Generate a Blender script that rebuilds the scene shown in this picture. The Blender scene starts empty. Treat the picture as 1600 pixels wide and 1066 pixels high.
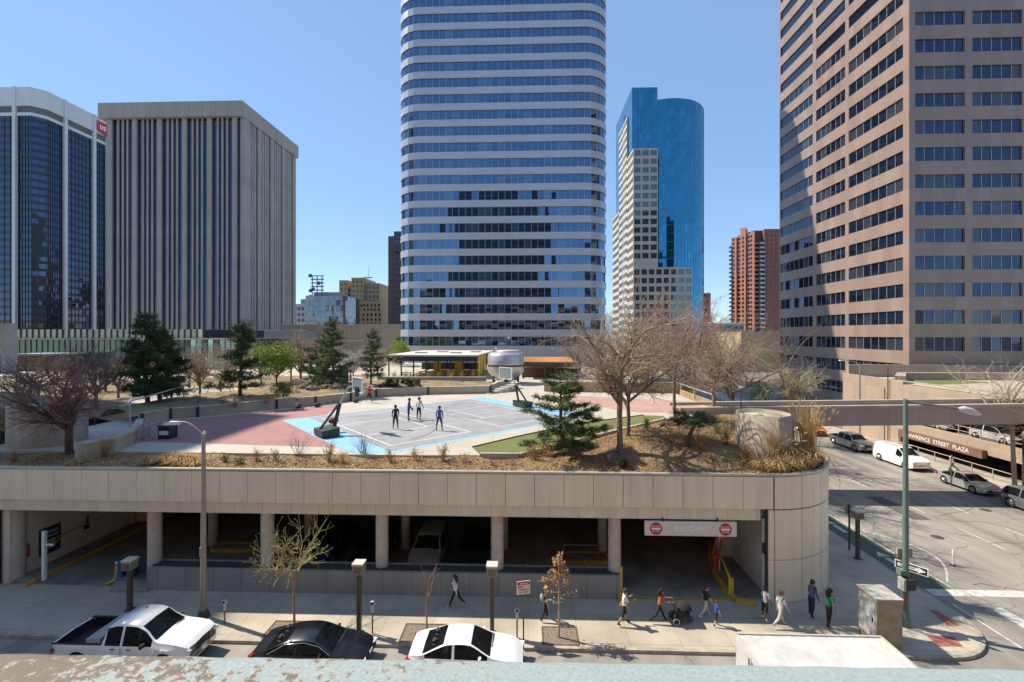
import bpy, bmesh, math, random
from mathutils import Vector, Matrix
R = math.radians
PI = math.pi
rnd = random.Random(7)
scn = bpy.context.scene
COL = scn.collection

# ------------------------------------------------------------------ camera
TH = math.atan(25 / 720.0)
CT, ST = math.cos(TH), math.sin(TH)
H = 14.1
F = 720.0
cam_d = bpy.data.cameras.new('camera')
cam_d.sensor_width = 36; cam_d.lens = 16.2; cam_d.shift_y = -11 / 1600
cam_d.clip_start = 0.1; cam_d.clip_end = 30000
cam_d.dof.use_dof = True; cam_d.dof.focus_distance = 45; cam_d.dof.aperture_fstop = 9
cam = bpy.data.objects.new('camera', cam_d); COL.objects.link(cam)
cam.location = (0, 0, H); cam.rotation_euler = (R(90), 0, TH)
scn.camera = cam

def G(px, py, z=0.0):
    """world point seen at photo pixel (px, py) on the level z"""
    d = F * (H - z) / (py - 522.0); l = (px - 800) / F * d
    return Vector((CT * l - ST * d, ST * l + CT * d, z))
def GD(px, py, d):
    """world point at photo pixel at camera depth d"""
    l = (px - 800) / F * d
    return Vector((CT * l - ST * d, ST * l + CT * d, H - (py - 522) * d / F))
def AX(px, y):
    """x of the point of plane Y=y seen in column px"""
    t = (px - 800) / F
    return y * (t * CT - ST) / (CT + t * ST)
def AZ(py, x, y):
    return H - (py - 522) * (-ST * x + CT * y) / F

# ------------------------------------------------------------------ materials
MATS = {}
def _n(nt, t, **kw):
    n = nt.nodes.new(t)
    for k, v in kw.items():
        if k in n.inputs: n.inputs[k].default_value = v
        else: setattr(n, k, v)
    return n
def base(name):
    m = bpy.data.materials.new(name); m.use_nodes = True
    nt = m.node_tree; b = nt.nodes['Principled BSDF']
    return m, nt, b
def c4(c): return (c[0], c[1], c[2], 1)
def M(name, col, rough=.75, var=.25, scale=2.0, metal=0, bump=0, col2=None, coat=0, spec=.5, detail=6, stretch=None, emit=None, big=0, oc=None):
    """plain procedural surface: two octaves of noise move the colour, optional bump"""
    if name in MATS: return MATS[name]
    m, nt, b = base(name)
    L = nt.links.new
    tc = _n(nt, 'ShaderNodeTexCoord')
    mp = _n(nt, 'ShaderNodeMapping')
    if stretch: mp.inputs['Scale'].default_value = stretch
    L(tc.outputs['Object'], mp.inputs['Vector'])
    nz = _n(nt, 'ShaderNodeTexNoise', Scale=scale, Detail=detail, Roughness=.6)
    L(mp.outputs['Vector'], nz.inputs['Vector'])
    rp = _n(nt, 'ShaderNodeValToRGB')
    c2 = col2 or tuple(x * (1 - var) for x in col)
    c1 = col if col2 else tuple(min(1, x * (1 + var * .6)) for x in col)
    rp.color_ramp.elements[0].position = .35; rp.color_ramp.elements[0].color = c4(c2)
    rp.color_ramp.elements[1].position = .65; rp.color_ramp.elements[1].color = c4(c1)
    L(nz.outputs['Fac'], rp.inputs['Fac'])
    out = rp.outputs['Color']
    if big:
        n2 = _n(nt, 'ShaderNodeTexNoise', Scale=scale * .13, Detail=3)
        L(mp.outputs['Vector'], n2.inputs['Vector'])
        mr = _n(nt, 'ShaderNodeMapRange'); mr.inputs[1].default_value = .3; mr.inputs[2].default_value = .7
        mr.inputs[3].default_value = 1 - big; mr.inputs[4].default_value = 1 + big * .5
        L(n2.outputs['Fac'], mr.inputs[0])
        vm = _n(nt, 'ShaderNodeVectorMath', operation='SCALE')
        L(out, vm.inputs[0]); L(mr.outputs[0], vm.inputs['Scale']); out = vm.outputs[0]
    L(out, b.inputs['Base Color'])
    b.inputs['Roughness'].default_value = rough; b.inputs['Metallic'].default_value = metal
    b.inputs['Specular IOR Level'].default_value = spec
    if coat: b.inputs['Coat Weight'].default_value = coat; b.inputs['Coat Roughness'].default_value = .04
    if bump:
        bp = _n(nt, 'ShaderNodeBump', Strength=bump, Distance=.05)
        L(nz.outputs['Fac'], bp.inputs['Height']); L(bp.outputs['Normal'], b.inputs['Normal'])
    if emit: b.inputs['Emission Color'].default_value = c4(emit); b.inputs['Emission Strength'].default_value = 1
    MATS[name] = m
    return m
def GLASS(name, tint, metal=.85, rough=.02, wob=.0, scale=.3, var=.15):
    """reflective tinted building glass"""
    if name in MATS: return MATS[name]
    m, nt, b = base(name); L = nt.links.new
    b.inputs['Metallic'].default_value = metal; b.inputs['Roughness'].default_value = rough
    tc = _n(nt, 'ShaderNodeTexCoord')
    nz = _n(nt, 'ShaderNodeTexNoise', Scale=scale, Detail=2)
    L(tc.outputs['Object'], nz.inputs['Vector'])
    rp = _n(nt, 'ShaderNodeValToRGB')
    rp.color_ramp.elements[0].position = .3; rp.color_ramp.elements[0].color = c4(tuple(x * (1 - var) for x in tint))
    rp.color_ramp.elements[1].position = .7; rp.color_ramp.elements[1].color = c4(tint)
    L(nz.outputs['Fac'], rp.inputs['Fac']); L(rp.outputs['Color'], b.inputs['Base Color'])
    if wob:
        n2 = _n(nt, 'ShaderNodeTexNoise', Scale=.9, Detail=1)
        L(tc.outputs['Object'], n2.inputs['Vector'])
        bp = _n(nt, 'ShaderNodeBump', Strength=wob, Distance=.1)
        L(n2.outputs['Fac'], bp.inputs['Height']); L(bp.outputs['Normal'], b.inputs['Normal'])
    MATS[name] = m
    return m
def PANEL(name, col, w, h, gap=.012, var=.12, rough=.5, axis='XZ', metal=0, off=0.0, mort=.45, fine=6, coat=0, stain=.12, ox=0, oz=0):
    """surface divided into slabs w x h with thin joints and a slight colour change per slab; weather streaks"""
    if name in MATS: return MATS[name]
    m, nt, b = base(name); L = nt.links.new
    tc = _n(nt, 'ShaderNodeTexCoord')
    sep = _n(nt, 'ShaderNodeSeparateXYZ'); L(tc.outputs['Object'], sep.inputs[0])
    cmb = _n(nt, 'ShaderNodeCombineXYZ')
    if axis == 'XZ+Y':
        ad = _n(nt, 'ShaderNodeMath', operation='ADD'); L(sep.outputs['X'], ad.inputs[0]); L(sep.outputs['Y'], ad.inputs[1])
        L(ad.outputs[0], cmb.inputs['X']); L(sep.outputs['Z'], cmb.inputs['Y'])
    else:
        L(sep.outputs[axis[0]], cmb.inputs['X']); L(sep.outputs[axis[1]], cmb.inputs['Y'])
    mp = _n(nt, 'ShaderNodeMapping'); mp.inputs['Location'].default_value = (ox, oz, 0)
    L(cmb.outputs[0], mp.inputs['Vector'])
    br = _n(nt, 'ShaderNodeTexBrick', offset=off, squash=1.0)
    br.inputs['Scale'].default_value = 1; br.inputs['Mortar Size'].default_value = gap; br.inputs['Mortar Smooth'].default_value = 0
    br.inputs['Brick Width'].default_value = w; br.inputs['Row Height'].default_value = h; br.inputs['Bias'].default_value = 0
    br.inputs['Color1'].default_value = c4(tuple(x * (1 - var) for x in col))
    br.inputs['Color2'].default_value = c4(tuple(min(1, x * (1 + var)) for x in col))
    br.inputs['Mortar'].default_value = c4(tuple(x * mort for x in col))
    L(mp.outputs[0], br.inputs['Vector'])
    nz = _n(nt, 'ShaderNodeTexNoise', Scale=.35, Detail=7, Roughness=.65)
    m2 = _n(nt, 'ShaderNodeMapping'); m2.inputs['Scale'].default_value = (fine * .35, fine * .35, fine * .1)
    L(tc.outputs['Object'], m2.inputs['Vector']); L(m2.outputs[0], nz.inputs['Vector'])
    mr = _n(nt, 'ShaderNodeMapRange'); mr.inputs[1].default_value = .3; mr.inputs[2].default_value = .7
    mr.inputs[3].default_value = 1 - stain; mr.inputs[4].default_value = 1 + stain * .6
    L(nz.outputs['Fac'], mr.inputs[0])
    vm = _n(nt, 'ShaderNodeVectorMath', operation='SCALE'); L(br.outputs['Color'], vm.inputs[0]); L(mr.outputs[0], vm.inputs['Scale'])
    L(vm.outputs[0], b.inputs['Base Color'])
    b.inputs['Roughness'].default_value = rough; b.inputs['Metallic'].default_value = metal
    if coat: b.inputs['Coat Weight'].default_value = coat; b.inputs['Coat Roughness'].default_value = .06
    MATS[name] = m
    return m

# ------------------------------------------------------------------ mesh builder
class MB:
    def __init__(s): s.v = []; s.f = []; s.m = []; s.sm = []
    def add(s, vs, fs, mi=0, smooth=False):
        o = len(s.v); s.v.extend(tuple(v) for v in vs)
        for f in fs: s.f.append(tuple(o + i for i in f)); s.m.append(mi); s.sm.append(smooth)
    def quad(s, a, b, c, d, mi=0): s.add([a, b, c, d], [(0, 1, 2, 3)], mi)
    def box(s, x0, x1, y0, y1, z0, z1, mi=0):
        if x0 > x1: x0, x1 = x1, x0
        if y0 > y1: y0, y1 = y1, y0
        s.add([(x0, y0, z0), (x1, y0, z0), (x1, y1, z0), (x0, y1, z0), (x0, y0, z1), (x1, y0, z1), (x1, y1, z1), (x0, y1, z1)],
              [(0, 3, 2, 1), (4, 5, 6, 7), (0, 1, 5, 4), (1, 2, 6, 5), (2, 3, 7, 6), (3, 0, 4, 7)], mi)
        return s
    def cbox(s, c, sz, mi=0, rz=0, b=0):
        x, y, z = c; a, bb, h = sz[0] / 2, sz[1] / 2, sz[2] / 2
        co, si = math.cos(rz), math.sin(rz)
        vs = []
        for (i, j, k) in [(-1, -1, -1), (1, -1, -1), (1, 1, -1), (-1, 1, -1), (-1, -1, 1), (1, -1, 1), (1, 1, 1), (-1, 1, 1)]:
            px, py = i * a, j * bb; vs.append((x + px * co - py * si, y + px * si + py * co, z + k * h))
        s.add(vs, [(0, 3, 2, 1), (4, 5, 6, 7), (0, 1, 5, 4), (1, 2, 6, 5), (2, 3, 7, 6), (3, 0, 4, 7)], mi); return s
    def prism(s, pts, z0, z1, mi=0, mi_top=None):
        n = len(pts)
        a = sum(pts[i][0] * pts[(i + 1) % n][1] - pts[(i + 1) % n][0] * pts[i][1] for i in range(n))
        if a < 0: pts = pts[::-1]
        z0s = z0 if isinstance(z0, (list, tuple)) else [z0] * n; z1s = z1 if isinstance(z1, (list, tuple)) else [z1] * n
        vs = [(p[0], p[1], z) for p, z in zip(pts, z0s)] + [(p[0], p[1], z) for p, z in zip(pts, z1s)]
        s.add(vs, [tuple(range(n - 1, -1, -1))] + [(i, (i + 1) % n, n + (i + 1) % n, n + i) for i in range(n)], mi)
        s.add([vs[n + i] for i in range(n)], [tuple(range(n))], mi if mi_top is None else mi_top); return s
    def ring(s, inner, outer, z0, z1, mi=0, closed=True):
        """wall strip between two outlines of equal count"""
        n = len(inner); k = n if closed else n - 1
        vs = [(p[0], p[1], z0) for p in outer] + [(p[0], p[1], z1) for p in outer] + [(p[0], p[1], z0) for p in inner] + [(p[0], p[1], z1) for p in inner]
        fs = []
        for i in range(k):
            j = (i + 1) % n
            fs += [(i, j, n + j, n + i), (n + i, n + j, 3 * n + j, 3 * n + i), (2 * n + j, 2 * n + i, 3 * n + i, 3 * n + j), (j, i, 2 * n + i, 2 * n + j)]
        if not closed: fs += [(0, n, 3 * n, 2 * n), (n - 1, 3 * n - 1, 4 * n - 1, 2 * n - 1)]
        s.add(vs, fs, mi); return s
    def tube(s, pts, r, n=8, mi=0, cap=True, smooth=True):
        """tube along points; r number or list"""
        pts = [Vector(p) for p in pts]; k = len(pts)
        rs = r if isinstance(r, (list, tuple)) else [r] * k
        vs = []; u = None
        for i, p in enumerate(pts):
            t = (pts[min(i + 1, k - 1)] - pts[max(i - 1, 0)])
            if t.length < 1e-9: t = Vector((0, 0, 1))
            t.normalize()
            if u is None:
                u = t.cross(Vector((0, 0, 1)));
                if u.length < .05: u = t.cross(Vector((1, 0, 0)))
            u = (u - t * u.dot(t))
            if u.length < 1e-6: u = t.orthogonal()
            u.normalize(); w = t.cross(u)
            for j in range(n):
                a = 2 * PI * j / n; vs.append(p + (u * math.cos(a) + w * math.sin(a)) * rs[i])
        fs = []
        for i in range(k - 1):
            for j in range(n):
                fs.append((i * n + j, i * n + (j + 1) % n, (i + 1) * n + (j + 1) % n, (i + 1) * n + j))
        s.add(vs, fs, mi, smooth)
        if cap:
            s.add(vs[:n], [tuple(range(n - 1, -1, -1))], mi); s.add(vs[-n:], [tuple(range(n))], mi)
        return s
    def bar(s, a, b, w, h=None, mi=0):
        """square bar between points"""
        return s.tube([a, b], w * .7071, 4, mi, True, False)
    def lathe(s, prof, c=(0, 0, 0), n=20, mi=0, smooth=True, axis='z'):
        k = len(prof); vs = []
        for (r, z) in prof:
            for j in range(n):
                a = 2 * PI * j / n; p = (r * math.cos(a), r * math.sin(a), z)
                if axis == 'y': p = (p[0], -p[2], p[1])
                if axis == 'x': p = (p[2], p[0], p[1])
                vs.append((c[0] + p[0], c[1] + p[1], c[2] + p[2]))
        fs = [(i * n + j, i * n + (j + 1) % n, (i + 1) * n + (j + 1) % n, (i + 1) * n + j) for i in range(k - 1) for j in range(n)]
        s.add(vs, fs, mi, smooth)
        s.add(vs[:n], [tuple(range(n - 1, -1, -1))], mi); s.add(vs[-n:], [tuple(range(n))], mi); return s
    def ball(s, c, r, mi=0, n=8, k=6, sq=(1, 1, 1)):
        vs = []; fs = []
        for i in range(k + 1):
            t = PI * i / k
            for j in range(n):
                a = 2 * PI * j / n
                vs.append((c[0] + r * sq[0] * math.sin(t) * math.cos(a), c[1] + r * sq[1] * math.sin(t) * math.sin(a), c[2] - r * sq[2] * math.cos(t)))
        for i in range(k):
            for j in range(n): fs.append((i * n + j, i * n + (j + 1) % n, (i + 1) * n + (j + 1) % n, (i + 1) * n + j))
        s.add(vs, fs, mi, True); return s
    def mesh(s, name, mats):
        me = bpy.data.meshes.new(name); me.from_pydata(s.v, [], s.f)
        for m in (mats if isinstance(mats, (list, tuple)) else [mats]): me.materials.append(m)
        me.polygons.foreach_set('material_index', s.m); me.polygons.foreach_set('use_smooth', s.sm)
        me.update(); return me
    def build(s, name, mats, parent=None, loc=None, rz=0):
        return put(name, s.mesh(name, mats), parent, loc, rz)
PAR = {}
def own(o, parent):
    if parent: o.parent = parent; PAR.setdefault(parent.name, []).append(o)
def put(name, me, parent=None, loc=None, rz=0):
    o = bpy.data.objects.new(name, me); COL.objects.link(o)
    own(o, parent)
    if loc is not None: o.location = loc
    if rz: o.rotation_euler = (0, 0, rz)
    return o
def tag(o, label=None, cat=None, group=None, kind=None):
    if label: o['label'] = label
    if cat: o['category'] = cat
    if group: o['group'] = group
    if kind: o['kind'] = kind
    return o
def thing(name, label, cat, loc=(0, 0, 0), rz=0, group=None):
    o = bpy.data.objects.new(name, None); COL.objects.link(o); o.empty_display_size = .3
    o.location = loc; o.rotation_euler = (0, 0, rz)
    return tag(o, label, cat, group)
def S(o): o['kind'] = 'structure'; return o
def dup(root, loc, rz=None, label=None, scale=None):
    def cp(o, par):
        c = o.copy(); COL.objects.link(c)
        own(c, par)
        for ch in KIDS(o): cp(ch, c)
        return c
    r = cp(root, None); r.location = loc
    if rz is not None: r.rotation_euler = (0, 0, rz)
    if scale: r.scale = (scale,) * 3 if not isinstance(scale, tuple) else scale
    if label: r['label'] = label
    return r
def KIDS(o): return PAR.get(o.name, [])
def text_mesh(txt, size, depth=.005, align='CENTER', bold=0):
    cu = bpy.data.curves.new('lettering', 'FONT'); cu.body = txt; cu.size = size; cu.extrude = depth; cu.align_x = align; cu.align_y = 'CENTER'; cu.offset = bold
    o = bpy.data.objects.new('lettering', cu); COL.objects.link(o)
    dg = bpy.context.evaluated_depsgraph_get(); me = bpy.data.meshes.new_from_object(o.evaluated_get(dg))
    bpy.data.objects.remove(o); bpy.data.curves.remove(cu); return me
def text(name, txt, size, mat, parent, loc, rot, depth=.004, bold=0, align='CENTER'):
    me = text_mesh(txt, size, depth, align, bold); me.materials.clear(); me.materials.append(mat)
    o = bpy.data.objects.new(name, me); COL.objects.link(o)
    own(o, parent)
    o.location = loc; o.rotation_euler = rot; return o
FRONT = (R(90), 0, 0)          # lettering that faces the -Y side

# common materials
white_m = M('white_paint_metal', (.8, .8, .78), .4, .05)
black_m = M('black_metal', (.02, .02, .022), .45, .2)
grey_m = M('galvanised_metal', (.38, .38, .36), .45, .15, metal=.5)
dgrey_m = M('dark_bronze_metal', (.06, .055, .05), .5, .2)
yellow_m = M('yellow_safety_paint', (.75, .5, .03), .5, .2, 4, col2=(.6, .36, .02))
curb_y = M('worn_yellow_paint', (.62, .36, .03), .7, .3, 5, col2=(.4, .24, .06))
conc_m = M('pale_concrete', (.46, .41, .34), .85, .2, 1.5, bump=.15, big=.2)
conc_d = M('weathered_concrete', (.36, .32, .27), .9, .3, 1.2, bump=.2, big=.25)
red_m = M('red_paint', (.5, .03, .03), .5, .15)
blue_m = M('blue_paint', (.02, .05, .22), .5, .15)
# ================================================================== ground, streets, pavements
def asphalt():
    m, nt, b = base('asphalt'); L = nt.links.new
    tc = _n(nt, 'ShaderNodeTexCoord')
    n1 = _n(nt, 'ShaderNodeTexNoise', Scale=.12, Detail=5); L(tc.outputs['Object'], n1.inputs['Vector'])
    mp = _n(nt, 'ShaderNodeMapping'); mp.inputs['Scale'].default_value = (1.4, .06, 1); L(tc.outputs['Object'], mp.inputs['Vector'])
    n2 = _n(nt, 'ShaderNodeTexNoise', Scale=.6, Detail=4); L(mp.outputs[0], n2.inputs['Vector'])
    n3 = _n(nt, 'ShaderNodeTexNoise', Scale=30, Detail=2); L(tc.outputs['Object'], n3.inputs['Vector'])
    wv = _n(nt, 'ShaderNodeTexVoronoi', feature='DISTANCE_TO_EDGE', Scale=.16)
    n4 = _n(nt, 'ShaderNodeTexNoise', Scale=1.1, Detail=3); L(tc.outputs['Object'], n4.inputs['Vector'])
    ad = _n(nt, 'ShaderNodeVectorMath', operation='MULTIPLY_ADD'); ad.inputs[1].default_value = (1.2, 1.2, 0)
    L(n4.outputs['Color'], ad.inputs[0]); L(tc.outputs['Object'], ad.inputs[2]); L(ad.outputs[0], wv.inputs['Vector'])
    cr = _n(nt, 'ShaderNodeMath', operation='LESS_THAN'); cr.inputs[1].default_value = .0022; L(wv.outputs['Distance'], cr.inputs[0])
    s1 = _n(nt, 'ShaderNodeMath', operation='ADD'); L(n1.outputs['Fac'], s1.inputs[0]); L(n2.outputs['Fac'], s1.inputs[1])
    s2 = _n(nt, 'ShaderNodeMath', operation='MULTIPLY_ADD'); s2.inputs[1].default_value = .35; L(n3.outputs['Fac'], s2.inputs[0]); L(s1.outputs[0], s2.inputs[2])
    rp = _n(nt, 'ShaderNodeValToRGB')
    rp.color_ramp.elements[0].position = .75 / 1.6; rp.color_ramp.elements[0].color = (.125, .115, .10, 1)
    rp.color_ramp.elements[1].position = 1.4 / 1.6; rp.color_ramp.elements[1].color = (.33, .30, .26, 1)
    dv = _n(nt, 'ShaderNodeMath', operation='MULTIPLY'); dv.inputs[1].default_value = 1 / 1.6; L(s2.outputs[0], dv.inputs[0]); L(dv.outputs[0], rp.inputs['Fac'])
    mx = _n(nt, 'ShaderNodeMix', data_type='RGBA'); mx.inputs['B'].default_value = (.12, .11, .10, 1)
    L(cr.outputs[0], mx.inputs['Factor']); L(rp.outputs['Color'], mx.inputs['A']); L(mx.outputs['Result'], b.inputs['Base Color'])
    b.inputs['Roughness'].default_value = .85
    bp = _n(nt, 'ShaderNodeBump', Strength=.3, Distance=.02); L(n3.outputs['Fac'], bp.inputs['Height']); L(bp.outputs['Normal'], b.inputs['Normal'])
    return m
asphalt_m = asphalt()
paint_m = M('worn_road_paint', (.66, .65, .6), .7, .3, 4, col2=(.4, .38, .35))
green_m = M('green_bike_lane', (.09, .145, .085), .85, .4, 2, col2=(.085, .105, .08))
walk_m = PANEL('sidewalk_concrete', (.43, .375, .30), 2.3, 2.1, .014, .05, .85, 'XY', mort=.62, stain=.28, fine=3, oz=.1)
walk2_m = PANEL('side_sidewalk_concrete', (.40, .36, .31), 1.4, 1.5, .02, .07, .85, 'XY', mort=.55, stain=.2, fine=3)
curb_m = M('curb_concrete', (.38, .33, .27), .9, .3, 2)
gr = MB(); gr.quad((-9000, -3000, -.06), (9000, -3000, -.06), (9000, 14000, -.06), (-9000, 14000, -.06))
S(gr.build('ground', M('city_ground', (.24, .22, .19), .9, .3, .05)))
st = MB()
st.quad((-200, 1.5, 0), (200, 1.5, 0), (200, 20.9, 0), (-200, 20.9, 0))
st.quad((18, 20.9, 0), (41.6, 20.9, 0), (41.6, 260, 0), (18, 260, 0))
st.quad((-97, 20.9, 0), (-60, 20.9, 0), (-60, 260, 0), (-97, 260, 0))
S(st.build('street', asphalt_m))
def arc(cx, cy, r, a0, a1, n): return [(cx + r * math.cos(R(a0 + (a1 - a0) * i / n)), cy + r * math.sin(R(a0 + (a1 - a0) * i / n))) for i in range(n + 1)]
XR = 17.8; YF = 24.4
corner = arc(18.3, 23.7, 3.2, -90, 0, 10)
corner_in = arc(18.3, 23.7, 3.02, -90, 0, 10)
sw = MB(); sw.prism([(-56, 20.68)] + corner_in + [(21.32, 115), (15, 115), (15, 27.5), (-56, 27.5)], -.05, .15)
S(sw.build('sidewalk', walk_m))
cb = MB(); cb.ring([(-56, 20.685)] + corner_in + [(21.325, 115)], [(-56, 20.5)] + corner + [(21.5, 115)], -.05, .154, 0, False)
S(cb.build('curb', curb_m))
sw2 = MB(); sw2.prism([(41.4, 21), (46, 21), (46, 120), (41.4, 120)], -.05, .15)
S(sw2.build('far_sidewalk', walk2_m))
cb = MB(); cb.box(41.2, 41.4, 21, 120, -.05, .154); S(cb.build('far_curb', curb_m))
sw3 = MB(); sw3.prism([(-60, 20.9), (-34.3, 20.9), (-34.3, 260), (-60, 260)], -.05, .15); S(sw3.build('left_sidewalk', walk2_m))
# painted markings, 4 mm above the asphalt
mk = MB()
def mark(x0, x1, y0, y1, z=.004, mb=None): (mb or mk).quad((x0, y0, z), (x1, y0, z), (x1, y1, z), (x0, y1, z))
for x in (31.2, 34.6):
    for k in range(9): mark(x - .06, x + .06, 31.2 + 6.15 * k, 34.6 + 6.15 * k)
for k in range(5): mark(23.75 + 2.35 * k, 24.4 + 2.35 * k, 19.6, 24.6)
mark(21.9, 41, 25.6, 26.25)
for i in range(14):      # buffer line of the bike lane, curving in towards the corner
    def bx(t): return 23.7 + 1.5 * max(0, (t - .35)) ** 1.3 * 0 + (2.3 * math.sin(min(1, max(0, (.8 - t) / .8)) * PI) * .9)
    t0, t1 = i / 14, (i + 1) / 14
    y0, y1 = 27 + 9 * t0, 27 + 9 * t1
    mk.quad((bx(t0), y0, .004), (bx(t0) + .13, y0, .004), (bx(t1) + .13, y1, .004), (bx(t1), y1, .004))
mark(23.45, 23.57, 26.3, 100)
mark(22.1, 22.2, 19.4, 24.8)
S(mk.build('road_markings', paint_m))
bl = MB(); mark(21.75, 23.4, 26.3, 41, .004, bl); S(bl.build('bike_lane', green_m))
bs = MB()
for y in (28.5, 33.5): 
    mark(22.4, 22.75, y, y + 1.3, .008, bs)
    bs.add([(22.2, y + 1.5, .008), (22.95, y + 1.5, .008), (22.58, y + 2.2, .008)], [(0, 1, 2)])
S(bs.build('lane_arrows', paint_m))
tac = M('red_tactile_paving', (.40, .13, .095), .85, .4, 6, col2=(.25, .085, .065))
def pad(name, pts, z, mat): 
    m = MB(); n = len(pts); m.add([(p[0], p[1], z) for p in pts], [tuple(range(n))]); return S(m.build(name, mat))
def ccw(pts): 
    a = sum(pts[i][0] * pts[(i + 1) % len(pts)][1] - pts[(i + 1) % len(pts)][0] * pts[i][1] for i in range(len(pts)))
    return pts if a > 0 else pts[::-1]
for q in ([(1452, 953), (1466, 955), (1500, 978), (1480, 977)], [(1448, 993), (1490, 995), (1505, 1010), (1466, 1010)]):
    pad('tactile_paving', ccw([G(x, y, .158) for x, y in q]), .158, tac)
# tree pits in the front sidewalk
gravel = M('brown_gravel', (.30, .25, .2), .95, .6, 14, bump=.6, col2=(.1, .075, .055))
for px0, px1, ya, yb in ((432, 495, 967, 986), (636, 696, 973, 992), (848, 899, 979, 1003)):
    a, c = G(px0, yb, .15), G(px1, ya, .15)
    y0, y1 = 20.75, 21.95
    x0 = AX((px0 + 0), y1); x1 = AX(px1, y1)
    pad('tree_pit', [(x0, y0), (x1, y0), (x1, y1), (x0, y1)], .156, gravel)
    fr = MB(); fr.ring([(x0, y0), (x1, y0), (x1, y1), (x0, y1)], [(x0 - .06, y0 - .05), (x1 + .06, y0 - .05), (x1 + .06, y1 + .06), (x0 - .06, y1 + .06)], .14, .175)
    S(fr.build('tree_pit_edge', M('rusty_steel', (.14, .085, .05), .8, .4, 6)))
iron = M('cast_iron', (.07, .065, .06), .7, .3, 8)
for (x, y) in ((28.4, 33.0), (33.2, 47.5), (26.3, 52), (36.6, 38.2), (-4, 14), (24.8, 17.2)):
    mh = MB(); mh.lathe([(.38, .003), (.36, .012), (.02, .014)], (x, y, 0), 20); S(mh.build('manhole_cover', iron))
tar = M('tar_seal', (.055, .052, .05), .6, .3, 5); tm = MB(); rt = random.Random(11)
for i in range(26):      # wandering seams of tar and darker repair patches
    x, y, a = rt.uniform(23.8, 40), rt.uniform(22, 75), rt.choice((0, 1.57)) + rt.gauss(0, .25)
    for k in range(rt.randint(4, 9)):
        a += rt.gauss(0, .3); x2, y2 = x + .6 * math.cos(a), y + .6 * math.sin(a); nx_, ny_ = -math.sin(a) * .022, math.cos(a) * .022
        tm.quad((x - nx_, y - ny_, .006), (x2 - nx_, y2 - ny_, .006), (x2 + nx_, y2 + ny_, .006), (x + nx_, y + ny_, .006)); x, y = x2, y2
S(tm.build('tar_seams', tar))
pm = MB()
for (x0, x1, y0, y1) in ((25.5, 27.9, 44, 49.5), (35.2, 38.5, 29, 31.2), (29.2, 30.6, 36, 41)): mark(x0, x1, y0, y1, .003, pm)
S(pm.build('asphalt_patches', M('repair_asphalt', (.115, .11, .10), .9, .25, 3)))
# mountains on the horizon
ridge = MB()
def ridge_strip(y, x0, x1, n, hf, dz):
    vs = []
    for i in range(n + 1):
        x = x0 + (x1 - x0) * i / n; h = hf(x)
        vs += [(x, y - dz, -20), (x + 30 * math.sin(i * 2.1), y, h * .62), (x, y + dz, h), (x, y + 3 * dz, -20)]
    fs = []
    for i in range(n):
        for j in range(3): fs.append((4 * i + j, 4 * i + 4 + j, 4 * i + 5 + j, 4 * i + 1 + j))
    ridge.add(vs, fs, 0, True)
ridge_strip(12500, -9000, 9000, 180, lambda x: 400 + 90 * math.sin(x * .0011) + 60 * math.sin(x * .0031 + 1) + 35 * math.sin(x * .009), 700)
S(ridge.build('mountains', M('haze_tinted_mountain', (.22, .27, .33), .95, .3, .002)))  # distance haze is put into the blue grey colour

# ================================================================== parking garage under the plaza
panel_m = M('beige_metal_panel', (.80, .71, .56), .45, .08, .7, metal=.15, big=.07, stretch=(2.2, 2.2, .22))
def drip_stains(m):
    """narrow run-off stains of uneven length, as rain leaves on metal panels"""
    nt = m.node_tree; L = nt.links.new; b = nt.nodes['Principled BSDF']; src = b.inputs['Base Color'].links[0].from_socket
    tc = _n(nt, 'ShaderNodeTexCoord'); mp = _n(nt, 'ShaderNodeMapping'); mp.inputs['Scale'].default_value = (3.2, 3.2, .16); L(tc.outputs['Object'], mp.inputs['Vector'])
    n1 = _n(nt, 'ShaderNodeTexNoise', Scale=1.9, Detail=5, Roughness=.7); L(mp.outputs[0], n1.inputs['Vector'])
    mr = _n(nt, 'ShaderNodeMapRange'); mr.inputs[1].default_value = .56; mr.inputs[2].default_value = .72; mr.inputs[3].default_value = 1; mr.inputs[4].default_value = .85; L(n1.outputs['Fac'], mr.inputs[0])
    vm = _n(nt, 'ShaderNodeVectorMath', operation='SCALE'); L(src, vm.inputs[0]); L(mr.outputs[0], vm.inputs['Scale']); L(vm.outputs[0], b.inputs['Base Color'])
drip_stains(panel_m)
panel_gap = M('panel_joint', (.09, .08, .07), .8, .2)
beam_m = M('beam_metal_panel', (.72, .62, .47), .48, .10, .7, metal=.15, stretch=(2.2, 2.2, .3))
coping_m = M('coping_metal', (.52, .49, .43), .4, .12, 2, metal=.3)
lowwall_m = PANEL('low_wall_panel', (.30, .29, .275), 1.55, 3, .014, .05, .6, 'XZ', stain=.18, fine=8, oz=1)
colm = M('column_concrete', (.58, .50, .41), .8, .15, 3, bump=.08, big=.12)
garage_floor_m = M('garage_floor_concrete', (.27, .245, .215), .8, .35, .5, big=.3)
innerwall_m = M('painted_inner_wall', (.66, .60, .53), .75, .12, .8, big=.1)
dark_in = M('garage_inside_concrete', (.36, .31, .26), .9, .3, .6)
gar = thing('parking_garage', 'beige panelled open parking garage carrying the plaza on its roof', 'building', (0, 0, 0))
XL = -28.95
pn = MB(); pn.box(XL - 5, XR - 5, YF + .06, YF + .3, 4.98, 6.70, 1)
x = XL - 5 + .2; k = 0
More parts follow.
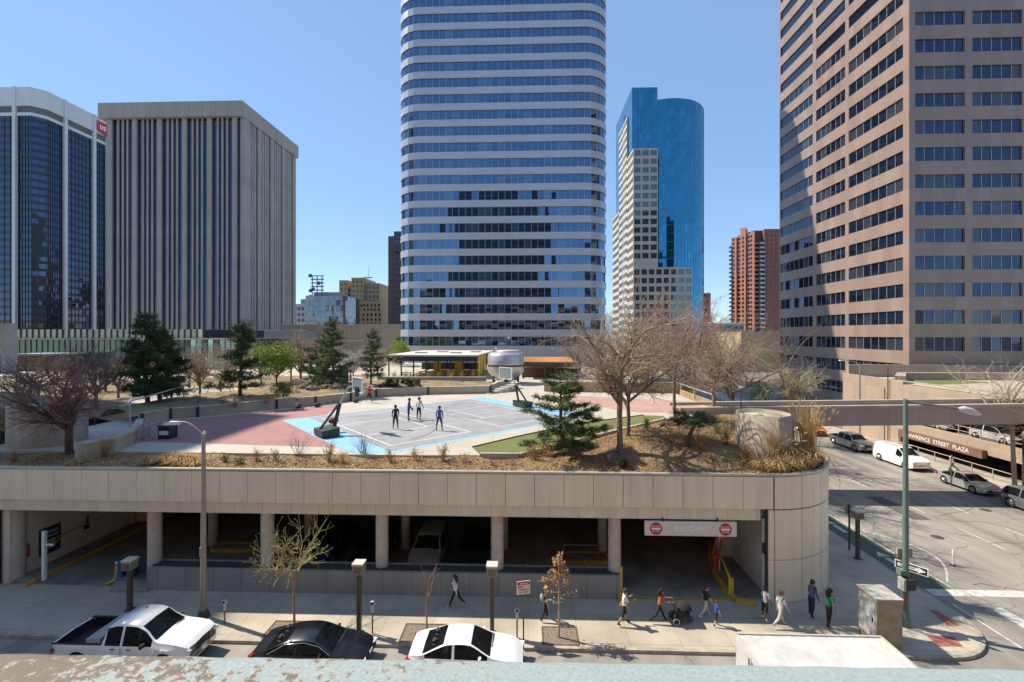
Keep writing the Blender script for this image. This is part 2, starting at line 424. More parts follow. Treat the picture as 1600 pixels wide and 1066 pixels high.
while x < XR - 5.1:
    w = min(1.55, XR - 5 - x)
    t = rnd.uniform(-.004, .004)
    pn.add([(x + .012, YF + t, 4.99), (x + w - .012, YF - t, 4.99), (x + w - .012, YF - t * .6, 6.66), (x + .012, YF + t * 1.4, 6.66),
            (x + .012, YF + .06, 4.99), (x + w - .012, YF + .06, 4.99), (x + w - .012, YF + .06, 6.66), (x + .012, YF + .06, 6.66)],
           [(0, 1, 2, 3), (5, 4, 7, 6), (4, 0, 3, 7), (1, 5, 6, 2), (3, 2, 6, 7), (4, 5, 1, 0)], 0)
    x += 1.55
# the rounded corner of the panels
CX, CY, CR = XR - 5, YF + 5, 5.0
def ca(a, r): return (CX + r * math.cos(R(a)), CY + r * math.sin(R(a)))
nseg = 5
for s_ in range(nseg):
    a0, a1 = -90 + s_ * 18 + .25, -90 + (s_ + 1) * 18 - .25
    for (z0, z1) in ((4.99, 6.66), (2.36, 4.93), (.16, 2.33)):
        o = [ca(a0 + (a1 - a0) * i / 5, CR) for i in range(6)]; n_ = [ca(a0 + (a1 - a0) * i / 5, CR - .06) for i in range(6)]
        pn.ring(n_, o, z0, z1, 0, False)
pn.ring([ca(-90 + i * 4.5, CR - .3) for i in range(21)], [ca(-90 + i * 4.5, CR - .06) for i in range(21)], 0.1, 6.7, 1, False)
# straight panels left of the corner, beside the exit
for (z0, z1) in ((2.36, 4.93), (.16, 2.33)):
    pn.box(AX(1201, YF), CX - .015, YF, YF + .06, z0, z1, 0)
pn.box(AX(1200, YF), CX, YF + .06, YF + .35, .1, 4.98, 1)
pn.build('fascia', [panel_m, panel_gap], gar)
cp = MB(); inn = [(XL - 5, YF + .22)] + [ca(-90 + i * 4.5, CR - .22) for i in range(21)] + [(XR - .22, 112)]
out = [(XL - 5, YF - .03)] + [ca(-90 + i * 4.5, CR + .03) for i in range(21)] + [(XR + .03, 112)]
cp.ring(inn, out, 6.70, 6.80, 0, False); cp.build('coping', coping_m, gar)
bm_ = MB(); x = XL - 5 + .97
XB = AX(1188, YF + .1)
while x < XB:
    w = min(1.55, XB - x); bm_.box(x + .006, x + w - .006, YF + .09, YF + .5, 4.37, 4.975, 0); x += 1.55
bm_.box(XL - 5, XB, YF + .12, YF + .48, 4.38, 4.97, 1)
bm_.build('beam', [beam_m, panel_gap], gar)
# columns
def column(x, y, r, z0, z1):
    m = MB(); m.lathe([(r, z0), (r, z1)], (x, y, 0), 20); m.lathe([(r + .004, (z0 + z1) * .55), (r + .004, (z0 + z1) * .55 + .03)], (x, y, 0), 20)
    return m.build('column', colm, gar)
for px in (242, 418, 597, 777, 960): column(AX(px, YF + .75), YF + .75, .34, .1, 4.37)
column(AX(21, YF + .8), YF + .85, .5, .1, 4.37)
for px in (333, 483, 634, 787, 941): column(AX(px, 29.9), 29.9, .28, .02, 4.9)
for px in (300, 380, 560, 700, 840): column(AX(px, 37), 37, .28, .02, 4.9)
column(AX(1194, YF + .55), YF + .5, .16, .1, 4.37)
XW0, XW1 = AX(229, YF), AX(967, YF)
lw = MB(); lw.box(XW0, XW1, YF, YF + .18, .1, 1.36); lw.box(XW0 + .02, XW1 - .02, YF + .18, YF + .9, .1, 1.28); lw.box(XW0, XW1, YF + .9, YF + 1.05, .1, 1.36)
lw.build('low_wall', lowwall_m, gar)
ws = MB()
for i in range(70):
    xx = XW0 + .1 + (XW1 - XW0 - .2) * (i + .5) / 70
    ws.cbox((xx, YF + .55, 1.29), (.6, .6, .07 + .04 * rnd.random()), 0, rnd.random())
ws.build('planter_soil', M('dry_dark_soil', (.07, .055, .042), .95, .4, 9, bump=.5), gar)
# shell: floor, ceiling, walls
fl = MB(); fl.box(XL - .2, 13.1, 24.72, 54, -.3, .156); fl.build('floor', garage_floor_m, gar)
ce = MB(); ce.box(XL - 5, 13.2, YF + .5, 54, 4.9, 5.3)
for i in range(8): ce.box(XL, 13.1, 27.5 + 3.2 * i, 27.9 + 3.2 * i, 4.5, 4.9)
ce.build('ceiling', dark_in, gar)
iw = MB(); iw.box(XL - .3, XL, YF + .35, 54, .1, 4.9); iw.box(XL, XL + 1.2, 33.0, 33.8, .157, 4.9)
iw.build('inner_wall', innerwall_m, gar)
iw = MB(); iw.box(12.72, 13.0, YF + .4, 29.6, .157, 4.9); iw.box(11.9, 12.72, 29.3, 29.6, .157, 4.9)
iw.build('inner_wall', innerwall_m, gar)
bw = MB(); bw.box(XL, 13.2, 54, 54.4, 0, 4.9); bw.box(12.75, 13.0, 29.6, 54, .157, 4.9); bw.box(XL + .01, XL + .5, 46, 54, .157, 4.9)
bw.build('back_wall', dark_in, gar)
sd = MB(); sd.box(XR - .3, XR, CY, 112, -.05, 6.7); sd.box(XL - 5, XL - 4.7, YF + .3, 60, -.05, 6.7); sd.box(XL - 5, XL - .5, YF + .1, YF + .3, .1, 4.97)
sd.build('side_wall', panel_m, gar)
# ------------------------------------------------ things in the entrance and the exit
def rail_thing(label, pts, posts, r=.035, mat=None, name='railing', group=None, mid=.5):
    t = thing(name, label, 'railing', pts[0], 0, group); o = Vector(pts[0])
    m = MB()
    m.tube([Vector(p) - o for p in pts], r, 8)
    if mid: m.tube([Vector(p) - o - Vector((0, 0, mid)) for p in pts], r * .8, 8)
    m.build('rail', mat or grey_m, t)
    for p in posts:
        q = MB(); q.tube([Vector(p[:3]) - o, Vector((p[0], p[1], p[2])) - o - Vector((0, 0, p[3] if len(p) > 3 else 1.0))], r * 1.1, 8); q.build('post', mat or grey_m, t)
    return t
xr = AX(34, 25.4)
t = thing('railing', 'yellow pipe railing along the white ramp wall at the entrance', 'railing', (xr, 25.3, .156))
m = MB(); m.tube([(0, -.3, .95), (0, 0, 1.0), (.0, .5, 1.35), (.1, 2.2, 1.5), (.1, 7.6, 1.55)], .04, 8); m.build('rail', yellow_m, t)
m = MB(); m.tube([(0, 0, .25), (.05, 1.2, .95), (.1, 2.4, 1.4)], .035, 8); m.build('rail', yellow_m, t)
m = MB(); m.tube([(0, -.3, 0), (0, -.3, .97)], .075, 10); m.build('post', yellow_m, t)
m = MB(); m.tube([(0, .02, 0), (0, .02, 1.0)], .075, 10); m.build('post', yellow_m, t)
m = MB(); m.tube([(.1, 7.4, 0), (.1, 7.4, 1.55)], .12, 10); m.build('post', yellow_m, t)
kb = MB(); pts = [G(26, 921, .156), G(60, 912, .156)] + [Vector((AX(60, 25.9) + .0, y, .156)) for y in (27, 31, 36, 44)]
pts = [Vector((-27.75 + .05 * i, y, .156)) for i, y in enumerate((24.45, 25.2, 27, 30, 34, 40, 46))]
for a, b_ in zip(pts, pts[1:]): kb.add([(a.x - .14, a.y, .15), (a.x + .14, a.y, .15), (a.x + .12, a.y, .31), (a.x - .12, a.y, .31), (b_.x - .14, b_.y, .15), (b_.x + .14, b_.y, .15), (b_.x + .12, b_.y, .31), (b_.x - .12, b_.y, .31)],
    [(3, 2, 1, 0), (4, 5, 6, 7), (0, 1, 5, 4), (1, 2, 6, 5), (2, 3, 7, 6), (3, 0, 4, 7)])
tag(kb.build('yellow_curb', curb_y), 'long straight yellow kerb running up the entrance ramp', 'curb')
sp = MB(); sp.prism([(XL + .02, 24.9), (-27.92, 24.9), (-27.9, 33), (XL + .02, 33)], .157, .29); S(sp.build('ramp_walkway', garage_floor_m))
wp = thing('height_post', 'white square post with a short arm beside the blue wall sign', 'post', (G(54, 914, .29).x, 24.95, .29))
m = MB(); m.box(-.08, .08, -.08, .08, 0, 2.75); m.build('post', white_m, wp)
m = MB(); m.box(.08, .55, -.04, .04, 1.95, 2.03); m.build('arm', white_m, wp)
bsn = thing('wall_sign', 'dark blue sign with white lines and a grey square on the white ramp wall', 'sign', (XL + .01, 26.9, 1.66))
y0s, y1s = 26.3, 27.5
m = MB(); m.box(0, .05, -.62, .62, -.8, .8); m.build('board', M('navy_sign', (.012, .03, .11), .4, .1), bsn)
m = MB(); m.box(.05, .06, -.28, .28, -.5, .05); m.build('grey_square', M('sign_grey', (.3, .3, .3), .5, .1), bsn)
text('lettering', 'PARKING', .23, white_m, bsn, (.056, 0, .5), (R(90), 0, R(90)))
text('lettering', 'ENTRANCE', .19, white_m, bsn, (.056, 0, .24), (R(90), 0, R(90)))
ph = thing('wall_phone', 'dark wall telephone on the white ramp wall near the pier', 'phone', (XL, 29.2, 1.7))
m = MB(); m.box(0, .12, -.15, .15, -.35, -.05); m.build('body', black_m, ph)
m = MB(); m.tube([(.08, 0, -.05), (.1, .05, .5)], .05, 6); m.build('handset', black_m, ph)
ex = thing('fire_extinguisher', 'red extinguisher hanging on the wall behind the left column', 'extinguisher', (XL + .12, 25.6, 1.6))
m = MB(); m.lathe([(.02, -.35), (.09, -.33), (.09, .2), (.03, .3)], n=12); m.build('cylinder', red_m, ex)
m = MB(); m.lathe([(.03, .3), (.03, .36)], n=8); m.box(-.02, .1, -.02, .02, .36, .4); m.build('valve', black_m, ex)
# yellow hoop bollard and blue bins beside the entrance drive
ib = thing('bollard', 'leaning yellow bollard at the entrance island', 'bollard', G(175, 914, .15))
m = MB(); m.tube([(-.25, -.1, .08), (.05, .1, .22), (.1, .12, .3), (.13, .15, 1.15)], .06, 8); m.build('post', yellow_m, ib)
m = MB(); m.lathe([(.065, 1.14), (.05, 1.2), (.01, 1.22)], (.13, .15, 0), 10); m.build('cap', white_m, ib)
isl = MB(); isl.prism([G(172, 926, .15), G(180, 912, .15), G(230, 908, .15), G(230, 926, .15)][::1], .15, .27); tag(isl.build('curb_island', conc_d), 'small concrete kerb island beside the leaning yellow bollard', 'curb')
for dx, lb in ((-.22, 'blue bin left of the yellow bollard in the entrance'), (.42, 'blue bin right of the yellow bollard in the entrance')):
    p = G(182, 908, .15); bb = thing('trash_bin', lb, 'bin', (p.x + dx, p.y + .6, .157))
    m = MB(); m.prism([(-.2, -.22), (.2, -.22), (.2, .22), (-.2, .22)], 0, .85); m.build('bin_body', M('blue_plastic', (.02, .12, .35), .5, .1), bb)
    m = MB(); m.prism([(-.22, -.24), (.22, -.24), (.22, .24), (-.22, .24)], .855, .92); m.build('lid', M('blue_plastic'[:], (.02, .12, .35)), bb)
# islands with yellow kerbs deep in the garage
def island(cx, cy, L, W, label):
    t = thing('traffic_island', label, 'island', (cx, cy, .157))
    o = [(L / 2 - W / 2 + W / 2 * math.cos(R(a)), W / 2 * math.sin(R(a))) for a in range(-90, 91, 18)] + [(-L / 2 + W / 2 + W / 2 * math.cos(R(a)), W / 2 * math.sin(R(a))) for a in range(90, 271, 18)]
    i_ = [(x_ * (1 - .3 / L), y_ * (1 - .3 / W)) for x_, y_ in o]
    m = MB(); m.ring(i_, o, 0, .22); m.build('kerb', curb_y, t)
    m = MB(); m.prism([(x_ * .999, y_ * .999) for x_, y_ in i_], 0, .17); m.build('slab', garage_floor_m, t)
    return t
p = G(360, 862, .16); island(p.x, p.y + .4, 3.0, 1.1, 'yellow kerbed island behind the second front column')
p = G(912, 878, .16); i1 = island(p.x, p.y + .3, 3.4, 1.3, 'yellow kerbed island with a grey rail near the exit')
rail_thing('short grey rail standing on the kerbed island near the exit', [(p.x - 1.2, p.y + .4, 1.0), (p.x + 1.3, p.y + .4, 1.0)], [(p.x - 1.2, p.y + .4, 1.0, .84), (p.x + 1.0, p.y + .4, 1.0, .84)], .03, grey_m, mid=0)
yb = MB(); yb.box(AX(806, 36), AX(933, 36), 36, 36.15, 1.3, 1.55); tag(yb.build('guard_beam', curb_y), 'low orange yellow guard beam far back behind the fourth column', 'guard rail')
# exit: curved kerb, rail, gate
t = MB(); cpts = [(1180, 947), (1150, 940), (1133, 924), (1118, 900), (1110, 872), (1110, 850)]
gp = [G(x_, y_, .156) for x_, y_ in cpts]
for a, b_ in zip(gp, gp[1:]):
    d = (b_ - a); d.normalize(); nn = Vector((-d.y, d.x, 0)) * .16
    t.add([a - nn, a + nn, a + nn * .8 + Vector((0, 0, .17)), a - nn * .8 + Vector((0, 0, .17)), b_ - nn, b_ + nn, b_ + nn * .8 + Vector((0, 0, .17)), b_ - nn * .8 + Vector((0, 0, .17))],
          [(3, 2, 1, 0), (4, 5, 6, 7), (0, 1, 5, 4), (1, 2, 6, 5), (2, 3, 7, 6), (3, 0, 4, 7)])
tag(t.build('yellow_curb', curb_y), 'curved yellow kerb sweeping into the exit ramp', 'curb')
exf = MB(); a = [G(983, 938, .16), G(1150, 941, .16)]
exf.box(a[0].x, a[1].x + 1.2, YF + .06, YF + .26, .1, .165); S(exf.build('threshold_stripe', curb_y))
e0 = G(1140, 932, .156); e1 = G(1122, 886, .156)
t = thing('railing', 'bright yellow pipe railing beside the exit ramp kerb', 'railing', e0)
m = MB(); m.tube([(.0, 0, 0), (0, 0, 1.0), (e1.x - e0.x, e1.y - e0.y, 1.05)], .06, 8); m.build('rail', yellow_m, t)
m = MB(); m.tube([(.14, 0, 0), (.14, 0, .95)], .07, 8); m.lathe([(.075, .95), (.01, 1.0)], (.14, 0, 0), 8); m.build('post', yellow_m, t)
m = MB(); m.tube([(e1.x - e0.x, e1.y - e0.y, 0), (e1.x - e0.x, e1.y - e0.y, 1.05)], .05, 8); m.build('post', yellow_m, t)
g0 = G(1116, 893, .156)
t = thing('barrier_gate', 'orange folded barrier arms on a white post in the exit', 'barrier', (g0.x, g0.y, .156))
m = MB(); m.box(-.12, .12, -.12, .12, 0, 1.0); m.build('housing', M('orange_red_paint', (.55, .09, .03), .5, .2), t)
m = MB(); m.bar((.1, -.05, .2), (.35, -.15, 1.9), .1); m.build('arm', M('orange_red_paint', (.55, .09, .03)), t)
m = MB(); m.bar((-.1, .1, .6), (.25, .1, 2.2), .1); m.build('arm', M('orange_red_paint', (.55, .09, .03)), t)
m = MB(); m.tube([(.3, 0, 0), (.3, 0, 3.6)], .05, 8); m.build('post', white_m, t)
for px, lb in ((968, 'small yellow bollard at the end of the low garage wall'),):
    p = G(971, 941, .15); t = thing('bollard', lb, 'bollard', (p.x, YF - .12, .15))
    m = MB(); m.lathe([(.15, 0), (.15, .35), (.1, .45)], n=12); m.build('base', curb_y, t)
    m = MB(); m.lathe([(.05, .45), (.05, 1.7), (.03, 1.74)], (.05, .1, 0), n=10); m.build('post', yellow_m, t)
# hanging sign over the exit
x0, x1 = AX(1008, YF - .1), AX(1152, YF - .1)
t = thing('exit_sign', 'long white hanging sign over the exit with two red discs', 'sign', ((x0 + x1) / 2, YF + .02, 3.92))
w = (x1 - x0) / 2
m = MB(); m.box(-w, w, -.06, .06, -.37, .37); m.build('board', M('sign_white', (.66, .62, .57), .55, .05), t)
for sx in (-1, 1):
    cx = sx * (w - .58)
    m = MB(); m.lathe([(.33, 0), (.33, .012)], (0, 0, 0), 28, axis='y'); d = m.build('disc', M('sign_red', (.5, .012, .012), .5, .1), t, (cx, -.061, 0))
    m = MB(); m.lathe([(.36, 0), (.36, .006)], (0, 0, 0), 28, axis='y'); m.build('disc_rim', white_m, t, (cx, -.0605, 0))
    m = MB(); m.box(-.24, .24, -.02, -.012, -.05, .05); m.build('bar', white_m, d)
    text('lettering', 'DO NOT', .13, white_m, d, (0, -.016, .13), FRONT); text('lettering', 'ENTER', .13, white_m, d, (0, -.016, -.14), FRONT)
text('lettering', 'Exit Only', .40, M('sign_letters', (.85, .84, .8), .5, .03), t, (-.08, -.064, .01), FRONT, bold=.006)
for sx in (-1, 1):
    m = MB(); m.box(sx * w * .6 - .03, sx * w * .6 + .03, .0, .05, .37, .55); m.build('hanger', black_m, t)
# wall camera on the corner column
t = thing('intercom_arm', 'dark bracket on the thin column beside the exit', 'bracket', (AX(1192, YF + .3), YF + .3, 2.3))
m = MB(); m.tube([(0, 0, .6), (.1, -.1, .25), (.12, -.12, 0), (.3, -.2, -.35)], .05, 6); m.build('arm', black_m, t)
m = MB(); m.cbox((.05, -.05, .55), (.18, .14, .5), 0, .3); m.build('box', dgrey_m, t)
# ================================================================== towers
g_mid = GLASS('blue_mirror_glass', (.115, .205, .33), .9, .02, wob=.012)
g_dark = GLASS('dark_mirror_glass', (.06, .08, .125), .85, .02, wob=.03)
g_navy = GLASS('navy_mirror_glass', (.075, .105, .18), .88, .03, wob=.02)
g_teal = GLASS('teal_mirror_glass', (.05, .25, .42), .9, .03, wob=.008)
g_green = GLASS('green_glass', (.36, .56, .52), .7, .03, wob=.01)
mull_m = M('light_mullion', (.45, .5, .56), .4, .1, metal=.4)
dmull_m = M('dark_mullion', (.03, .03, .035), .4, .1)
def pane_strip(mb, pts, z0, z1, mi=0, tilt=.006, r=rnd, alt=None):
    """separate flat panes between consecutive outline points, each minutely out of true as real panes are"""
    for a, b_ in zip(pts, pts[1:]):
        d = Vector((b_[0] - a[0], b_[1] - a[1], 0)); n = Vector((d.y, -d.x, 0)); n.normalize()
        q = [Vector((a[0], a[1], z0)), Vector((b_[0], b_[1], z0)), Vector((b_[0], b_[1], z1)), Vector((a[0], a[1], z1))]
        t1, t2 = r.uniform(-tilt, tilt), r.uniform(-tilt, tilt)
        q = [q[0] + n * (t1 + t2), q[1] + n * (t1 - t2), q[2] + n * (-t1 - t2), q[3] + n * (-t1 + t2)]
        mb.add(q, [(0, 1, 2, 3)], alt if alt is not None and r.random() < .16 else mi)
def bands(root, zs, variants, name='window', rnd_=rnd):
    """copies of a window at each height; variants are meshes built at z=0"""
    for z, me in zs: put(name, me, root, (0, 0, z))

# ---- central tower: white bands, rounded corners
T = thing('office_tower', 'tall central office tower with white bands, blue window ribbons and rounded corners', 'tower', (0, 0, 0))
X0, X1, Y0, Y1, RC = AX(624.5, 117.5), AX(948.5, 117.5), 113.0, 158.0, 6.2
def rrect(x0, x1, y0, y1, r, nst, narc=6):
    p = []
    def line(a, b_, n): 
        for i in range(n): p.append((a[0] + (b_[0] - a[0]) * i / n, a[1] + (b_[1] - a[1]) * i / n))
    for (cx, cy, a0, e) in ((x0 + r, y0 + r, 180, 0), (x1 - r, y0 + r, 270, 1), (x1 - r, y1 - r, 0, 2), (x0 + r, y1 - r, 90, 3)):
        for i in range(narc): p.append((cx + r * math.cos(R(a0 + 90 * i / narc)), cy + r * math.sin(R(a0 + 90 * i / narc))))
        A = (cx + r * math.cos(R(a0 + 90)), cy + r * math.sin(R(a0 + 90)))
        nx = [(x1 - r, y0), (x1, y1 - r), (x0 + r, y1), (x0, y0 + r)][e]
        ln = math.hypot(nx[0] - A[0], nx[1] - A[1]); line(A, nx, max(1, round(ln / nst)))
    return p
og = rrect(X0 + .25, X1 - .25, Y0 + .25, Y1 - .25, RC - .25, 1.62)
oo = rrect(X0, X1, Y0, Y1, RC, 1.62); oi = rrect(X0 + .5, X1 - .5, Y0 + .5, Y1 - .5, RC - .5, 1.62)
bandm = M('white_aluminium_band', (.53, .54, .57), .35, .05, .15, metal=.3, big=.04, stretch=(1, 1, .3))
var = []
for k in range(4):
    m = MB(); pane_strip(m, og + og[:1], 0, 2.26, 0, .022, alt=2)
    for p in og: m.cbox((p[0], p[1], 1.13), (.07, .07, 2.26), 1)
    var.append(m.mesh('window_ribbon', [g_mid, mull_m, GLASS('blind_behind_blue_glass', (.145, .245, .375), .75, .05)]))
sm_ = MB(); sm_.ring(oi, oo, 0, 1.72); span_me = sm_.mesh('spandrel', bandm)
zb = 11.2
NFL = 24
for k in range(NFL):
    put('window_ribbon', var[k % 4], T, (0, 0, zb + 3.985 * k))
    put('spandrel', span_me, T, (0, 0, zb + 3.985 * k + 2.262))
m = MB(); m.ring(oi, oo, -.05, zb - .003); m.build('base_wall', bandm, T)
ct = zb + 3.985 * NFL; m = MB(); m.ring(oi, oo, ct, ct + 3.2); m.build('parapet', bandm, T)
m = MB(); m.prism(rrect(X0 + .6, X1 - .6, Y0 + .6, Y1 - .6, RC - .6, 8), ct + .1, ct + .8); m.build('roof', conc_d, T)
m = MB(); m.prism(rrect(X0 + 2, X1 - 2, Y0 + 2, Y1 - 2, RC - 2, 8), -.05, ct); m.build('core', M('dark_interior', (.03, .03, .035), .8, .2), T)

# ---- right tower: rose granite with ribbon windows
T = thing('granite_tower', 'rose granite office tower with ribbons of dark windows on the right', 'tower', (0, 0, 0))
cx0, cy0 = 56.2, 70.0
cy1 = 105.0; cx1 = 104.0
ZT = 99.0
gran = PANEL('rose_granite', (.305, .222, .182), 1.66, 2.0, .012, .09, .32, 'XZ+Y', mort=.7, stain=.1, fine=3, coat=.15, oz=.4)
def yfar(px): # Y on the plane X=cx0 in column px
    t = (px - 800) / F; return cx0 * (CT + t * ST) / (t * CT - ST)
LG = [(yfar(1411), yfar(1326), 7), (yfar(1320.5), yfar(1275), 6), (yfar(1270), yfar(1219.5), 7)]
def xn(px): return AX(px, cy0)
FG = [(xn(1430), xn(1508), 5), (xn(1519.5), xn(1598), 5), (xn(1609), xn(1688), 5), (xn(1699), xn(1778), 5)]
rows = [-.42 + 4.0 * k for k in range(25)]
rows = [3.6 + 4.0 * k for k in range(23)]
TH_ = .45
w = MB()
def wall_bands(lo, hi, flat, groups, axis, rows_, h, ztop):
    """wall strip pieces around window openings; no overlapping faces"""
    z = -.05
    for r_ in list(rows_) + [ztop]:
        if axis == 'y': w.box(cx0, cx0 + TH_, lo, hi, z, r_)
        else: w.box(lo, hi, cy0, cy0 + TH_, z, r_)
        z = r_ + h
    for r_ in rows_:
        e = lo
        for (a, b_, n) in groups + [(hi, hi, 0)]:
            if a - e > .01:
                if axis == 'y': w.box(cx0, cx0 + TH_, e, a, r_, r_ + h)
                else: w.box(e, a, cy0, cy0 + TH_, r_, r_ + h)
            e = b_
hW = 2.02
wall_bands(cy0 + TH_, cy1, 0, LG, 'y', rows, hW, ZT)
wall_bands(cx0, cx1, 0, FG, 'x', rows, hW, ZT)
w.build('wall', gran, T)
m = MB(); m.box(cx0 + .6, cx1, cy0 + .6, cy1, 0, ZT - 1); m.build('core', MATS['dark_interior'], T)
m = MB(); m.box(cx0 + TH_, cx1 - .01, cy0 + TH_, cy1 - .01, ZT - .9, ZT - .3); m.build('roof', conc_d, T)
def ribbon_y(a, b_, n, dx=.22):
    m = MB(); pts = [(cx0 + dx, b_ - (b_ - a) * i / n) for i in range(n + 1)]
    pane_strip(m, pts, 0, hW, 0, .018, alt=2)
    for p in pts: m.box(p[0] - .06, p[0] + .04, p[1] - .03, p[1] + .03, 0, hW, 1)
    return m.mesh('window', [g_dark, mull_m, GLASS('blind_behind_dark_glass', (.09, .105, .125), .6, .06)])
def ribbon_x(a, b_, n, dy=.22):
    m = MB(); pts = [(a + (b_ - a) * i / n, cy0 + dy) for i in range(n + 1)]
    pane_strip(m, pts, 0, hW, 0, .03, alt=2)
    for p in pts: m.box(p[0] - .03, p[0] + .03, p[1] - .06, p[1] + .04, 0, hW, 1)
    return m.mesh('window', [g_dark, mull_m, GLASS('blind_behind_dark_glass', (.09, .105, .125), .6, .06)])
for (a, b_, n) in LG:
    vs = [ribbon_y(a, b_, n) for _ in range(3)]
    for i, r_ in enumerate(rows):
        if r_ < 66: put('window', vs[i % 3], T, (0, 0, r_))
for (a, b_, n) in FG[:2]:
    vs = [ribbon_x(a, b_, n) for _ in range(4)]
    for i, r_ in enumerate(rows):
        if r_ < 66: put('window', vs[(i * 3) % 4], T, (0, 0, r_))
m = MB()
for r_ in rows:
    for (a, b_, n) in LG:
        if r_ >= 66: m.quad((cx0 + .22, b_, r_), (cx0 + .22, a, r_), (cx0 + .22, a, r_ + hW), (cx0 + .22, b_, r_ + hW))
    for j, (a, b_, n) in enumerate(FG):
        if r_ >= 66 or j > 1: m.quad((a, cy0 + .22, r_), (b_, cy0 + .22, r_), (b_, cy0 + .22, r_ + hW), (a, cy0 + .22, r_ + hW))
m.build('upper_windows', g_dark, T)['kind'] = 'stuff'

# ---- beige block with vertical fins
T = thing('finned_office_block', 'beige concrete office block with tall vertical fins and a plain roof band', 'building', (0, 0, 0))
by = 170.0; bx0 = AX(168, by); bx1 = AX(379, by)
by1 = by + 39.0; ztop = AZ(157, AX(378, by), by - 1.6); zband = AZ(184, AX(378, by), by)
fin_m = PANEL('beige_precast', (.37, .345, .31), 50, 3.9, .03, .05, .8, 'XZ+Y', mort=.82, stain=.12, fine=2)
prs = MB()
# roof band, overhanging
ov0, ov1 = AX(152.5, by - 1.6), AX(378.5, by - 1.6)
n = 11
for i in range(n):
    a = ov0 + (ov1 - ov0) * i / n; prs.box(a + .04, ov0 + (ov1 - ov0) * (i + 1) / n - .04, by - 1.6, by - 1.2, zband, ztop)
for i in range(9):
    a = by - 1.6 + (by1 + 1.6 - by + 1.6) * i / 9; b_ = by - 1.6 + (by1 + 1.6 - by + 1.6) * (i + 1) / 9
    prs.box(ov1 - .4, ov1, a + .04 + (.41 if i == 0 else 0), b_ - .04, zband, ztop)
prs.box(ov0 + .05, ov1 - .41, by - 1.19, by1 + 1.5, zband + .05, ztop - .3)
prs.build('roof_band', PANEL('roof_band_precast', (.38, .35, .31), 5.0, 8, .02, .03, .8, 'XZ+Y', mort=.6, stain=.1, fine=2), T)
pitch = (AX(367.5, by) - AX(173, by)) / 5
xs0 = AX(173, by)
fins = MB(); wins = []
def fin_x(xc, wd, pr): fins.box(xc - wd / 2, xc + wd / 2, by - pr, by + .8, 0, zband)
def strip_x(a, b_):
    m = MB(); z = 2.0
    pane_strip(m, [(a, by + .3), (b_, by + .3)], -.1, z, 0, 0)
    while z < zband: 
        pane_strip(m, [(a, by + .3), (b_, by + .3)], z, min(z + 3.9, zband), 0, .012); z += 3.9
    z = 2.0
    while z < zband: m.box(a, b_, by + .22, by + .29, z, z + .14, 1); z += 3.9
    m.build('window_strip', [g_dark, dmull_m], T)
cur = None; edges = []
for k in range(6):
    xc = xs0 + pitch * k; fin_x(xc, 1.75, .55); edges.append((xc, 1.75))
    if k < 5:
        for j in (1, 2, 3):
            xf = xc + pitch * (.12 + .76 * j / 4 + .0); fin_x(xf, .66, .2); edges.append((xf, .66))
edges.sort()
for (a, wa), (b_, wb) in zip(edges, edges[1:]): strip_x(a + wa / 2, b_ - wb / 2)
lastx = edges[-1][0] + edges[-1][1] / 2
strip_x(lastx, bx1 - .4)
# side face
fx = bx1
def fin_y(yc, wd, pr): fins.box(fx - .8, fx + pr, yc - wd / 2, yc + wd / 2, 0, zband)
def strip_y(a, b_):
    m = MB(); z = 2.0
    while z < zband:
        pane_strip(m, [(fx - .3, a), (fx - .3, b_)], z, min(z + 3.9, zband), 0, .012); m.box(fx - .29, fx - .22, a, b_, z, z + .14, 1); z += 3.9
    m.build('window_strip', [g_dark, dmull_m], T)
e2 = [(by + 1.8, 3.6)]
pt = (by1 - by - 2.6) / 4
for k in range(5):
    if k: e2.append((by + 1.3 + pt * k, 2.6))
    if k < 4:
        for j in (1, 2, 3): e2.append((by + 1.3 + pt * k + pt * (.12 + .76 * j / 4), 1.25))
for yc, wd in e2: fin_y(yc, wd, .5 if wd > 2 else .25)
e2.sort()
for (a, wa), (b_, wb) in zip(e2, e2[1:]): strip_y(a + wa / 2, b_ - wb / 2)
fins.build('fins', fin_m, T)
m = MB(); m.box(xs0 - .5, bx1 - .9, by + .9, by1, 0, ztop - .5); m.build('core', MATS['dark_interior'], T)
m = MB(); m.box(xs0 - 1, bx1 - .05, by1, by1 + .5, 0, zband); m.box(xs0 - 1.4, xs0 - .98, by + .81, by1, 0, zband); m.build('rear_wall', fin_m, T)

# ---- dark tower with white piers, far left
T = thing('dark_glass_tower', 'dark blue glass tower with slim white piers at the left edge', 'tower', (0, 0, 0))
ly = 220.0; lx = AX(60, ly); zt = AZ(137, lx, ly); zl0 = AZ(166, lx, ly); zl1 = AZ(176, lx, ly); zl2 = AZ(181, lx, ly)
l_end = 262.0; lx0 = lx - 70
whitep = M('white_precast', (.62, .63, .64), .5, .06, .3, big=.05)
cor = 3.6                                     # cut corner
def lout(o): return [(lx0, ly - o), (lx - cor, ly - o), (lx + o, ly + cor), (lx + o, l_end)]
def strip_out(mb, o, th, z0, z1, mi=0): mb.ring(lout(o - th), lout(o), z0, z1, mi, False)
m = MB(); strip_out(m, .9, .8, zl0, zt); strip_out(m, .5, .6, zl2, zl1); m.build('crown', whitep, T)
m = MB(); strip_out(m, .1, .4, zl1, zl0)
for i in range(6): strip_out(m, .2, .1, zl1 + .1 + i * (zl0 - zl1) / 6, zl1 + .3 + i * (zl0 - zl1) / 6)
m.build('louvre_band', M('grey_louvre', (.16, .16, .165), .6, .2), T)
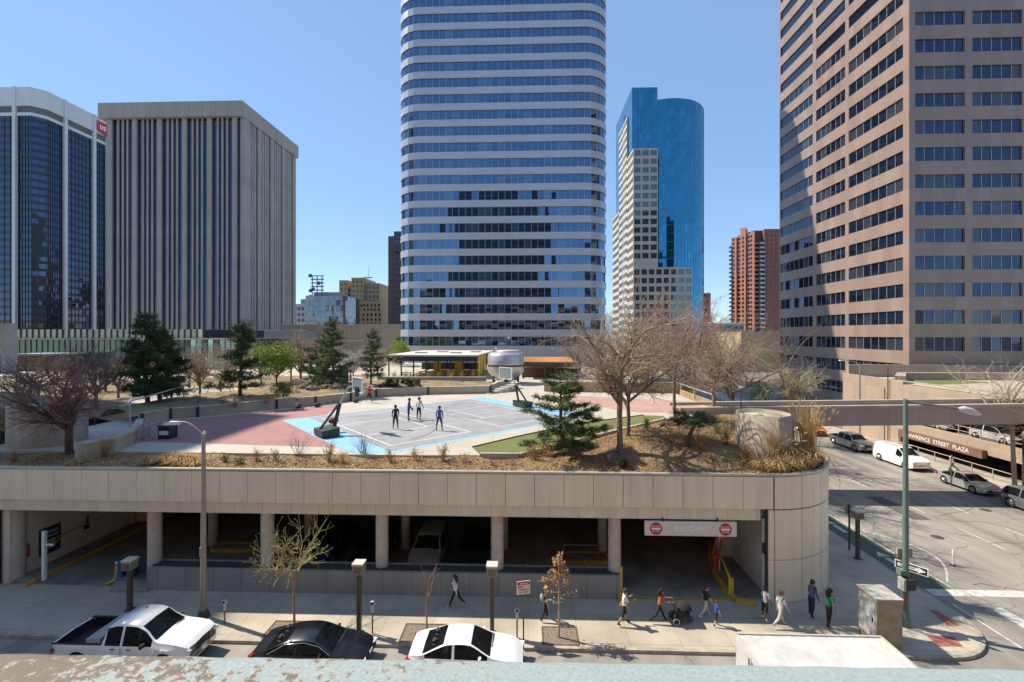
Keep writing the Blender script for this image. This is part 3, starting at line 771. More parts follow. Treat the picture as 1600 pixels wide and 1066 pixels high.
def facade(a, b_, n, name='curtain_wall'):
    m = MB(); z = 1.0
    a, b_ = Vector(a), Vector(b_)
    pts = [tuple(a + (b_ - a) * i / n) for i in range(n + 1)]
    d = (b_ - a).normalized(); nn = Vector((d.y, -d.x))
    while z < zl2 - .5:
        z1 = min(z + 3.7, zl2)
        pane_strip(m, pts, z + 1.5, z1, 0, .02)
        pane_strip(m, pts, z, z + 1.5, 1, .004); z += 3.7
    for p in pts: m.cbox((p[0] + nn.x * .1, p[1] + nn.y * .1, zl2 / 2), (.16, .2, zl2), 2, math.atan2(d.y, d.x))
    return m.build(name, [g_navy, M('dark_spandrel_glass', (.02, .024, .032), .15, .2), dmull_m], T)
def lyf(px): # y on plane X = lx
    t = (px - 800) / F; return lx * (CT + t * ST) / (t * CT - ST)
pf = [AX(-60, ly), AX(-20, ly), AX(25.5, ly), lx - cor]
ps = [ly + cor, lyf(100), lyf(145), lyf(166), l_end]
for a, b_ in zip(pf, pf[1:]): facade((a, ly), (b_, ly), 5)
facade((lx - cor, ly), (lx, ly + cor), 2)
for a, b_ in zip(ps, ps[1:]): facade((lx, a), (lx, b_), 8)
for x_ in pf[1:3]:
    m = MB(); m.box(x_ - .8, x_ + .8, ly - 1.3, ly - .02, 0, zt + .2); m.build('pier', whitep, T)
for y_ in ps[1:4]:
    m = MB(); m.box(lx + .02, lx + 1.3, y_ - .8, y_ + .8, 0, zt + .2); m.build('pier', whitep, T)
m = MB(); m.prism([(lx0, ly + 1), (lx - cor - .5, ly + 1), (lx - 1, ly + cor + .5), (lx - 1, l_end), (lx0, l_end)], 0, zt - 1); m.build('core', MATS['dark_interior'], T)
ys_ = lyf(150)
sg = thing('bank_sign', 'red and white sign cut off by the beige block on the far left tower crown', 'sign', (lx + .95, lyf(156), (zt + zl0) / 2 - .6))
m = MB()
sh = [(-4.2, 3.0), (-4.2, -1.2), (-2, -2.8), (2.5, -4.0), (7, -2.8), (7, 3.0)]
m.add([(.02, p[0], p[1]) for p in sh] + [(.3, p[0], p[1]) for p in sh], [tuple(range(5, -1, -1))[::-1], (6, 7, 8, 9, 10, 11)] + [(i, (i + 1) % 6, 6 + (i + 1) % 6, 6 + i) for i in range(6)]); m.build('board', red_m, sg)
text('lettering', 'us', 4.6, white_m, sg, (.34, .6, .3), (R(90), 0, R(90)), bold=.12)

# ---- teal tower: stone grid with a curved glass drum behind
T = thing('teal_tower', 'teal glass tower with a curved drum and a pale gridded stone front', 'tower', (0, 0, 0))
ty = 216.0; tx = AX(989.5, ty); D_ = lambda py: AZ(py, tx, ty)
tx1 = AX(1028, ty); tx2 = AX(1081.5, ty); zA = D_(232); zB = D_(418); zG = D_(128); zC = D_(148)
tyf = lambda px: tx * (CT + (px - 800) / F * ST) / ((px - 800) / F * CT - ST)
stone = M('pale_stone', (.50, .47, .42), .7, .08, .5, big=.06)
fh = 3.98
gw = MB(); wn = []
def grid_front(x0, x1, y, z0, z1, cols, first):
    """stone grid: piers and bands butted round square openings"""
    cw = (x1 - x0) / cols; z = z1 - .9
    gw.box(x0, x1, y, y + .5, z, z1)
    while z > z0 + fh:
        gw.box(x0, x1, y, y + .5, z - fh, z - 2.5)
        for i in range(cols + 1):
            a = x0 + cw * i - (.45 if i else 0); b_ = x0 + cw * i + (.45 if i < cols else 0)
            gw.box(a, b_, y, y + .5, z - 2.5, z)
        for i in range(cols): wn.append((x0 + cw * i + .45, x0 + cw * (i + 1) - .45, y + .3, z - 2.5, z))
        z -= fh
    gw.box(x0, x1, y, y + .5, z0, z)
grid_front(tx, tx1, ty, zB, zA, 3, 0)
grid_front(tx, tx2, ty - .02, 0, zB, 8, 0)
# lit side face with long bands; stepped outline
steps = [(ty + .5, tyf(979.5), zA), (tyf(979.5), tyf(967), zC - 4), (tyf(967), tyf(957.5), D_(300))]
zz = zA
def side(y0, y1, z1):
    z = z1 - .9; gw.box(tx, tx + .5, y0, y1, z, z1)
    while z > fh:
        gw.box(tx, tx + .5, y0, y1, z - fh, z - 2.2)
        n = max(2, int((y1 - y0) / 2.6)); c = (y1 - y0) / n
        for i in range(n + 1):
            a = y0 + c * i - (.3 if i else 0); b_ = y0 + c * i + (.3 if i < n else 0); gw.box(tx, tx + .5, a, b_, z - 2.2, z)
        z -= fh
sd_ = MB()
for (a, b_, z) in steps:
    side(a, b_, z); sd_.quad((tx + .28, b_, 0), (tx + .28, a, 0), (tx + .28, a, z - .9), (tx + .28, b_, z - .9))
gw.build('stone_grid', stone, T)
sd_.build('side_glazing', g_dark, T)
wn.sort(key=lambda q: -q[3])
for (a, b_, y, z0, z1) in wn[:96]:
    m = MB(); pane_strip(m, [(0, 0), (b_ - a, 0)], 0, z1 - z0, 0, .02); m.build('window', GLASS('grey_green_glass', (.14, .2, .22), .7, .04), T, (a, y, z0))
m = MB()
for (a, b_, y, z0, z1) in wn[96:]: pane_strip(m, [(a, y), (b_, y)], z0, z1, 0, .02)
if m.f: m.build('lower_windows', MATS['grey_green_glass'], T)['kind'] = 'stuff'
# glass slab and drum
gl = MB(); yd = ty + 3.0
gx0 = tx + .55; gx1 = AX(1027, yd + 2)
o = [(gx0, yd + 2 + 40), (gx0, yd + 2)] + [(gx0 + (gx1 - gx0) * i / 7, yd + 2) for i in range(1, 8)]
z = 2.0
while z < zG - 1: pane_strip(gl, o, z, min(z + fh, zG) - .05, 0, .02, alt=2); z += fh
for p in o[1:]: gl.cbox((p[0], p[1], zG / 2), (.16, .16, zG), 1)
gl.build('glass_slab', [g_teal, M('teal_mullion', (.10, .30, .42), .4, .1, metal=.4), GLASS('pale_teal_glass', (.07, .29, .45), .85, .05)], T)
RX = AX(1095.5, ty + 24)
cxd, cyd, rd = RX - 20, ty + 24, 20.0
dp = [(cxd + rd * math.cos(R(a)), cyd + rd * math.sin(R(a))) for a in [-190 + 5 * i for i in range(55)]]
dr = MB(); z = 2.0
while z < zC - 1: pane_strip(dr, dp, z, min(z + fh, zC) - .12, 0, .03, alt=2); z += fh
for p in dp[22:46]: dr.cbox((p[0], p[1], zC / 2), (.16, .16, zC), 1)
dr.build('glass_drum', [g_teal, M('teal_mullion', (.10, .30, .42), .4, .1, metal=.4), GLASS('pale_teal_glass', (.07, .29, .45), .85, .05)], T)
m = MB(); m.box(cxd - 8, cxd + 6, cyd - 8, cyd + 8, zC - .29, zC + 1.6); m.box(gx0 + 2, gx1 - 2, yd + 8, yd + 20, zG - .29, zG + .8); m.build('roof_plant', M('pale_grey_cladding', (.45, .44, .42)), T)
bl_ = MB(); z = 2.0
dpo = [(cxd + (rd + .06) * math.cos(R(a)), cyd + (rd + .06) * math.sin(R(a))) for a in [-190 + 5 * i for i in range(55)]]
dpi = [(cxd + (rd - .2) * math.cos(R(a)), cyd + (rd - .2) * math.sin(R(a))) for a in [-190 + 5 * i for i in range(55)]]
while z < zC + 1: bl_.ring(dpi, dpo, z - .12, z + .06, 0, False); z += fh
bl_.build('floor_lines', M('teal_mullion', (.10, .30, .42), .4, .1, metal=.4), T)
m = MB(); m.box(gx0 + .3, gx1 - .3, yd + 2.3, yd + 40, 0, zG - .3); m.prism([(cxd + (rd - .5) * math.cos(R(a)), cyd + (rd - .5) * math.sin(R(a))) for a in range(0, 360, 15)], 0, zC - .3)
m.box(tx + .6, tx1 - .1, ty + .6, yd + 2, 0, zA - .5); m.box(tx + .6, tx2 - .1, ty + .55, ty + 8, 0, zB - .4); m.build('core', MATS['dark_interior'], T)
m = MB(); m.box(tx2 - .5, tx2, ty + .5, ty + 9, 0, zB); m.build('flank_wall', stone, T)

# ---- brick apartment tower
T = thing('brick_apartment_tower', 'tall orange brick apartment tower with stacked glass balconies', 'building', (0, 0, 0))
ay = 330.0
brick = M('orange_brick', (.42, .19, .12), .85, .15, .6, big=.1)
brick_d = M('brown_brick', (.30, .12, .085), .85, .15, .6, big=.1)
def X_(px): return AX(px, ay)
ztb = AZ(357, X_(1180), ay)
PB_, PA_ = Vector((X_(1180), ay)), Vector((X_(1180) - 15.5, ay + 24.0))       # the sunlit wing runs back to the left
def on_wing(px, o=0.0):
    k = (px - 800) / F; q = (k * CT - ST) / (CT + k * ST); d = PA_ - PB_
    t_ = (q * PB_.y - PB_.x) / (d.x - q * d.y); p = PB_ + d * t_; n_ = Vector((d.y, -d.x)).normalized()
    if n_.y > 0: n_ = -n_
    return p + n_ * o
zt_w = ztb
for i, (a, b_, py) in enumerate([(1143.5, 1152, 372), (1152, 1158, 368), (1158, 1166.5, 357), (1166.5, 1173, 366), (1173, 1180, 362)]):
    o_ = .9 * ((i + 1) % 2); p, q = on_wing(a, o_), on_wing(b_ - .05, o_); z = AZ(py, p.x, p.y)
    m = MB(); m.prism([(p.x, p.y), (q.x, q.y), (q.x + 5, q.y + 8), (p.x + 5, p.y + 8)], 0, z); m.build('wall', brick, T)
m = MB(); m.box(X_(1194), X_(1222), ay, ay + 9, 0, ztb - .5); m.build('wall', brick_d, T)
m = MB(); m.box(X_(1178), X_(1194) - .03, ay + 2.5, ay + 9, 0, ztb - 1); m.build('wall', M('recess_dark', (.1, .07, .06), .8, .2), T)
fl_h = 3.05
rr = random.Random(4)
for k in range(22):
    z = AZ(375, X_(1185), ay) - 3 - fl_h * k * 1.02
    m = MB(); m.box(X_(1178.3), X_(1186), ay - .6, ay + 2.4, z, z + 1.1, 0); m.box(X_(1186) + .01, X_(1193.5), ay - 1.6, ay + 2.4, z - .1, z + .2, 1); m.box(X_(1186.2), X_(1193.3), ay - 1.5, ay - 1.42, z + .21, z + 1.1, 2)
    m.box(X_(1187), X_(1193), ay + 1.0, ay + 1.1, z + .3, z + 2.6, 3)
    m.build('balcony', [brick, conc_m, GLASS('balcony_glass', (.35, .45, .5), .6, .05), g_dark], T)
    p = on_wing(1143.4, .9); m = MB(); m.box(p.x - 1.6, p.x + .4, p.y - .6, p.y + 1.6, z, z + .3, 0); m.box(p.x - 1.6, p.x + .35, p.y - .6, p.y - .5, z + .31, z + 1.2, 1); m.build('balcony', [conc_d, dgrey_m], T)
m = MB()
for k in range(24):
    z = ztb - 6 - fl_h * k * 1.02
    for px, wd in ((1147, 1.2), (1155.5, 1.8), (1162, .9), (1170, 1.2), (1175, .9), (1199, .8), (1206, .8), (1212, 1.0)):
        if px > 1190: m.box(X_(px) - wd / 2, X_(px) + wd / 2, ay - .08, ay - .01, z, z + 1.7)
        else: p = on_wing(px, 1.0 if px < 1152 or 1158 < px < 1166 or px > 1173 else .1); m.cbox((p.x, p.y, z + .85), (wd * 1.3, .12, 1.7), 0, math.atan2((PA_ - PB_).y, (PA_ - PB_).x))
m.build('small_windows', g_dark, T)['kind'] = 'stuff'

# ---- small far buildings
def block(name, label, y, px0, px1, py, mt, cat='building', depth=25, base_z=0):
    t = thing(name, label, cat, (0, 0, 0)); m = MB(); a, b_ = AX(px0, y), AX(px1, y); z = AZ(py, (a + b_) / 2, y)
    m.box(a, b_, y, y + depth, base_z, z); m.build('wall', mt, t)
    return t, a, b_, z
t, a, b_, z = block('brown_building', 'small plain red brown block beside the teal tower', 380, 1094, 1110.5, 458, M('red_brown_brick', (.24, .09, .06), .85, .2, .5))
m = MB(); m.box(a + .6, b_ - .6, 379.9, 379.98, z - 3, z - 1.5); m.build('window', g_dark, t)
t, a, b_, z = block('slim_dark_tower', 'slim dark brown tower half behind the central tower', 330, 606.5, 640, 369, M('dark_brown_precast', (.105, .085, .085), .7, .15, .4))
m = MB(); m.box(AX(616, 330), b_, 329.4, 329.9, 0, AZ(362, a, 330)); m.build('stair_wall', MATS['dark_brown_precast'], t)
for k in range(24):
    m = MB(); m.box(AX(617.5, 329), AX(623.5, 329), 329.25, 329.39, z - 5 - 4.1 * k, z - 3 - 4.1 * k); m.build('window', g_navy, t)
# black glass block with antenna frame
ky = 300.0
t, a, b_, z = block('black_glass_block', 'low black glass block with an aerial frame on its roof', ky, 478, 536, 462, M('black_core', (.02, .02, .022), .6, .1), depth=30)
m = MB(); n = 16; pts = [(a - .1 + (b_ - a + .1) * i / n, ky - .15) for i in range(n + 1)] + [(b_ + .15, ky + 22 * i / 6) for i in range(1, 7)]
zz = 0.5
while zz < z: pane_strip(m, pts, zz, min(zz + 3.6, z) - .1, 0, .05); zz += 3.6
m.build('curtain_wall', GLASS('black_mirror_glass', (.2, .23, .28), .85, .03, wob=.06), t)
m = MB(); m.box(AX(490, ky + 8), AX(529, ky + 8), ky + 8, ky + 20, z, z + 3); m.build('roof_house', M('pale_grey_cladding', (.45, .44, .42), .7, .1), t)
m = MB(); xa, xb = AX(488, ky + 4), AX(503, ky + 4); zt_ = AZ(431, xa, ky + 4)
for xx in (xa, (xa + xb) / 2, xb): m.bar((xx, ky + 4, z), (xx, ky + 4, zt_), .5)
for i in range(5): zz = z + 4 + (zt_ - z - 4) * i / 4; m.bar((xa - 1, ky + 3.8, zz), (xb + 1.5, ky + 3.8, zz), .55)
for (dx, dz) in ((-1, 0), (1, -9), (-.8, -10), (5, -5), (-1, -14)): m.ball((xa + dx, ky + 3, zt_ + dz), 1.3)
m.build('aerial_frame', M('aerial_blue_grey', (.07, .09, .13), .6, .2), t)
t, a, b_, z = block('white_low_building', 'small white building at the foot of the beige block', 310, 452, 479, 475, M('white_stucco', (.62, .6, .56), .8, .1), depth=15)
for i in range(3):
    for k in range(4):
        m = MB(); xx = a + (b_ - a) * (.35 + .22 * i); m.box(xx - .8, xx + .8, 309.85, 309.98, z - 4.4 - 4 * k, z - 2.2 - 4 * k); m.build('window', g_dark, t)
m = MB(); m.box(a, b_ + 6, 326, 334, 0, z + 4.5); m.build('rear_wing', M('grey_blue_cladding', (.2, .23, .28), .6, .2), t)
# stepped tan building
sy = 360.0
t = thing('stepped_tan_building', 'stepped tan stone building with rows of small windows', 'building', (0, 0, 0))
tan = M('tan_stone', (.46, .34, .19), .8, .1, .5, big=.08)
tiers = [(530, 543.5, 438, 0), (543.5, 549, 447, 2), (549, 568, 434, 0), (568, 591, 442, 3), (568.2, 597, 471, -3), (568.4, 599.5, 486, -5)]
wl = []
for i, (p0, p1, py, dy) in enumerate(tiers):
    a, b_ = AX(p0, sy), AX(p1, sy) - .05; z = AZ(py, a, sy); m = MB(); m.box(a, b_, sy + dy, sy + 30 - i * .3, 0, z); m.build('wall', tan, t)
    for k in range(6 if i < 4 else 8):
        n = max(2, int((b_ - a) / 2.9)); zz = z - 4.2 - 3.7 * k
        for j in range(n): wl.append((a + (b_ - a) * (j + .5) / n, sy + dy - .1, zz))
wme = MB().box(-.6, .6, 0, .08, 0, 1.9).mesh('window', g_dark)
wl.sort(key=lambda q: -q[2])
for q in wl[:98]: put('window', wme, t, q)
m = MB()
for q in wl[98:]: m.box(q[0] - .6, q[0] + .6, q[1], q[1] + .08, q[2], q[2] + 1.9)
m.build('lower_windows', g_dark, t)['kind'] = 'stuff'
m = MB(); z = AZ(433, AX(560, sy), sy); m.box(AX(565, sy), AX(577, sy), sy + 5, sy + 8, z, z + .6); m.bar((AX(572, sy), sy + 6, z), (AX(572, sy), sy + 6, z + 9), .25); m.build('roof_aerial', grey_m, t)
# low tan hall behind the plaza, with copings
def low(name, label, y, px0, px1, py, depth, mt, cat='building'):
    t = thing(name, label, cat, (0, 0, 0)); a, b_ = AX(px0, y), AX(px1, y); z = AZ(py, (a + b_) / 2, y)
    m = MB(); m.box(a, b_, y, y + depth, 0, z); m.build('wall', mt, t)
    m = MB(); m.box(a - .1, b_ + .1, y - .12, y + .5, z + .003, z + .35); m.build('coping', conc_m, t); return t, a, b_, z
t, a, b_, z = low('tan_hall', 'long low tan hall between the beige block and the central tower', 150, 440, 640, 508.5, 30, PANEL('tan_precast', (.40, .31, .22), 6, 9, .04, .05, .85, 'XZ', mort=.7))
m = MB(); m.box(AX(535, 149.8), AX(570, 149.8), 149.75, 149.95, 11.5, 12.3); m.build('ledge', conc_m, t)
t2, a, b_, z = low('grey_annex', 'low grey annex at the foot of the beige block', 140, 378, 478, 517.5, 8, M('grey_annex_panel', (.26, .27, .29), .6, .15))
t, a, b_, z = low('beige_hall', 'plain beige walled hall beside the granite tower', 175, 1158, 1228, 518.5, 24, PANEL('beige_render', (.46, .36, .22), 9, 14, .04, .06, .85, 'XZ', mort=.65))
t, a, b_, z = low('grey_roofed_hall', 'low hall with a pale curved roof in front of the brick apartments', 240, 1092, 1162, 510, 30, M('blue_grey_cladding', (.16, .2, .25), .6, .2))
m = MB(); pr = [(a - 1, 239.5), (b_ + .5, 239.5), (b_ + .5, 271), (a - 1, 271)]; m.prism(pr, z + .36, [z + 1.4, z + 1.4, z + 2.8, z + 2.8]); m.build('roof', M('pale_metal_roof', (.5, .54, .55), .5, .1), t)

# ---- green glass hall on the left
T = thing('glass_hall', 'long low green glass hall with a finned upper strip behind the pines', 'building', (0, 0, 0))
hy = 92.0; xa, xb, xc = AX(-60, hy), AX(318, hy), AX(368, hy); zt2 = AZ(515, xa, hy); zt1 = AZ(529, xa, hy)
m = MB(); n = 40; pts = [(xa + (xb - xa) * i / n, hy) for i in range(n + 1)]
pane_strip(m, pts, zt1 + .1, zt2, 0, .02)
for p in pts: m.box(p[0] - .1, p[0] + .1, hy - .22, hy + .05, zt1 + .1, zt2, 1)
m.build('upper_glazing', [GLASS('reflection_pale_glass', (.60, .72, .64), .25, .1), dmull_m], T)  # white glow of reflections is put into the pale glass colour
m = MB(); n = 48; pts = [(xa + (xc - xa) * i / n, hy + .4) for i in range(n + 1)]
zl = AZ(553, xa, hy)
pane_strip(m, pts, zl, zt1 - .2, 0, .03); pane_strip(m, pts, 6.9, zl, 0, .03)
for p in pts: m.box(p[0] - .05, p[0] + .05, hy + .28, hy + .42, 6.9, zt1 - .2, 1)
m.build('lower_glazing', [g_green, dmull_m], T)
m = MB(); m.box(xa, xc, hy - .3, hy + .5, zt1 - .2, zt1 + .1); m.build('floor_edge', conc_m, T)
m = MB(); m.box(xa, xc - .2, hy + .6, hy + 22, 0, zt1 - .1); m.box(xa, xb - .2, hy + .6, hy + 22, zt1 - .09, zt2 - .05); m.build('core', MATS['dark_interior'], T)
t = thing('dark_pavilion', 'dark boxy pavilion wall in front of the green glass hall', 'building', (0, 0, 0))
a, b_ = AX(20, 84), AX(62, 84); m = MB(); m.prism([(a, 84), (b_, 84), (b_ + 3, 87), (b_ + 3, 90), (a, 90)], 5, AZ(556, a, 84)); m.build('wall', M('dark_brown_stone', (.09, .07, .05), .7, .3), t)
m = MB(); m.prism([(a - .3, 83.7), (b_ + .3, 83.7), (b_ + 3.3, 86.9), (b_ + 3.3, 90.3), (a - .3, 90.3)], AZ(556, a, 84) + .003, AZ(556, a, 84) + .35); m.build('roof', M('blue_grey_cladding'[:], (.16, .2, .25)), t)
t = thing('grey_pylon', 'grey square pylon at the left edge near the glass hall', 'pylon', (AX(9, 80), 80, 6)); m = MB(); m.box(-1.1, 1.1, -1, 1, 0, 10); m.build('shaft', M('grey_annex_panel'[:], (.26, .27, .29)), t)
m = MB(); m.box(-.7, .2, -1.1, -1.01, .5, 4.5); m.build('blue_panel', M('blue_banner', (.03, .09, .5), .5, .2), t)

# ---- what the windows mirror: the street side behind the viewer, and the tower whose shade crosses the plaza
def plain(name, label, x0, x1, y0, y1, z, mt, fl=3.8, rows_on=None):
    t = thing(name, label, 'building', (0, 0, 0)); m = MB(); m.box(x0, x1, y0, y1, -.05, z); m.build('wall', mt, t)
    w_ = MB(); zz = 3
    while zz < z - 2:
        if rows_on != 'side': w_.quad((x1, y1 + .02, zz), (x0, y1 + .02, zz), (x0, y1 + .02, zz + 1.8), (x1, y1 + .02, zz + 1.8))
        else: w_.quad((x1 + .02, y0, zz), (x1 + .02, y1, zz), (x1 + .02, y1, zz + 1.8), (x1 + .02, y0, zz + 1.8))
        zz += fl
    w_.build('window_rows', g_dark, t)['kind'] = 'stuff'; return t
plain('shading_tower', 'tall stone tower just outside the left edge', -140, -99.8, 43, 66.4, 107, M('grey_stone', (.3, .28, .26), .8, .1), rows_on='side')
plain('brick_loft', 'brick loft building across the street behind the viewer, lightened to bounce warm light', -30, 44, -30, -3.2, 27, M('warm_bounce_brick', (.50, .31, .20), .85, .15), 4.2)  # wall colour lightened to bounce warm light onto the garage fascia
plain('dark_tower_behind', 'dark glass tower behind the viewer', -46, 14, -90, -55, 100, M('dark_tower_wall', (.06, .06, .07), .4, .2))
plain('tan_tower_behind', 'tan stone tower behind the viewer', -96, -52, -70, -35, 42, M('tan_tower_wall', (.36, .28, .2), .8, .1))
plain('brown_tower_behind', 'brown tower behind the viewer to the right', 46, 84, -80, -45, 66, M('brown_tower_wall', (.16, .11, .08), .7, .1))
# ================================================================== plaza on the garage roof
ZP = 7.05
plaza_m = PANEL('plaza_concrete', (.47, .42, .355), 2.4, 2.4, .02, .05, .85, 'XY', mort=.75, stain=.12, fine=3)
deck = MB()
deck.prism([(XL - 4.6, 26.9)] + [(q.x, q.y) for q in (G(*p, ZP) for p in ((640, 711.5), (750, 711.5), (811, 712), (827, 708), (955, 676), (1039, 656), (1125, 648)))] + [(XR - .35, 42.5), (XR - .35, 112), (-115, 112), (-115, 50), (-46, 47), (XL - 4.6, 40)], 5.4, ZP, 0)
S(deck.build('plaza_deck', plaza_m))
# court
c1 = None
P1, P2 = G(600, 710, ZP), G(800, 673, ZP); Q1, Q2 = G(442, 657, ZP), G(546, 709, ZP)
ang = (math.atan2((P2 - P1).y, (P2 - P1).x) + math.atan2((Q1 - Q2).y, (Q1 - Q2).x) - PI / 2) / 2
cu, cv = Vector((math.cos(ang), math.sin(ang), 0)), Vector((-math.sin(ang), math.cos(ang), 0))
# corner: meets both edges
t_ = (Q1 - P1).dot(cu); c1 = P1 + cu * ((Q1 - P1).dot(cu) * .5 + (Q2 - P1).dot(cu) * .5)
LC = (G(746, 620, ZP) - c1).dot(cu) * .5 + (G(853, 637, ZP) - c1).dot(cu) * .5
WC = 15.5
def C(u, v, dz=0): p = c1 + cu * u + cv * v; return (p.x, p.y, ZP + dz)
court_grey = M('grey_court_paint', (.30, .305, .32), .75, .13, .9, big=.12)
court_blue = M('light_blue_court_paint', (.24, .47, .67), .7, .07, .8, big=.06)
court_white = M('white_court_line', (.68, .68, .66), .7, .12, 3)
court_dark = M('dark_court_line', (.13, .13, .15), .7, .12, 3)
def clip(pts, y0=27.02):
    out = []
    for a, b_ in zip(pts, pts[1:] + pts[:1]):
        if a[1] >= y0: out.append(a)
        if (a[1] >= y0) != (b_[1] >= y0): f_ = (y0 - a[1]) / (b_[1] - a[1]); out.append(tuple(a[k] + (b_[k] - a[k]) * f_ for k in range(3)))
    return out
m = MB(); q_ = clip([C(0, 0, .004), C(LC, 0, .004), C(LC, WC, .004), C(0, WC, .004)]); m.add(q_, [tuple(range(len(q_)))]); S(m.build('court_border', court_blue))
m = MB(); q_ = clip([C(2.0, .42, .008), C(LC - 2.0, .42, .008), C(LC - 2.0, WC - .3, .008), C(2.0, WC - .3, .008)]); m.add(q_, [tuple(range(len(q_)))]); S(m.build('court_surface', court_grey))
m = MB()
def cl(u0, v0, u1, v1, w=.05, mb=None, dz=.012):
    a, b_ = Vector(C(u0, v0, dz)), Vector(C(u1, v1, dz)); d = (b_ - a); d.normalize(); n = Vector((-d.y, d.x, 0)) * w
    (mb or m).quad(a - n, b_ - n, b_ + n, a + n)
for s_ in (0, 1):
    f = (lambda u: u) if s_ == 0 else (lambda u: LC - u)
    cl(f(2.7), 1.7, f(2.7), 14); cl(f(2.75), 1.7, f(8.9), 1.7); cl(f(2.75), 14, f(8.9), 14); cl(f(8.9), 1.65, f(8.9), 14.05)
    cl(f(2.75), 5.4, f(7.6), 5.4); cl(f(2.75), 10.2, f(7.6), 10.2); cl(f(7.6), 5.35, f(7.6), 10.25)
S(m.build('court_white_lines', court_white))
m = MB()
for s_ in (0, 1):
    f = (lambda u: u) if s_ == 0 else (lambda u: LC - u)
    for rr_, a0, a1 in ((5.6, -78, 78), (1.75, -90, 90)):
        cc = 3.3 if rr_ > 3 else 7.6
        for i in range(28):
            b0, b1 = R(a0 + (a1 - a0) * i / 28), R(a0 + (a1 - a0) * (i + 1) / 28)
            cl(f(cc + rr_ * math.cos(b0)), 7.8 + rr_ * math.sin(b0), f(cc + rr_ * math.cos(b1)), 7.8 + rr_ * math.sin(b1), .035, m, .016)
S(m.build('court_dark_arcs', court_dark))
red_pav = M('red_stained_paving', (.37, .19, .175), .8, .12, .5, big=.14, col2=(.31, .155, .15))
def sheet(name, px, mat, z=ZP, dz=.004): return pad(name, ccw([G(x, y, z + dz) for x, y in px]), z + dz, mat)
qa, qb = C(0, WC), C(0, 4.2)
pts = [G(*p, ZP) for p in [(212, 690), (224, 666), (266, 657), (309, 654), (420, 643), (493, 636), (533, 631)]]
pts = [(p.x, p.y) for p in pts] + [(C(3.5, WC)[0], C(3.5, WC)[1]), (qa[0], qa[1]), (C(0, 3.4)[0], C(0, 3.4)[1])] + [(G(380, 695, ZP).x, G(380, 695, ZP).y)]
pad('red_paving', ccw(pts), ZP + .002, red_pav)
sheet('red_paving', [(868, 620), (905, 619), (1075, 627), (1112, 641), (1040, 645), (1000, 645), (930, 635)], M('faded_red_paving', (.44, .27, .23), .85, .14, .6, big=.12), dz=.002)
lawn_m = M('lawn', (.125, .155, .045), .95, .25, 3, col2=(.16, .16, .05), bump=.3, big=.15)
lw_px = [(738, 699), (806, 683), (903, 662), (1005, 649), (1037, 650), (1039, 656), (955, 676), (827, 708), (811, 712), (750, 711)]
sheet('lawn', lw_px, lawn_m, dz=.003)
edge_m = M('dark_edging', (.12, .10, .075), .9, .3, 4)
m = MB()
def kerb(pl, w, z0, z1, mb):
    for a, b_ in zip(pl, pl[1:]):
        d = Vector((b_.x - a.x, b_.y - a.y, 0)); d.normalize(); n = Vector((-d.y, d.x, 0)) * w; a2, b2 = Vector((a.x, a.y, 0)), Vector((b_.x, b_.y, 0))
        mb.add([a2 - n + Vector((0, 0, z0)), b2 - n + Vector((0, 0, z0)), b2 + n + Vector((0, 0, z0)), a2 + n + Vector((0, 0, z0)),
                a2 - n + Vector((0, 0, z1)), b2 - n + Vector((0, 0, z1)), b2 + n + Vector((0, 0, z1)), a2 + n + Vector((0, 0, z1))],
               [(0, 3, 2, 1), (4, 5, 6, 7), (0, 1, 5, 4), (1, 2, 6, 5), (2, 3, 7, 6), (3, 0, 4, 7)])
kerb([G(738, 699, ZP), G(806, 683, ZP), G(903, 662, ZP), G(1005, 649, ZP)], .05, ZP, ZP + .06, m)
tag(m.build('lawn_edging', edge_m), 'thin dark edging strip along the back of the small lawn', 'edging')
m = MB(); kerb([G(750, 711.5, ZP), G(811, 712, ZP), G(827, 708, ZP), G(955, 676, ZP), G(1039, 656, ZP)], .12, 6.4, ZP + .14, m)
tag(m.build('lawn_kerb', conc_m), 'pale concrete kerb between the small lawn and the mulch bed', 'curb')
# mulch beds: a rolling sheet with twigs and straw lying on it
kl = [G(*p, ZP) for p in ((640, 711), (811, 712), (827, 708), (955, 676), (1039, 656), (1125, 648))]
def side_of(x, y):
    for a, b_ in zip(kl, kl[1:]):
        if a.x <= x <= b_.x: return (a.y + (b_.y - a.y) * (x - a.x) / (b_.x - a.x)) - y
    return 1 if x > kl[-1].x and y < 41 else (26.7 - y)
def mz(x, y):
    z = 6.68 + .26 * max(0, min(1, (y - 24.9) / 1.7)) + .05 * math.sin(x * 1.7 + y) + .04 * math.sin(y * 2.3 - x * .8)
    e = min(y - 24.6, XR - .2 - x)
    if x > 4 and y > 24.4: z += .75 * max(0, min(1, (side_of(x, y)) / 3)) * max(0, min(1, (y - 24.9) / 3.2)) * max(0, min(1, (x - 4) / 3)) * max(0, min(1, e / 1.5))
    if y > 26.9 and x < 3: z = min(z, 6.9)
    return z
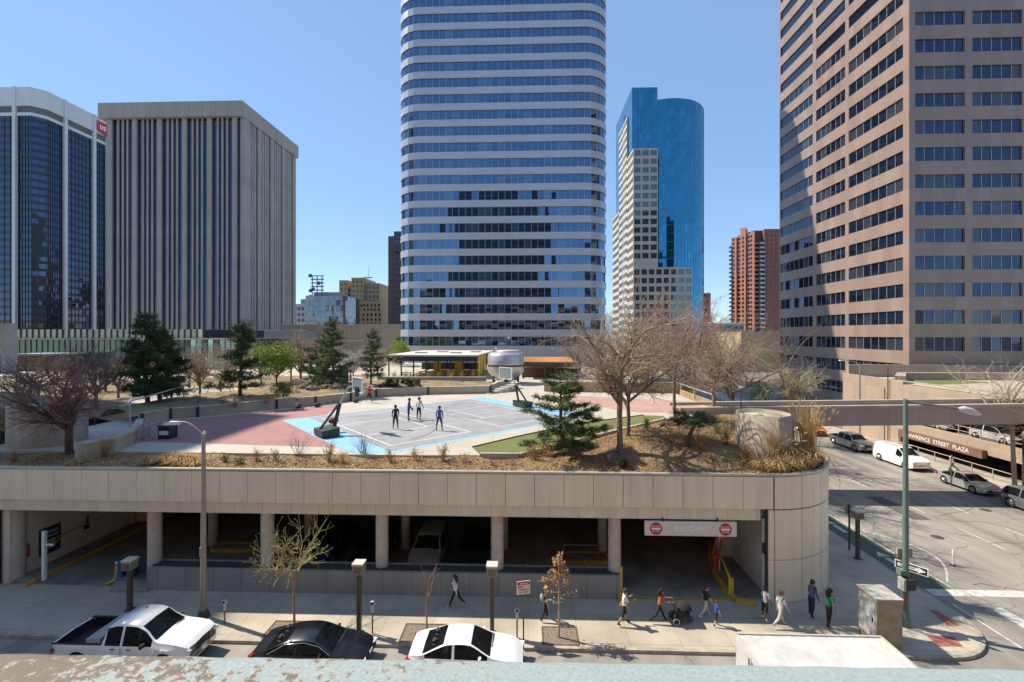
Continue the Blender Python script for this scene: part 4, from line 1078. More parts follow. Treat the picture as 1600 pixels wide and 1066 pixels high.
def mulch_mat():
    m, nt, b = base('bark_mulch'); L = nt.links.new
    tc = _n(nt, 'ShaderNodeTexCoord')
    n1 = _n(nt, 'ShaderNodeTexNoise', Scale=9, Detail=6, Roughness=.75); L(tc.outputs['Object'], n1.inputs['Vector'])
    n2 = _n(nt, 'ShaderNodeTexNoise', Scale=.7, Detail=4); L(tc.outputs['Object'], n2.inputs['Vector'])
    r1 = _n(nt, 'ShaderNodeValToRGB'); e = r1.color_ramp.elements
    e[0].position = .35; e[0].color = (.07, .04, .022, 1); e[1].position = .66; e[1].color = (.34, .21, .11, 1)
    L(n1.outputs['Fac'], r1.inputs['Fac'])
    r2 = _n(nt, 'ShaderNodeValToRGB'); e = r2.color_ramp.elements
    e[0].position = .45; e[0].color = (0, 0, 0, 1); e[1].position = .66; e[1].color = (1, 1, 1, 1)
    L(n2.outputs['Fac'], r2.inputs['Fac'])
    mx = _n(nt, 'ShaderNodeMix', data_type='RGBA', blend_type='MIX'); mx.inputs['B'].default_value = (.36, .27, .14, 1)
    ml = _n(nt, 'ShaderNodeMath', operation='MULTIPLY'); ml.inputs[1].default_value = .5; L(r2.outputs['Color'], ml.inputs[0]); L(ml.outputs[0], mx.inputs['Factor'])
    L(r1.outputs['Color'], mx.inputs['A']); L(mx.outputs['Result'], b.inputs['Base Color']); b.inputs['Roughness'].default_value = .95
    bp = _n(nt, 'ShaderNodeBump', Strength=.8, Distance=.06); L(n1.outputs['Fac'], bp.inputs['Height']); L(bp.outputs['Normal'], b.inputs['Normal'])
    return m
mulch = mulch_mat()
m = MB(); nx, ny = 150, 56
gx = [XL - 4.6 + (XR - .24 - XL + 4.6) * i / nx for i in range(nx + 1)]; gy = [YF + .24 + (47 - YF - .24) * (j / ny) ** 1.25 for j in range(ny + 1)]
def inside(x, y):   # rounded corner of the roof
    if x > CX and y < CY: return math.hypot(x - CX, y - CY) < CR - .2
    return True
idx = {}
vs_ = []; fs_ = []
for j, y in enumerate(gy):
    for i, x in enumerate(gx):
        X2, Y2 = x, y
        if not inside(x, y):
            q = math.hypot(x - CX, y - CY); X2, Y2 = CX + (x - CX) * (CR - .2) / q, CY + (y - CY) * (CR - .2) / q
        idx[i, j] = len(vs_); vs_.append((X2, Y2, mz(X2, Y2)))
for j in range(ny):
    for i in range(nx): fs_.append((idx[i, j], idx[i + 1, j], idx[i + 1, j + 1], idx[i, j + 1]))
m.add(vs_, fs_, 0, True); S(m.build('mulch_bed', mulch))
# low retaining wall behind the court, in straight pieces with dark strap joints
wall_m = PANEL('seat_wall_concrete', (.45, .37, .28), 3, 2, .02, .06, .85, 'XZ+Y', stain=.2, fine=4, mort=.7)
def low_wall(px, label, h=.8, th=.35, straps=True, name='planter_wall', z=ZP, mat=None):
    t = thing(name, label, 'wall', (0, 0, 0)); pl = [G(x, y, z) for x, y in px]; n = len(pl)
    off = []
    for i in range(n):
        d = (pl[min(i + 1, n - 1)] - pl[max(i - 1, 0)]); d.normalize(); off.append(Vector((-d.y, d.x, 0)) * th)
    b = MB(); b.ring([(p.x, p.y) for p in pl], [(p.x + o.x, p.y + o.y) for p, o in zip(pl, off)], z - .4, z + h, 0, False); b.build('wall', mat or wall_m, t)
    b = MB(); b.ring([(p.x - o.x * .15, p.y - o.y * .15) for p, o in zip(pl, off)], [(p.x + o.x * 1.15, p.y + o.y * 1.15) for p, o in zip(pl, off)], z + h + .002, z + h + .1, 0, False); b.build('coping', conc_m, t)
    if straps:
        for i in range(n):
            p, o = pl[i], off[i]; b = MB(); b.cbox((p.x, p.y, z + h * .5 + .02), (.2, .2, h + .16), 0, math.atan2(o.y, o.x)); b.build('joint_strap', black_m, t)
    return t, pl, off
w1, pl1, of1 = low_wall([(222, 664), (266, 655), (309, 652), (432, 639), (493, 633.6), (548, 627), (587.5, 620.5), (669, 616.6), (766, 615)], 'long bent low concrete wall curving behind the red paving and the court')
low_wall([(120, 716), (180, 706), (216, 690), (224, 672)], 'short low concrete wall with a rail at the left end of the plaza', .75, straps=False)
# raised planted ground behind the wall
back = [(p + o * .9) for p, o in zip(pl1, of1)]
rise = MB(); nb = len(back); far = []
for p, (dx, dy) in zip(back, [(-6, 3), (-6, 8), (-6, 12), (-5, 13), (-4, 13), (-3, 13), (-3, 12), (-2, 9), (0, 7)]): far.append(Vector((p.x + dx, p.y + dy, 0)))
vs_ = []; K = 8
for i in range(nb):
    for k in range(K + 1):
        q = back[i].lerp(far[i], k / K); zz = ZP + .72 + .45 * math.sin(k / K * PI) * (1 if 1 < i < 7 else .5) - (.7 * max(0, (k - K + 2) / 2)) + .08 * math.sin(i * 3 + k * 2)
        vs_.append((q.x, q.y, zz))
rise.add(vs_, [(i * (K + 1) + k, (i + 1) * (K + 1) + k, (i + 1) * (K + 1) + k + 1, i * (K + 1) + k + 1) for i in range(nb - 1) for k in range(K)], 0, True)
S(rise.build('raised_bed', M('dry_planted_earth', (.30, .22, .12), .95, .4, 1.2, col2=(.14, .11, .055), bump=.4)))
# dry grass bank left behind the rail
sheet('dry_grass', [(330, 640), (395, 622), (345, 618), (312, 630)], M('straw_grass', (.42, .31, .13), .95, .25, 2, bump=.3), dz=.01)
earth = MATS['dry_planted_earth']
sheet('planting_bed', [(0, 596), (150, 590), (215, 600), (200, 628), (150, 650), (110, 668), (0, 672)], earth, dz=.012)
sheet('planting_bed', [(235, 596), (330, 590), (420, 588), (560, 586), (590, 592), (480, 600), (400, 606), (300, 604)], earth, dz=.012)
# grey ramp walls in front of the pavilion
low_wall([(590, 602), (640, 603), (760, 603)], 'grey low ramp wall in front of the black pavilion', 1.1, .4, False, 'ramp_wall', mat=M('grey_ramp_paint', (.27, .29, .30), .8, .15, 1))
p = G(766, 612, ZP)
t = thing('step_flank', 'pale sloping stair flank at the right end of the grey ramp wall', 'stairs', p); m = MB()
m.prism([(-1.2, -1), (2.4, 2.6), (2.0, 3.0), (-1.6, -.6)], -.0, [.35, 1.5, 1.5, .35]); m.build('flank', conc_m, t)
m = MB()
for k in range(5): m.prism([(-1 + .7 * k, -1.6 + .7 * k), (0 + .7 * k, -2.6 + .7 * k), (.6 + .7 * k, -2.0 + .7 * k), (-.4 + .7 * k, -1 + .7 * k)], -.02, .16 * k + .1)
m.build('steps', conc_m, t)
# low tan wall on the right of the plaza
low_wall([(850, 612), (930, 613), (1060, 614.5)], 'low tan wall at the far right of the court', 1.15, .5, False, 'garden_wall', mat=M('tan_wall_render', (.40, .27, .15), .85, .2, 1))
# concrete drums
def drum(x, y, r, z0, z1, label, hollow):
    t = thing('concrete_drum', label, 'vent shaft', (x, y, z0)); h = z1 - z0
    m = MB(); m.lathe([(r, -.3), (r, h - .0), (r - .16, h), (r - .16, h - .22), (.02, h - .24)] if hollow else [(r, -.3), (r, h - .03), (r - .05, h), (.02, h + .02)], n=40); m.build('shaft', M('drum_concrete', (.40, .33, .26), .85, .25, .8, bump=.12, big=.25, stretch=(1, 1, .35)), t)
    if hollow:
        m = MB(); m.lathe([(r * .88, h - .215), (r * .88, h - .19), (.02, h - .18)], n=32); m.build('lid', conc_m, t)
        m = MB(); m.lathe([(.22, h - .175), (.22, h - .15), (.02, h - .15)], (-.25, -.1, 0), n=16); m.build('drain_cap', dgrey_m, t)
    return t
drum(AX(76, 29.0), 29.0, 1.92, 6.8, 9.62, 'squat concrete drum under the reddish bare tree on the left', False)
drum(AX(1191, 27.6), 27.5, 1.45, 6.95, 9.5, 'round hollow topped concrete drum beside tall dry grass', True)
# hoops
dark_green = M('dark_green_padding', (.035, .055, .05), .6, .2)
def hoop(base_p, ang_, label):
    t = thing('basketball_hoop', label, 'basketball hoop', base_p, ang_, 'portable basketball hoops on the court')
    m = MB(); m.prism([(-.75, -.8), (.45, -.8), (.45, .8), (-.75, .8)], .06, [.5, .62, .62, .5]); m.build('base', dark_green, t)
    m = MB(); m.lathe([(.09, -.85), (.09, .85)], (-.5, 0, .1), 10, axis='y'); m.build('wheel_axle', black_m, t)
    m = MB(); m.bar((.35, -.06, .55), (.75, -.03, 2.15), .2); m.build('front_post', dark_green, t)
    m = MB(); m.bar((-.6, .02, .5), (.62, .0, 2.05), .13); m.build('rear_strut', dark_green, t)
    m = MB(); m.bar((.72, 0, 2.1), (1.35, 0, 3.25), .09); m.bar((1.33, 0, 3.25), (2.0, 0, 3.3), .09); m.build('arm', M('pale_metal', (.5, .48, .42), .4, .1), t)
    b = MB(); b.box(2.04, 2.07, -.85, .85, 2.85, 3.85, 1)
    for a in ((-.9, -.83), (.83, .9)): b.box(2.0, 2.09, a[0], a[1], 2.8, 3.9, 0)
    b.box(2.0, 2.09, -.83, .83, 2.8, 2.86, 0); b.box(2.0, 2.09, -.83, .83, 3.84, 3.9, 0)
    b.build('backboard', [white_m, GLASS('board_glass', (.3, .4, .4), .3, .1)], t)
    m = MB(); m.box(1.95, 1.995, -.3, .3, 2.5, 3.2); m.build('bracket', black_m, t)
    m = MB(); m.tube([(2.4 + .23 * math.cos(R(a)), .23 * math.sin(R(a)), 3.02) for a in range(0, 361, 24)], .02, 6, cap=False); m.box(2.1, 2.2, -.05, .05, 2.98, 3.04); r_ = m.build('rim', M('orange_rim', (.6, .12, .03), .5, .1), t)
    m = MB()
    for i in range(12):
        a0, a1 = 2 * PI * i / 12, 2 * PI * (i + 1) / 12
        for (aa, ab) in ((a0, a1), (a1, a0)):
            m.tube([(2.4 + .22 * math.cos(aa), .22 * math.sin(aa), 3.0), (2.4 + .15 * math.cos((aa + ab) / 2), .15 * math.sin((aa + ab) / 2), 2.75), (2.4 + .12 * math.cos(ab), .12 * math.sin(ab), 2.55)], .008, 3, cap=False)
    m.build('net', white_m, r_)
    return t
hp = G(514, 681, ZP); hoop((hp.x, hp.y, ZP + .02), ang, 'portable basketball hoop at the near left end of the court')
hp = G(815, 636, ZP); hoop((hp.x, hp.y, ZP + .02), ang + PI, 'portable basketball hoop at the far right end of the court')
# bin, benches
p = G(257, 686, ZP); t = thing('plaza_bin', 'black and white square bin by the red paving', 'bin', (p.x, p.y + .3, ZP))
m = MB(); m.prism([(-.38, -.38), (.38, -.38), (.38, .38), (-.38, .38)], 0, .8); m.build('bin_body', black_m, t)
m = MB(); m.prism([(-.42, -.42), (.42, -.42), (.42, .42), (-.42, .42)], .805, .9); m.build('lid', dgrey_m, t)
m = MB(); m.box(-.3, .33, -.4, -.382, .28, .55); m.build('white_panel', white_m, t)
p = G(247, 672, ZP)
def guard(a, b_, label, h=1.05, bars=3, mat=None, z=ZP, n=3, name='railing'):
    a, b_ = Vector(a), Vector(b_); t = thing(name, label, 'railing', a); d = b_ - a
    for k in range(bars):
        m = MB(); zz = h * (k + 1) / bars; m.tube([Vector((0, 0, zz)), d + Vector((0, 0, zz))], .03 if k < bars - 1 else .045, 8); m.build('rail', mat or grey_m, t)
    for k in range(n):
        m = MB(); q = d * k / (n - 1); m.tube([q, q + Vector((0, 0, h))], .04, 8); m.build('post', mat or grey_m, t)
    return t
a = G(216, 692, ZP); b_ = G(233, 683, ZP); guard(a, b_, 'short grey three bar railing at the end of the left low wall', 1.1)
a = G(201, 690, ZP); a = Vector((a.x, a.y, ZP + .6)); 
ra, rb = G(150, 705, ZP), G(285, 655, ZP)
rail_thing('pale sloped handrail on tall black posts left of the red paving', [(AX(205, 33), 33, 9.15), (AX(245, 37), 37.3, 9.2), (AX(288, 42), 42, 9.25)], [(AX(203, 33), 33, 9.15, 2.0), (AX(287, 42), 42, 9.25, 1.4)], .05, M('pale_rail', (.5, .5, .5), .4, .1, metal=.3), name='handrail', mid=0)
for (px, py, rz, lb) in ((780, 606, .3, 'small picnic bench left of the silver tank'), (800, 607, .5, 'white picnic table in front of the silver tank')):
    p = G(px, py, ZP); t = thing('picnic_table', lb, 'table', p, rz)
    mt = white_m if px > 790 else dgrey_m
    m = MB(); m.box(-.9, .9, -.38, .38, .7, .76); m.build('tabletop', mt, t)
    for s_ in (-1, 1):
        m = MB(); m.box(-.9, .9, s_ * .75 - .14, s_ * .75 + .14, .42, .47); m.build('seat', mt, t)
        m = MB(); m.bar((s_ * .65, -.7, 0), (s_ * .65, .3, .7), .06); m.bar((s_ * .65, .7, 0), (s_ * .65, -.3, .7), .06); m.box(s_ * .65 - .03, s_ * .65 + .03, -.8, .8, .36, .42); m.build('leg', grey_m, t)
# pavilion
t = thing('pavilion', 'open black framed pavilion with a flat pale roof and yellow end panels', 'pavilion', (0, 0, 0))
pz = AZ(557, AX(610, 72), 72.0); ya, yb_ = 72.0, 92.0
xa, xb = AX(604, ya), AX(746, ya); xd = xb + 1.2; xc_ = xa + 1.0
m = MB(); m.prism([(xa, ya), (xb, ya), (xd, yb_), (xc_, yb_)], pz, pz + .25); m.build('roof', M('pale_membrane', (.58, .56, .50), .8, .08, .4), t)
m = MB()
for i in range(4): m.box(xa + 3 + 3 * i, xa + 4.8 + 3 * i, ya + 6 + i % 2 * 4, ya + 8 + i % 2 * 4, pz + .251, pz + .42)
m.build('skylights', grey_m, t)
m = MB(); m.box(xa, xb, ya - .05, ya + .1, pz - .75, pz - .003); m.box(xa, xa + .12, ya + .1, yb_, pz - .6, pz - .003); m.box(xb - .12, xb, ya + .1, yb_, pz - .6, pz - .003); m.build('fascia', black_m, t)
for i in range(8):
    xx = xa + .3 + (xb - xa - .6) * i / 7
    m = MB(); m.box(xx - .09, xx + .09, ya + .15, ya + .33, ZP, pz - .01); m.build('post', black_m, t)
    if i % 2: m = MB(); m.box(xx - .09, xx + .09, yb_ - .6, yb_ - .4, ZP, pz - .01); m.build('post', black_m, t)
yel = M('bright_yellow_panel', (.75, .47, .01), .6, .08)
for k in range(3):
    m = MB(); m.box(xb + .02, xb + .1, ya + .6 + 4.2 * k, ya + 3.9 + 4.2 * k, ZP + .2, pz - .1); m.build('yellow_panel', yel, t)
for k in range(2):
    m = MB(); m.box(xb - 4.2 - 3.5 * k, xb - 3.0 - 3.5 * k, ya + 4, ya + 4.1, ZP + .1, pz - .8); m.build('yellow_panel', yel, t)
m = MB(); m.box(xa + 1, xb - .5, yb_ - .35, yb_ - .2, ZP, ZP + 1.3); m.build('rear_wall', dgrey_m, t)
m = MB(); m.tube([(xa + 17, ya + 5, pz + .25), (xa + 17, ya + 5, pz + 1.3)], .12, 8); m.build('roof_vent', white_m, t)
wood = M('orange_wood', (.42, .20, .06), .7, .25, 3)
for i in range(6):
    xx = xa + 2.5 + 2.4 * (i % 6); yy = ya + 2.5 + (i % 3) * 2.5
    t = thing('picnic_table', 'orange wooden picnic table under the black pavilion, number by its post', 'table', (xx, yy, ZP), .2 * i, 'wooden tables under the pavilion')
    t['label'] = 'orange wooden picnic table under the pale roofed pavilion'
    m = MB(); m.box(-.9, .9, -.4, .4, .72, .78); m.build('tabletop', wood, t)
    for s_ in (-1, 1):
        m = MB(); m.box(-.9, .9, s_ * .75 - .14, s_ * .75 + .14, .42, .47); m.build('seat', wood, t)
        m = MB(); m.bar((s_ * .65, -.7, 0), (s_ * .65, .3, .72), .06); m.bar((s_ * .65, .7, 0), (s_ * .65, -.3, .72), .06); m.build('leg', wood, t)
# tank
ty_ = 66.0; tx_ = AX(790.5, ty_); tr = 2.6
t = thing('silver_tank', 'big round silver tank with a tapered foot and dark band', 'tank', (tx_, ty_, ZP))
zt_ = AZ(551, tx_, ty_) - ZP
silver = M('brushed_silver', (.52, .50, .47), .38, .1, .8, metal=.55, stretch=(1, 1, .2), big=.1)
m = MB(); m.lathe([(tr * .62, .5), (tr * .8, 1.1), (tr, 1.7), (tr, zt_ - .35), (tr - .35, zt_), (.05, zt_ + .12)], n=40); m.build('vessel', silver, t)
m = MB(); m.lathe([(tr + .02, zt_ * .56), (tr + .04, zt_ * .56 + .12), (tr + .02, zt_ * .56 + .24)], n=40); m.build('band', dgrey_m, t)
m = MB(); m.lathe([(1.7, zt_ - .02), (1.7, zt_ + .22), (1.5, zt_ + .34), (.05, zt_ + .38)], (.3, .5, 0), n=30); m.build('dome_lid', M('pale_metal'[:], (.5, .48, .42)), t)
for a in (210, 250, 290, 330, 30, 90, 150):
    m = MB(); m.bar((2.0 * math.cos(R(a)), 2.0 * math.sin(R(a)), 0), (2.0 * math.cos(R(a)), 2.0 * math.sin(R(a)), 1.45), .22); m.build('leg', dgrey_m, t)
m = MB(); m.box(-.55, .55, -2.5, -2.1, 0.1, 1.7); m.build('foot_hatch', dgrey_m, t)
# pergola with orange slatted roof
yq = 72.0; xa, xb = AX(815, yq), AX(905, yq); zq = AZ(567, xa, yq)
t = thing('pergola', 'timber pergola with an orange slatted roof right of the silver tank', 'pergola', (0, 0, 0))
m = MB(); n = 34
for i in range(n):
    xx = xa + (xb - xa) * i / n; m.box(xx, xx + (xb - xa) / n * .62, yq, yq + 16, zq, zq + .16)
m.build('roof_slats', M('orange_roof_timber', (.50, .24, .08), .7, .2, 2), t)
m = MB(); m.box(xa, xb, yq - .2, yq - .01, zq - .5, zq + .05); m.box(xa, xb, yq + 7, yq + 7.2, zq - .4, zq - .01); m.build('beam', dgrey_m, t)
for i in range(6):
    for yy in (yq + .3, yq + 13.5):
        xx = xa + .3 + (xb - xa - .6) * i / 5; m = MB(); m.box(xx - .12, xx + .12, yy - .12, yy + .12, ZP, zq - .02); m.build('post', dgrey_m, t)
m = MB(); m.box(xa, xb, yq + 3, yq + 3.2, ZP, ZP + 1.6); m.build('bar_front', M('brown_timber', (.16, .085, .05), .7, .2), t)
m = MB(); m.box(xa + .5, xb, yq + 2.4, yq + 3.4, ZP + 1.61, ZP + 1.72); m.build('bar_top', wood, t)
m = MB(); m.box(xa, xb + 2, yq + 14.5, yq + 14.8, ZP, zq - .1); m.build('rear_wall', M('brown_timber'[:], (.16, .085, .05)), t)
# stone hut in the planting
p = G(487, 622, ZP); t = thing('stone_hut', 'small dark stone hut with a black doorway in the planting', 'hut', (p.x, p.y + 4, ZP + .4))
rock = M('brown_rock', (.2, .15, .11), .9, .4, 2, bump=.5)
m = MB(); m.box(-1.6, 1.6, 0, 2.4, 0, 2.0); m.build('wall', rock, t)
m = MB(); m.box(-1.9, 1.9, -.3, 2.7, 2.002, 2.25); m.build('roof', M('hut_roof', (.14, .1, .075), .9, .3), t)
m = MB(); m.box(-.55, .55, -.05, -.003, 0.0, 1.8); m.build('doorway', black_m, t)
for i, (px, py, s_) in enumerate(((455, 628, 1.0), (466, 624, 1.3), (470, 630, .8), (508, 627, .9), (448, 622, 1.1))):
    p = G(px, py, ZP); m = MB(); rr = random.Random(i)
    m.ball((0, 0, 0), .9 * s_, 0, 9, 6, (1.2, 1, .8)); m.v = [(x * rr.uniform(.8, 1.15), y * rr.uniform(.8, 1.15), z * rr.uniform(.8, 1.2)) for x, y, z in m.v]; m.sm = [False] * len(m.f)
    tag(m.build('boulder', rock, None, (p.x, p.y + 2.5, ZP + 1.0)), ['brown boulder at the left foot of the stone hut bank', 'largest brown boulder left of the stone hut', 'small brown boulder below the stone hut', 'brown boulder right of the stone hut doorway', 'brown boulder at the far left of the rocky bank'][i], 'boulder', 'boulders beside the stone hut')

# ================================================================== bridge and the garage across the side street
br_m = M('bridge_concrete', (.41, .355, .29), .85, .15, .8, big=.12)
br_d = PANEL('bridge_granite', (.36, .285, .235), 2.6, 4, .02, .06, .7, 'XZ', stain=.12, fine=3, mort=.75)
yn, yw = 41.0, 3.4
t = thing('footbridge', 'concrete footbridge crossing the side street from the plaza', 'bridge', (0, 0, 0))
bx0, bx1 = 13.4, 50.0
def zb_(x): return 7.62 + .62 * (x - bx0) / (bx1 - bx0)
def slab(y0, y1, a, b_, mt, name, x0=bx0, x1=bx1):
    m = MB(); v = [(x0, y0, zb_(x0) + a), (x1, y0, zb_(x1) + a), (x1, y1, zb_(x1) + a), (x0, y1, zb_(x0) + a), (x0, y0, zb_(x0) + b_), (x1, y0, zb_(x1) + b_), (x1, y1, zb_(x1) + b_), (x0, y1, zb_(x0) + b_)]
    m.add(v, [(0, 3, 2, 1), (4, 5, 6, 7), (0, 1, 5, 4), (1, 2, 6, 5), (2, 3, 7, 6), (3, 0, 4, 7)]); return m.build(name, mt, t)
slab(yn, yn + .35, -1.75, -.28, br_d, 'parapet', XR + .1); slab(yn + yw - .35, yn + yw, -1.75, -.28, br_d, 'parapet', XR + .1)
slab(yn - .08, yn + .4, -.278, 0, br_m, 'coping'); slab(yn + yw - .4, yn + yw + .08, -.278, 0, br_m, 'coping')
slab(yn + .36, yn + yw - .36, -1.6, -1.1, br_m, 'deck', XR + .1)
slab(yn + yw * .5, yn + yw * .5 + .12, -.5, -.35, br_m, 'inner_rail')
slab(yn + .02, yn + .33, -1.0, -.28, br_m, 'abutment', bx0, XR + .09)
# sloping rail that comes down to the bridge
rail_thing('pale sloping handrail at the edge of the plaza by the footbridge', [(AX(1062, 55), 55, 8.25), (AX(1117, 46), 46, 8.05)], [(AX(1064, 55), 55, 8.25, 1.2), (AX(1085, 51), 51, 8.15, 1.1), (AX(1117, 46), 46, 8.05, 1.0)], .07, M('pale_rail'[:], (.5, .5, .5)), name='handrail', mid=0)
m = MB(); m.prism([(AX(1062, 55), 55), (AX(1117, 46) + .3, 45.6), (AX(1117, 46) + .5, 46), (AX(1064, 55) + .2, 55.4)], 6.5, [7.5, 7.25, 7.25, 7.5]); tag(m.build('edge_wall', M('tan_wall_render'[:], (.40, .27, .15))), 'tan edge wall under the sloping handrail', 'wall')
# podium
gx_ = 46.0
gp_m = PANEL('podium_granite', (.40, .305, .24), 2.4, 2.4, .014, .07, .7, 'XZ+Y', stain=.14, fine=3, mort=.75)
t = thing('podium_garage', 'rose stone parking podium with a lawn roof across the side street', 'building', (0, 0, 0))
ZD = 7.75
m = MB()
m.box(gx_, gx_ + .5, 58.2, 69.0, -.05, ZD + .5)                       # solid wall left of the opening
m.box(gx_, gx_ + .5, 43.4, 58.19, 1.95, 3.3)                          # parapet of the parking deck
m.box(gx_, gx_ + .5, 43.4, 58.19, 6.2, ZD + .1)
m.box(gx_ - .9, gx_ + 1.6, 40.2, 43.39, -.05, ZD + .1)                # big pier
m.box(gx_, gx_ + .5, 20, 40.19, -.05, ZD - .2)
m.box(gx_ + .51, 100, 68.5, 69.0, -.05, ZD + 1.9)
m.build('wall', gp_m, t)
m = MB(); m.box(gx_ + .51, 80, 43.4, 68.4, 2.6, 3.0); m.build('upper_deck', garage_floor_m, t)
m = MB(); m.box(gx_ + .51, 80, 20, 68.4, 6.3, ZD); m.build('roof_slab', dark_in, t)
m = MB(); m.box(62, 62.4, 43.4, 68.4, -.05, 6.29); m.box(gx_ + 1.61, 62, 43.0, 43.39, -.05, 6.29); m.build('back_wall', dark_in, t)
m = MB(); m.prism([(gx_ + .1, 58.2), (gx_ + .1, 20), (100, 20), (100, 68.4), (gx_ + .1, 68.4)], ZD + .101, ZD + .14); m.build('roof_paving', M('podium_paving', (.45, .38, .29), .85, .15, .8), t)
m = MB(); m.box(gx_ + .02, gx_ + .48, 43.4, 69, ZD + .501, ZD + .6); m.box(gx_ - .02, gx_ + .52, 20, 43.39, ZD + .141, ZD + .5); m.build('coping', br_m, t)
lg = pad('lawn', [(56, 36), (96, 34), (96, 56), (68, 60), (57, 52)], ZD + .145, lawn_m)
pad('lawn', [(50, 58), (60, 61), (56, 66), (48, 66)], ZD + .145, lawn_m)
m = MB(); m.prism([(gx_ + 1.0, 59), (gx_ + 5, 64), (110, 64), (110, 65), (gx_ + 4.6, 65), (gx_, 59.5)], ZD + .1, ZD + 1.1); m.build('lawn_wall', gp_m, t)
aw = thing('garage_sign', 'brown sign board with pale letters over the lower garage opening', 'sign', (gx_ - .02, 54.0, 2.0))
brown_s = M('brown_sign', (.20, .11, .08), .6, .15)
m = MB(); m.box(-.5, -.02, -6.2, 4.3, -.42, .42); m.build('board', brown_s, aw)
m = MB(); m.box(-.45, -.05, 3.95, 4.29, -1.75, -.421); m.build('bracket_post', brown_s, aw)
text('lettering', 'LAWRENCE  STREET  PLAZA', .62, M('sign_cream', (.7, .66, .58), .6, .05), aw, (-.51, -.9, 0), (R(90), 0, R(-90)), bold=.012)
rail_m2 = M('beige_railing_paint', (.42, .36, .29), .55, .15)
rail_thing('beige two bar railing along the far sidewalk ramp', [(44.4, 43.5, 1.2), (44.4, 56.5, 1.2)], [(44.4, 43.5 + 2.1 * k, 1.2, 1.05) for k in range(7)], .04, rail_m2)
rail_thing('beige railing along the upper parking deck', [(gx_ + .3, 43.6, 4.25), (gx_ + .3, 61, 4.25)], [(gx_ + .3, 44 + 2.4 * k, 4.25, .95) for k in range(7)], .04, rail_m2)
dp_ = MB(); dp_.tube([(gx_ - .95, 43.5, .15), (gx_ - .95, 43.5, 4.6)], .1, 8); tag(dp_.build('downpipe', dgrey_m), 'dark downpipe on the big pier of the podium', 'pipe')
pole = MB(); pole.tube([(gx_ - .2, 60.3, .15), (gx_ - .2, 60.3, 9.8)], .06, 8); tag(pole.build('flag_pole', dgrey_m), 'thin dark pole against the podium wall', 'pole')
hd = MB(); hd.box(48, 56, 78, 79, .1, 1.4); tag(hd.build('street_planter', M('tan_wall_render'[:], (.40, .27, .15))), 'low tan planter box far along the side street', 'planter')
gb = MB(); gb.ball((0, 0, 0), 1.6, 0, 12, 8, (1.3, 1, .5))

# ================================================================== street furniture
def base_pt(px, py, z=.15): return G(px, py, z)
# tall lamps
p = base_pt(318, 964); d_ = p.y
t = thing('street_lamp', 'tall tan street lamp with a curved arm in front of the garage', 'street lamp', p)
lamp_m = M('tan_lamp_paint', (.34, .29, .235), .6, .15, 2)
hp_ = AZ(678, p.x, p.y) - p.z
m = MB(); m.tube([(0, 0, 0), (0, 0, hp_)], [.15, .085], 12); m.build('pole', lamp_m, t)
m = MB(); m.lathe([(.26, 0), (.26, .12), (.18, .35), (.16, .36)], n=14); m.build('base', dgrey_m, t)
s_ = (p.y) / F
m = MB(); m.tube([(0, 0, hp_ - .1), (-.25, 0, hp_ + .18), (-.75, 0, hp_ + .52), (-1.0, 0, hp_ + .58), (-1.25, 0, hp_ + .55)], .045, 8); m.build('arm', lamp_m, t)
m = MB(); m.prism([(-1.95, -.12), (-1.75, -.17), (-1.2, -.08), (-1.2, .08), (-1.75, .17), (-1.95, .12)], hp_ + .44, [hp_ + .52, hp_ + .6, hp_ + .6, hp_ + .6, hp_ + .6, hp_ + .52]); m.build('lamp_head', M('lamp_head_grey', (.62, .62, .6), .4, .08), t)
m = MB(); m.lathe([(.06, 0), (.06, .1), (.03, .14)], (.05, 0, hp_), 8); m.build('photocell', white_m, t)
m = MB(); m.box(-.13, -.0, -.12, .12, 3.0, 3.45); m.build('clamp_box', lamp_m, t)
p = base_pt(1415, 977)
t = thing('traffic_pole', 'tall green lamp and signal pole at the street corner', 'street lamp', p)
gpole = M('grey_green_paint', (.13, .19, .165), .5, .15, 2)
hp_ = AZ(624, p.x, p.y) - p.z
m = MB(); m.tube([(0, 0, 0), (0, 0, hp_)], [.15, .095], 12); m.build('pole', gpole, t)
m = MB(); m.lathe([(.24, 0), (.24, .1), (.17, .3)], n=14); m.build('base', gpole, t)
m = MB(); m.tube([(0, 0, hp_ - .12), (1.4, .1, hp_ - .3), (2.7, .2, hp_ - .5)], [.06, .05, .045], 8); m.build('arm', gpole, t)
m = MB(); m.tube([(2.65, .2, hp_ - .48), (2.9, .22, hp_ - .5), (3.3, .25, hp_ - .62), (3.72, .28, hp_ - .76)], [.07, .16, .17, .05], 10); m.build('lamp_head', M('lamp_head_grey'[:], (.62, .62, .6)), t)
def zpx(py): return AZ(py, p.x, p.y) - p.z
ow = MB(); ow.box(-.62, .62, -.012, .012, -.19, .19); o1 = ow.build('one_way_sign', white_m, t, (.1, -.2, zpx(884)), R(-52))
ow = MB(); ow.box(-.58, .58, -.018, -.013, -.155, .155); ow.build('black_field', black_m, o1)
ow = MB(); ow.add([(-.52, -.022, -.075), (.25, -.022, -.075), (.25, -.022, -.14), (.54, -.022, 0), (.25, -.022, .14), (.25, -.022, .075), (-.52, -.022, .075)], [(0, 1, 2, 3, 4, 5, 6)]); ow.build('arrow', white_m, o1)
text('lettering', 'ONE WAY', .12, black_m, o1, (-.14, -.024, 0), FRONT, .001, .004)
m = MB(); m.box(-.32, .16, -.42, -.12, zpx(916), zpx(900)); m.build('signal_box', M('dark_signal', (.03, .028, .026), .5, .1), t)
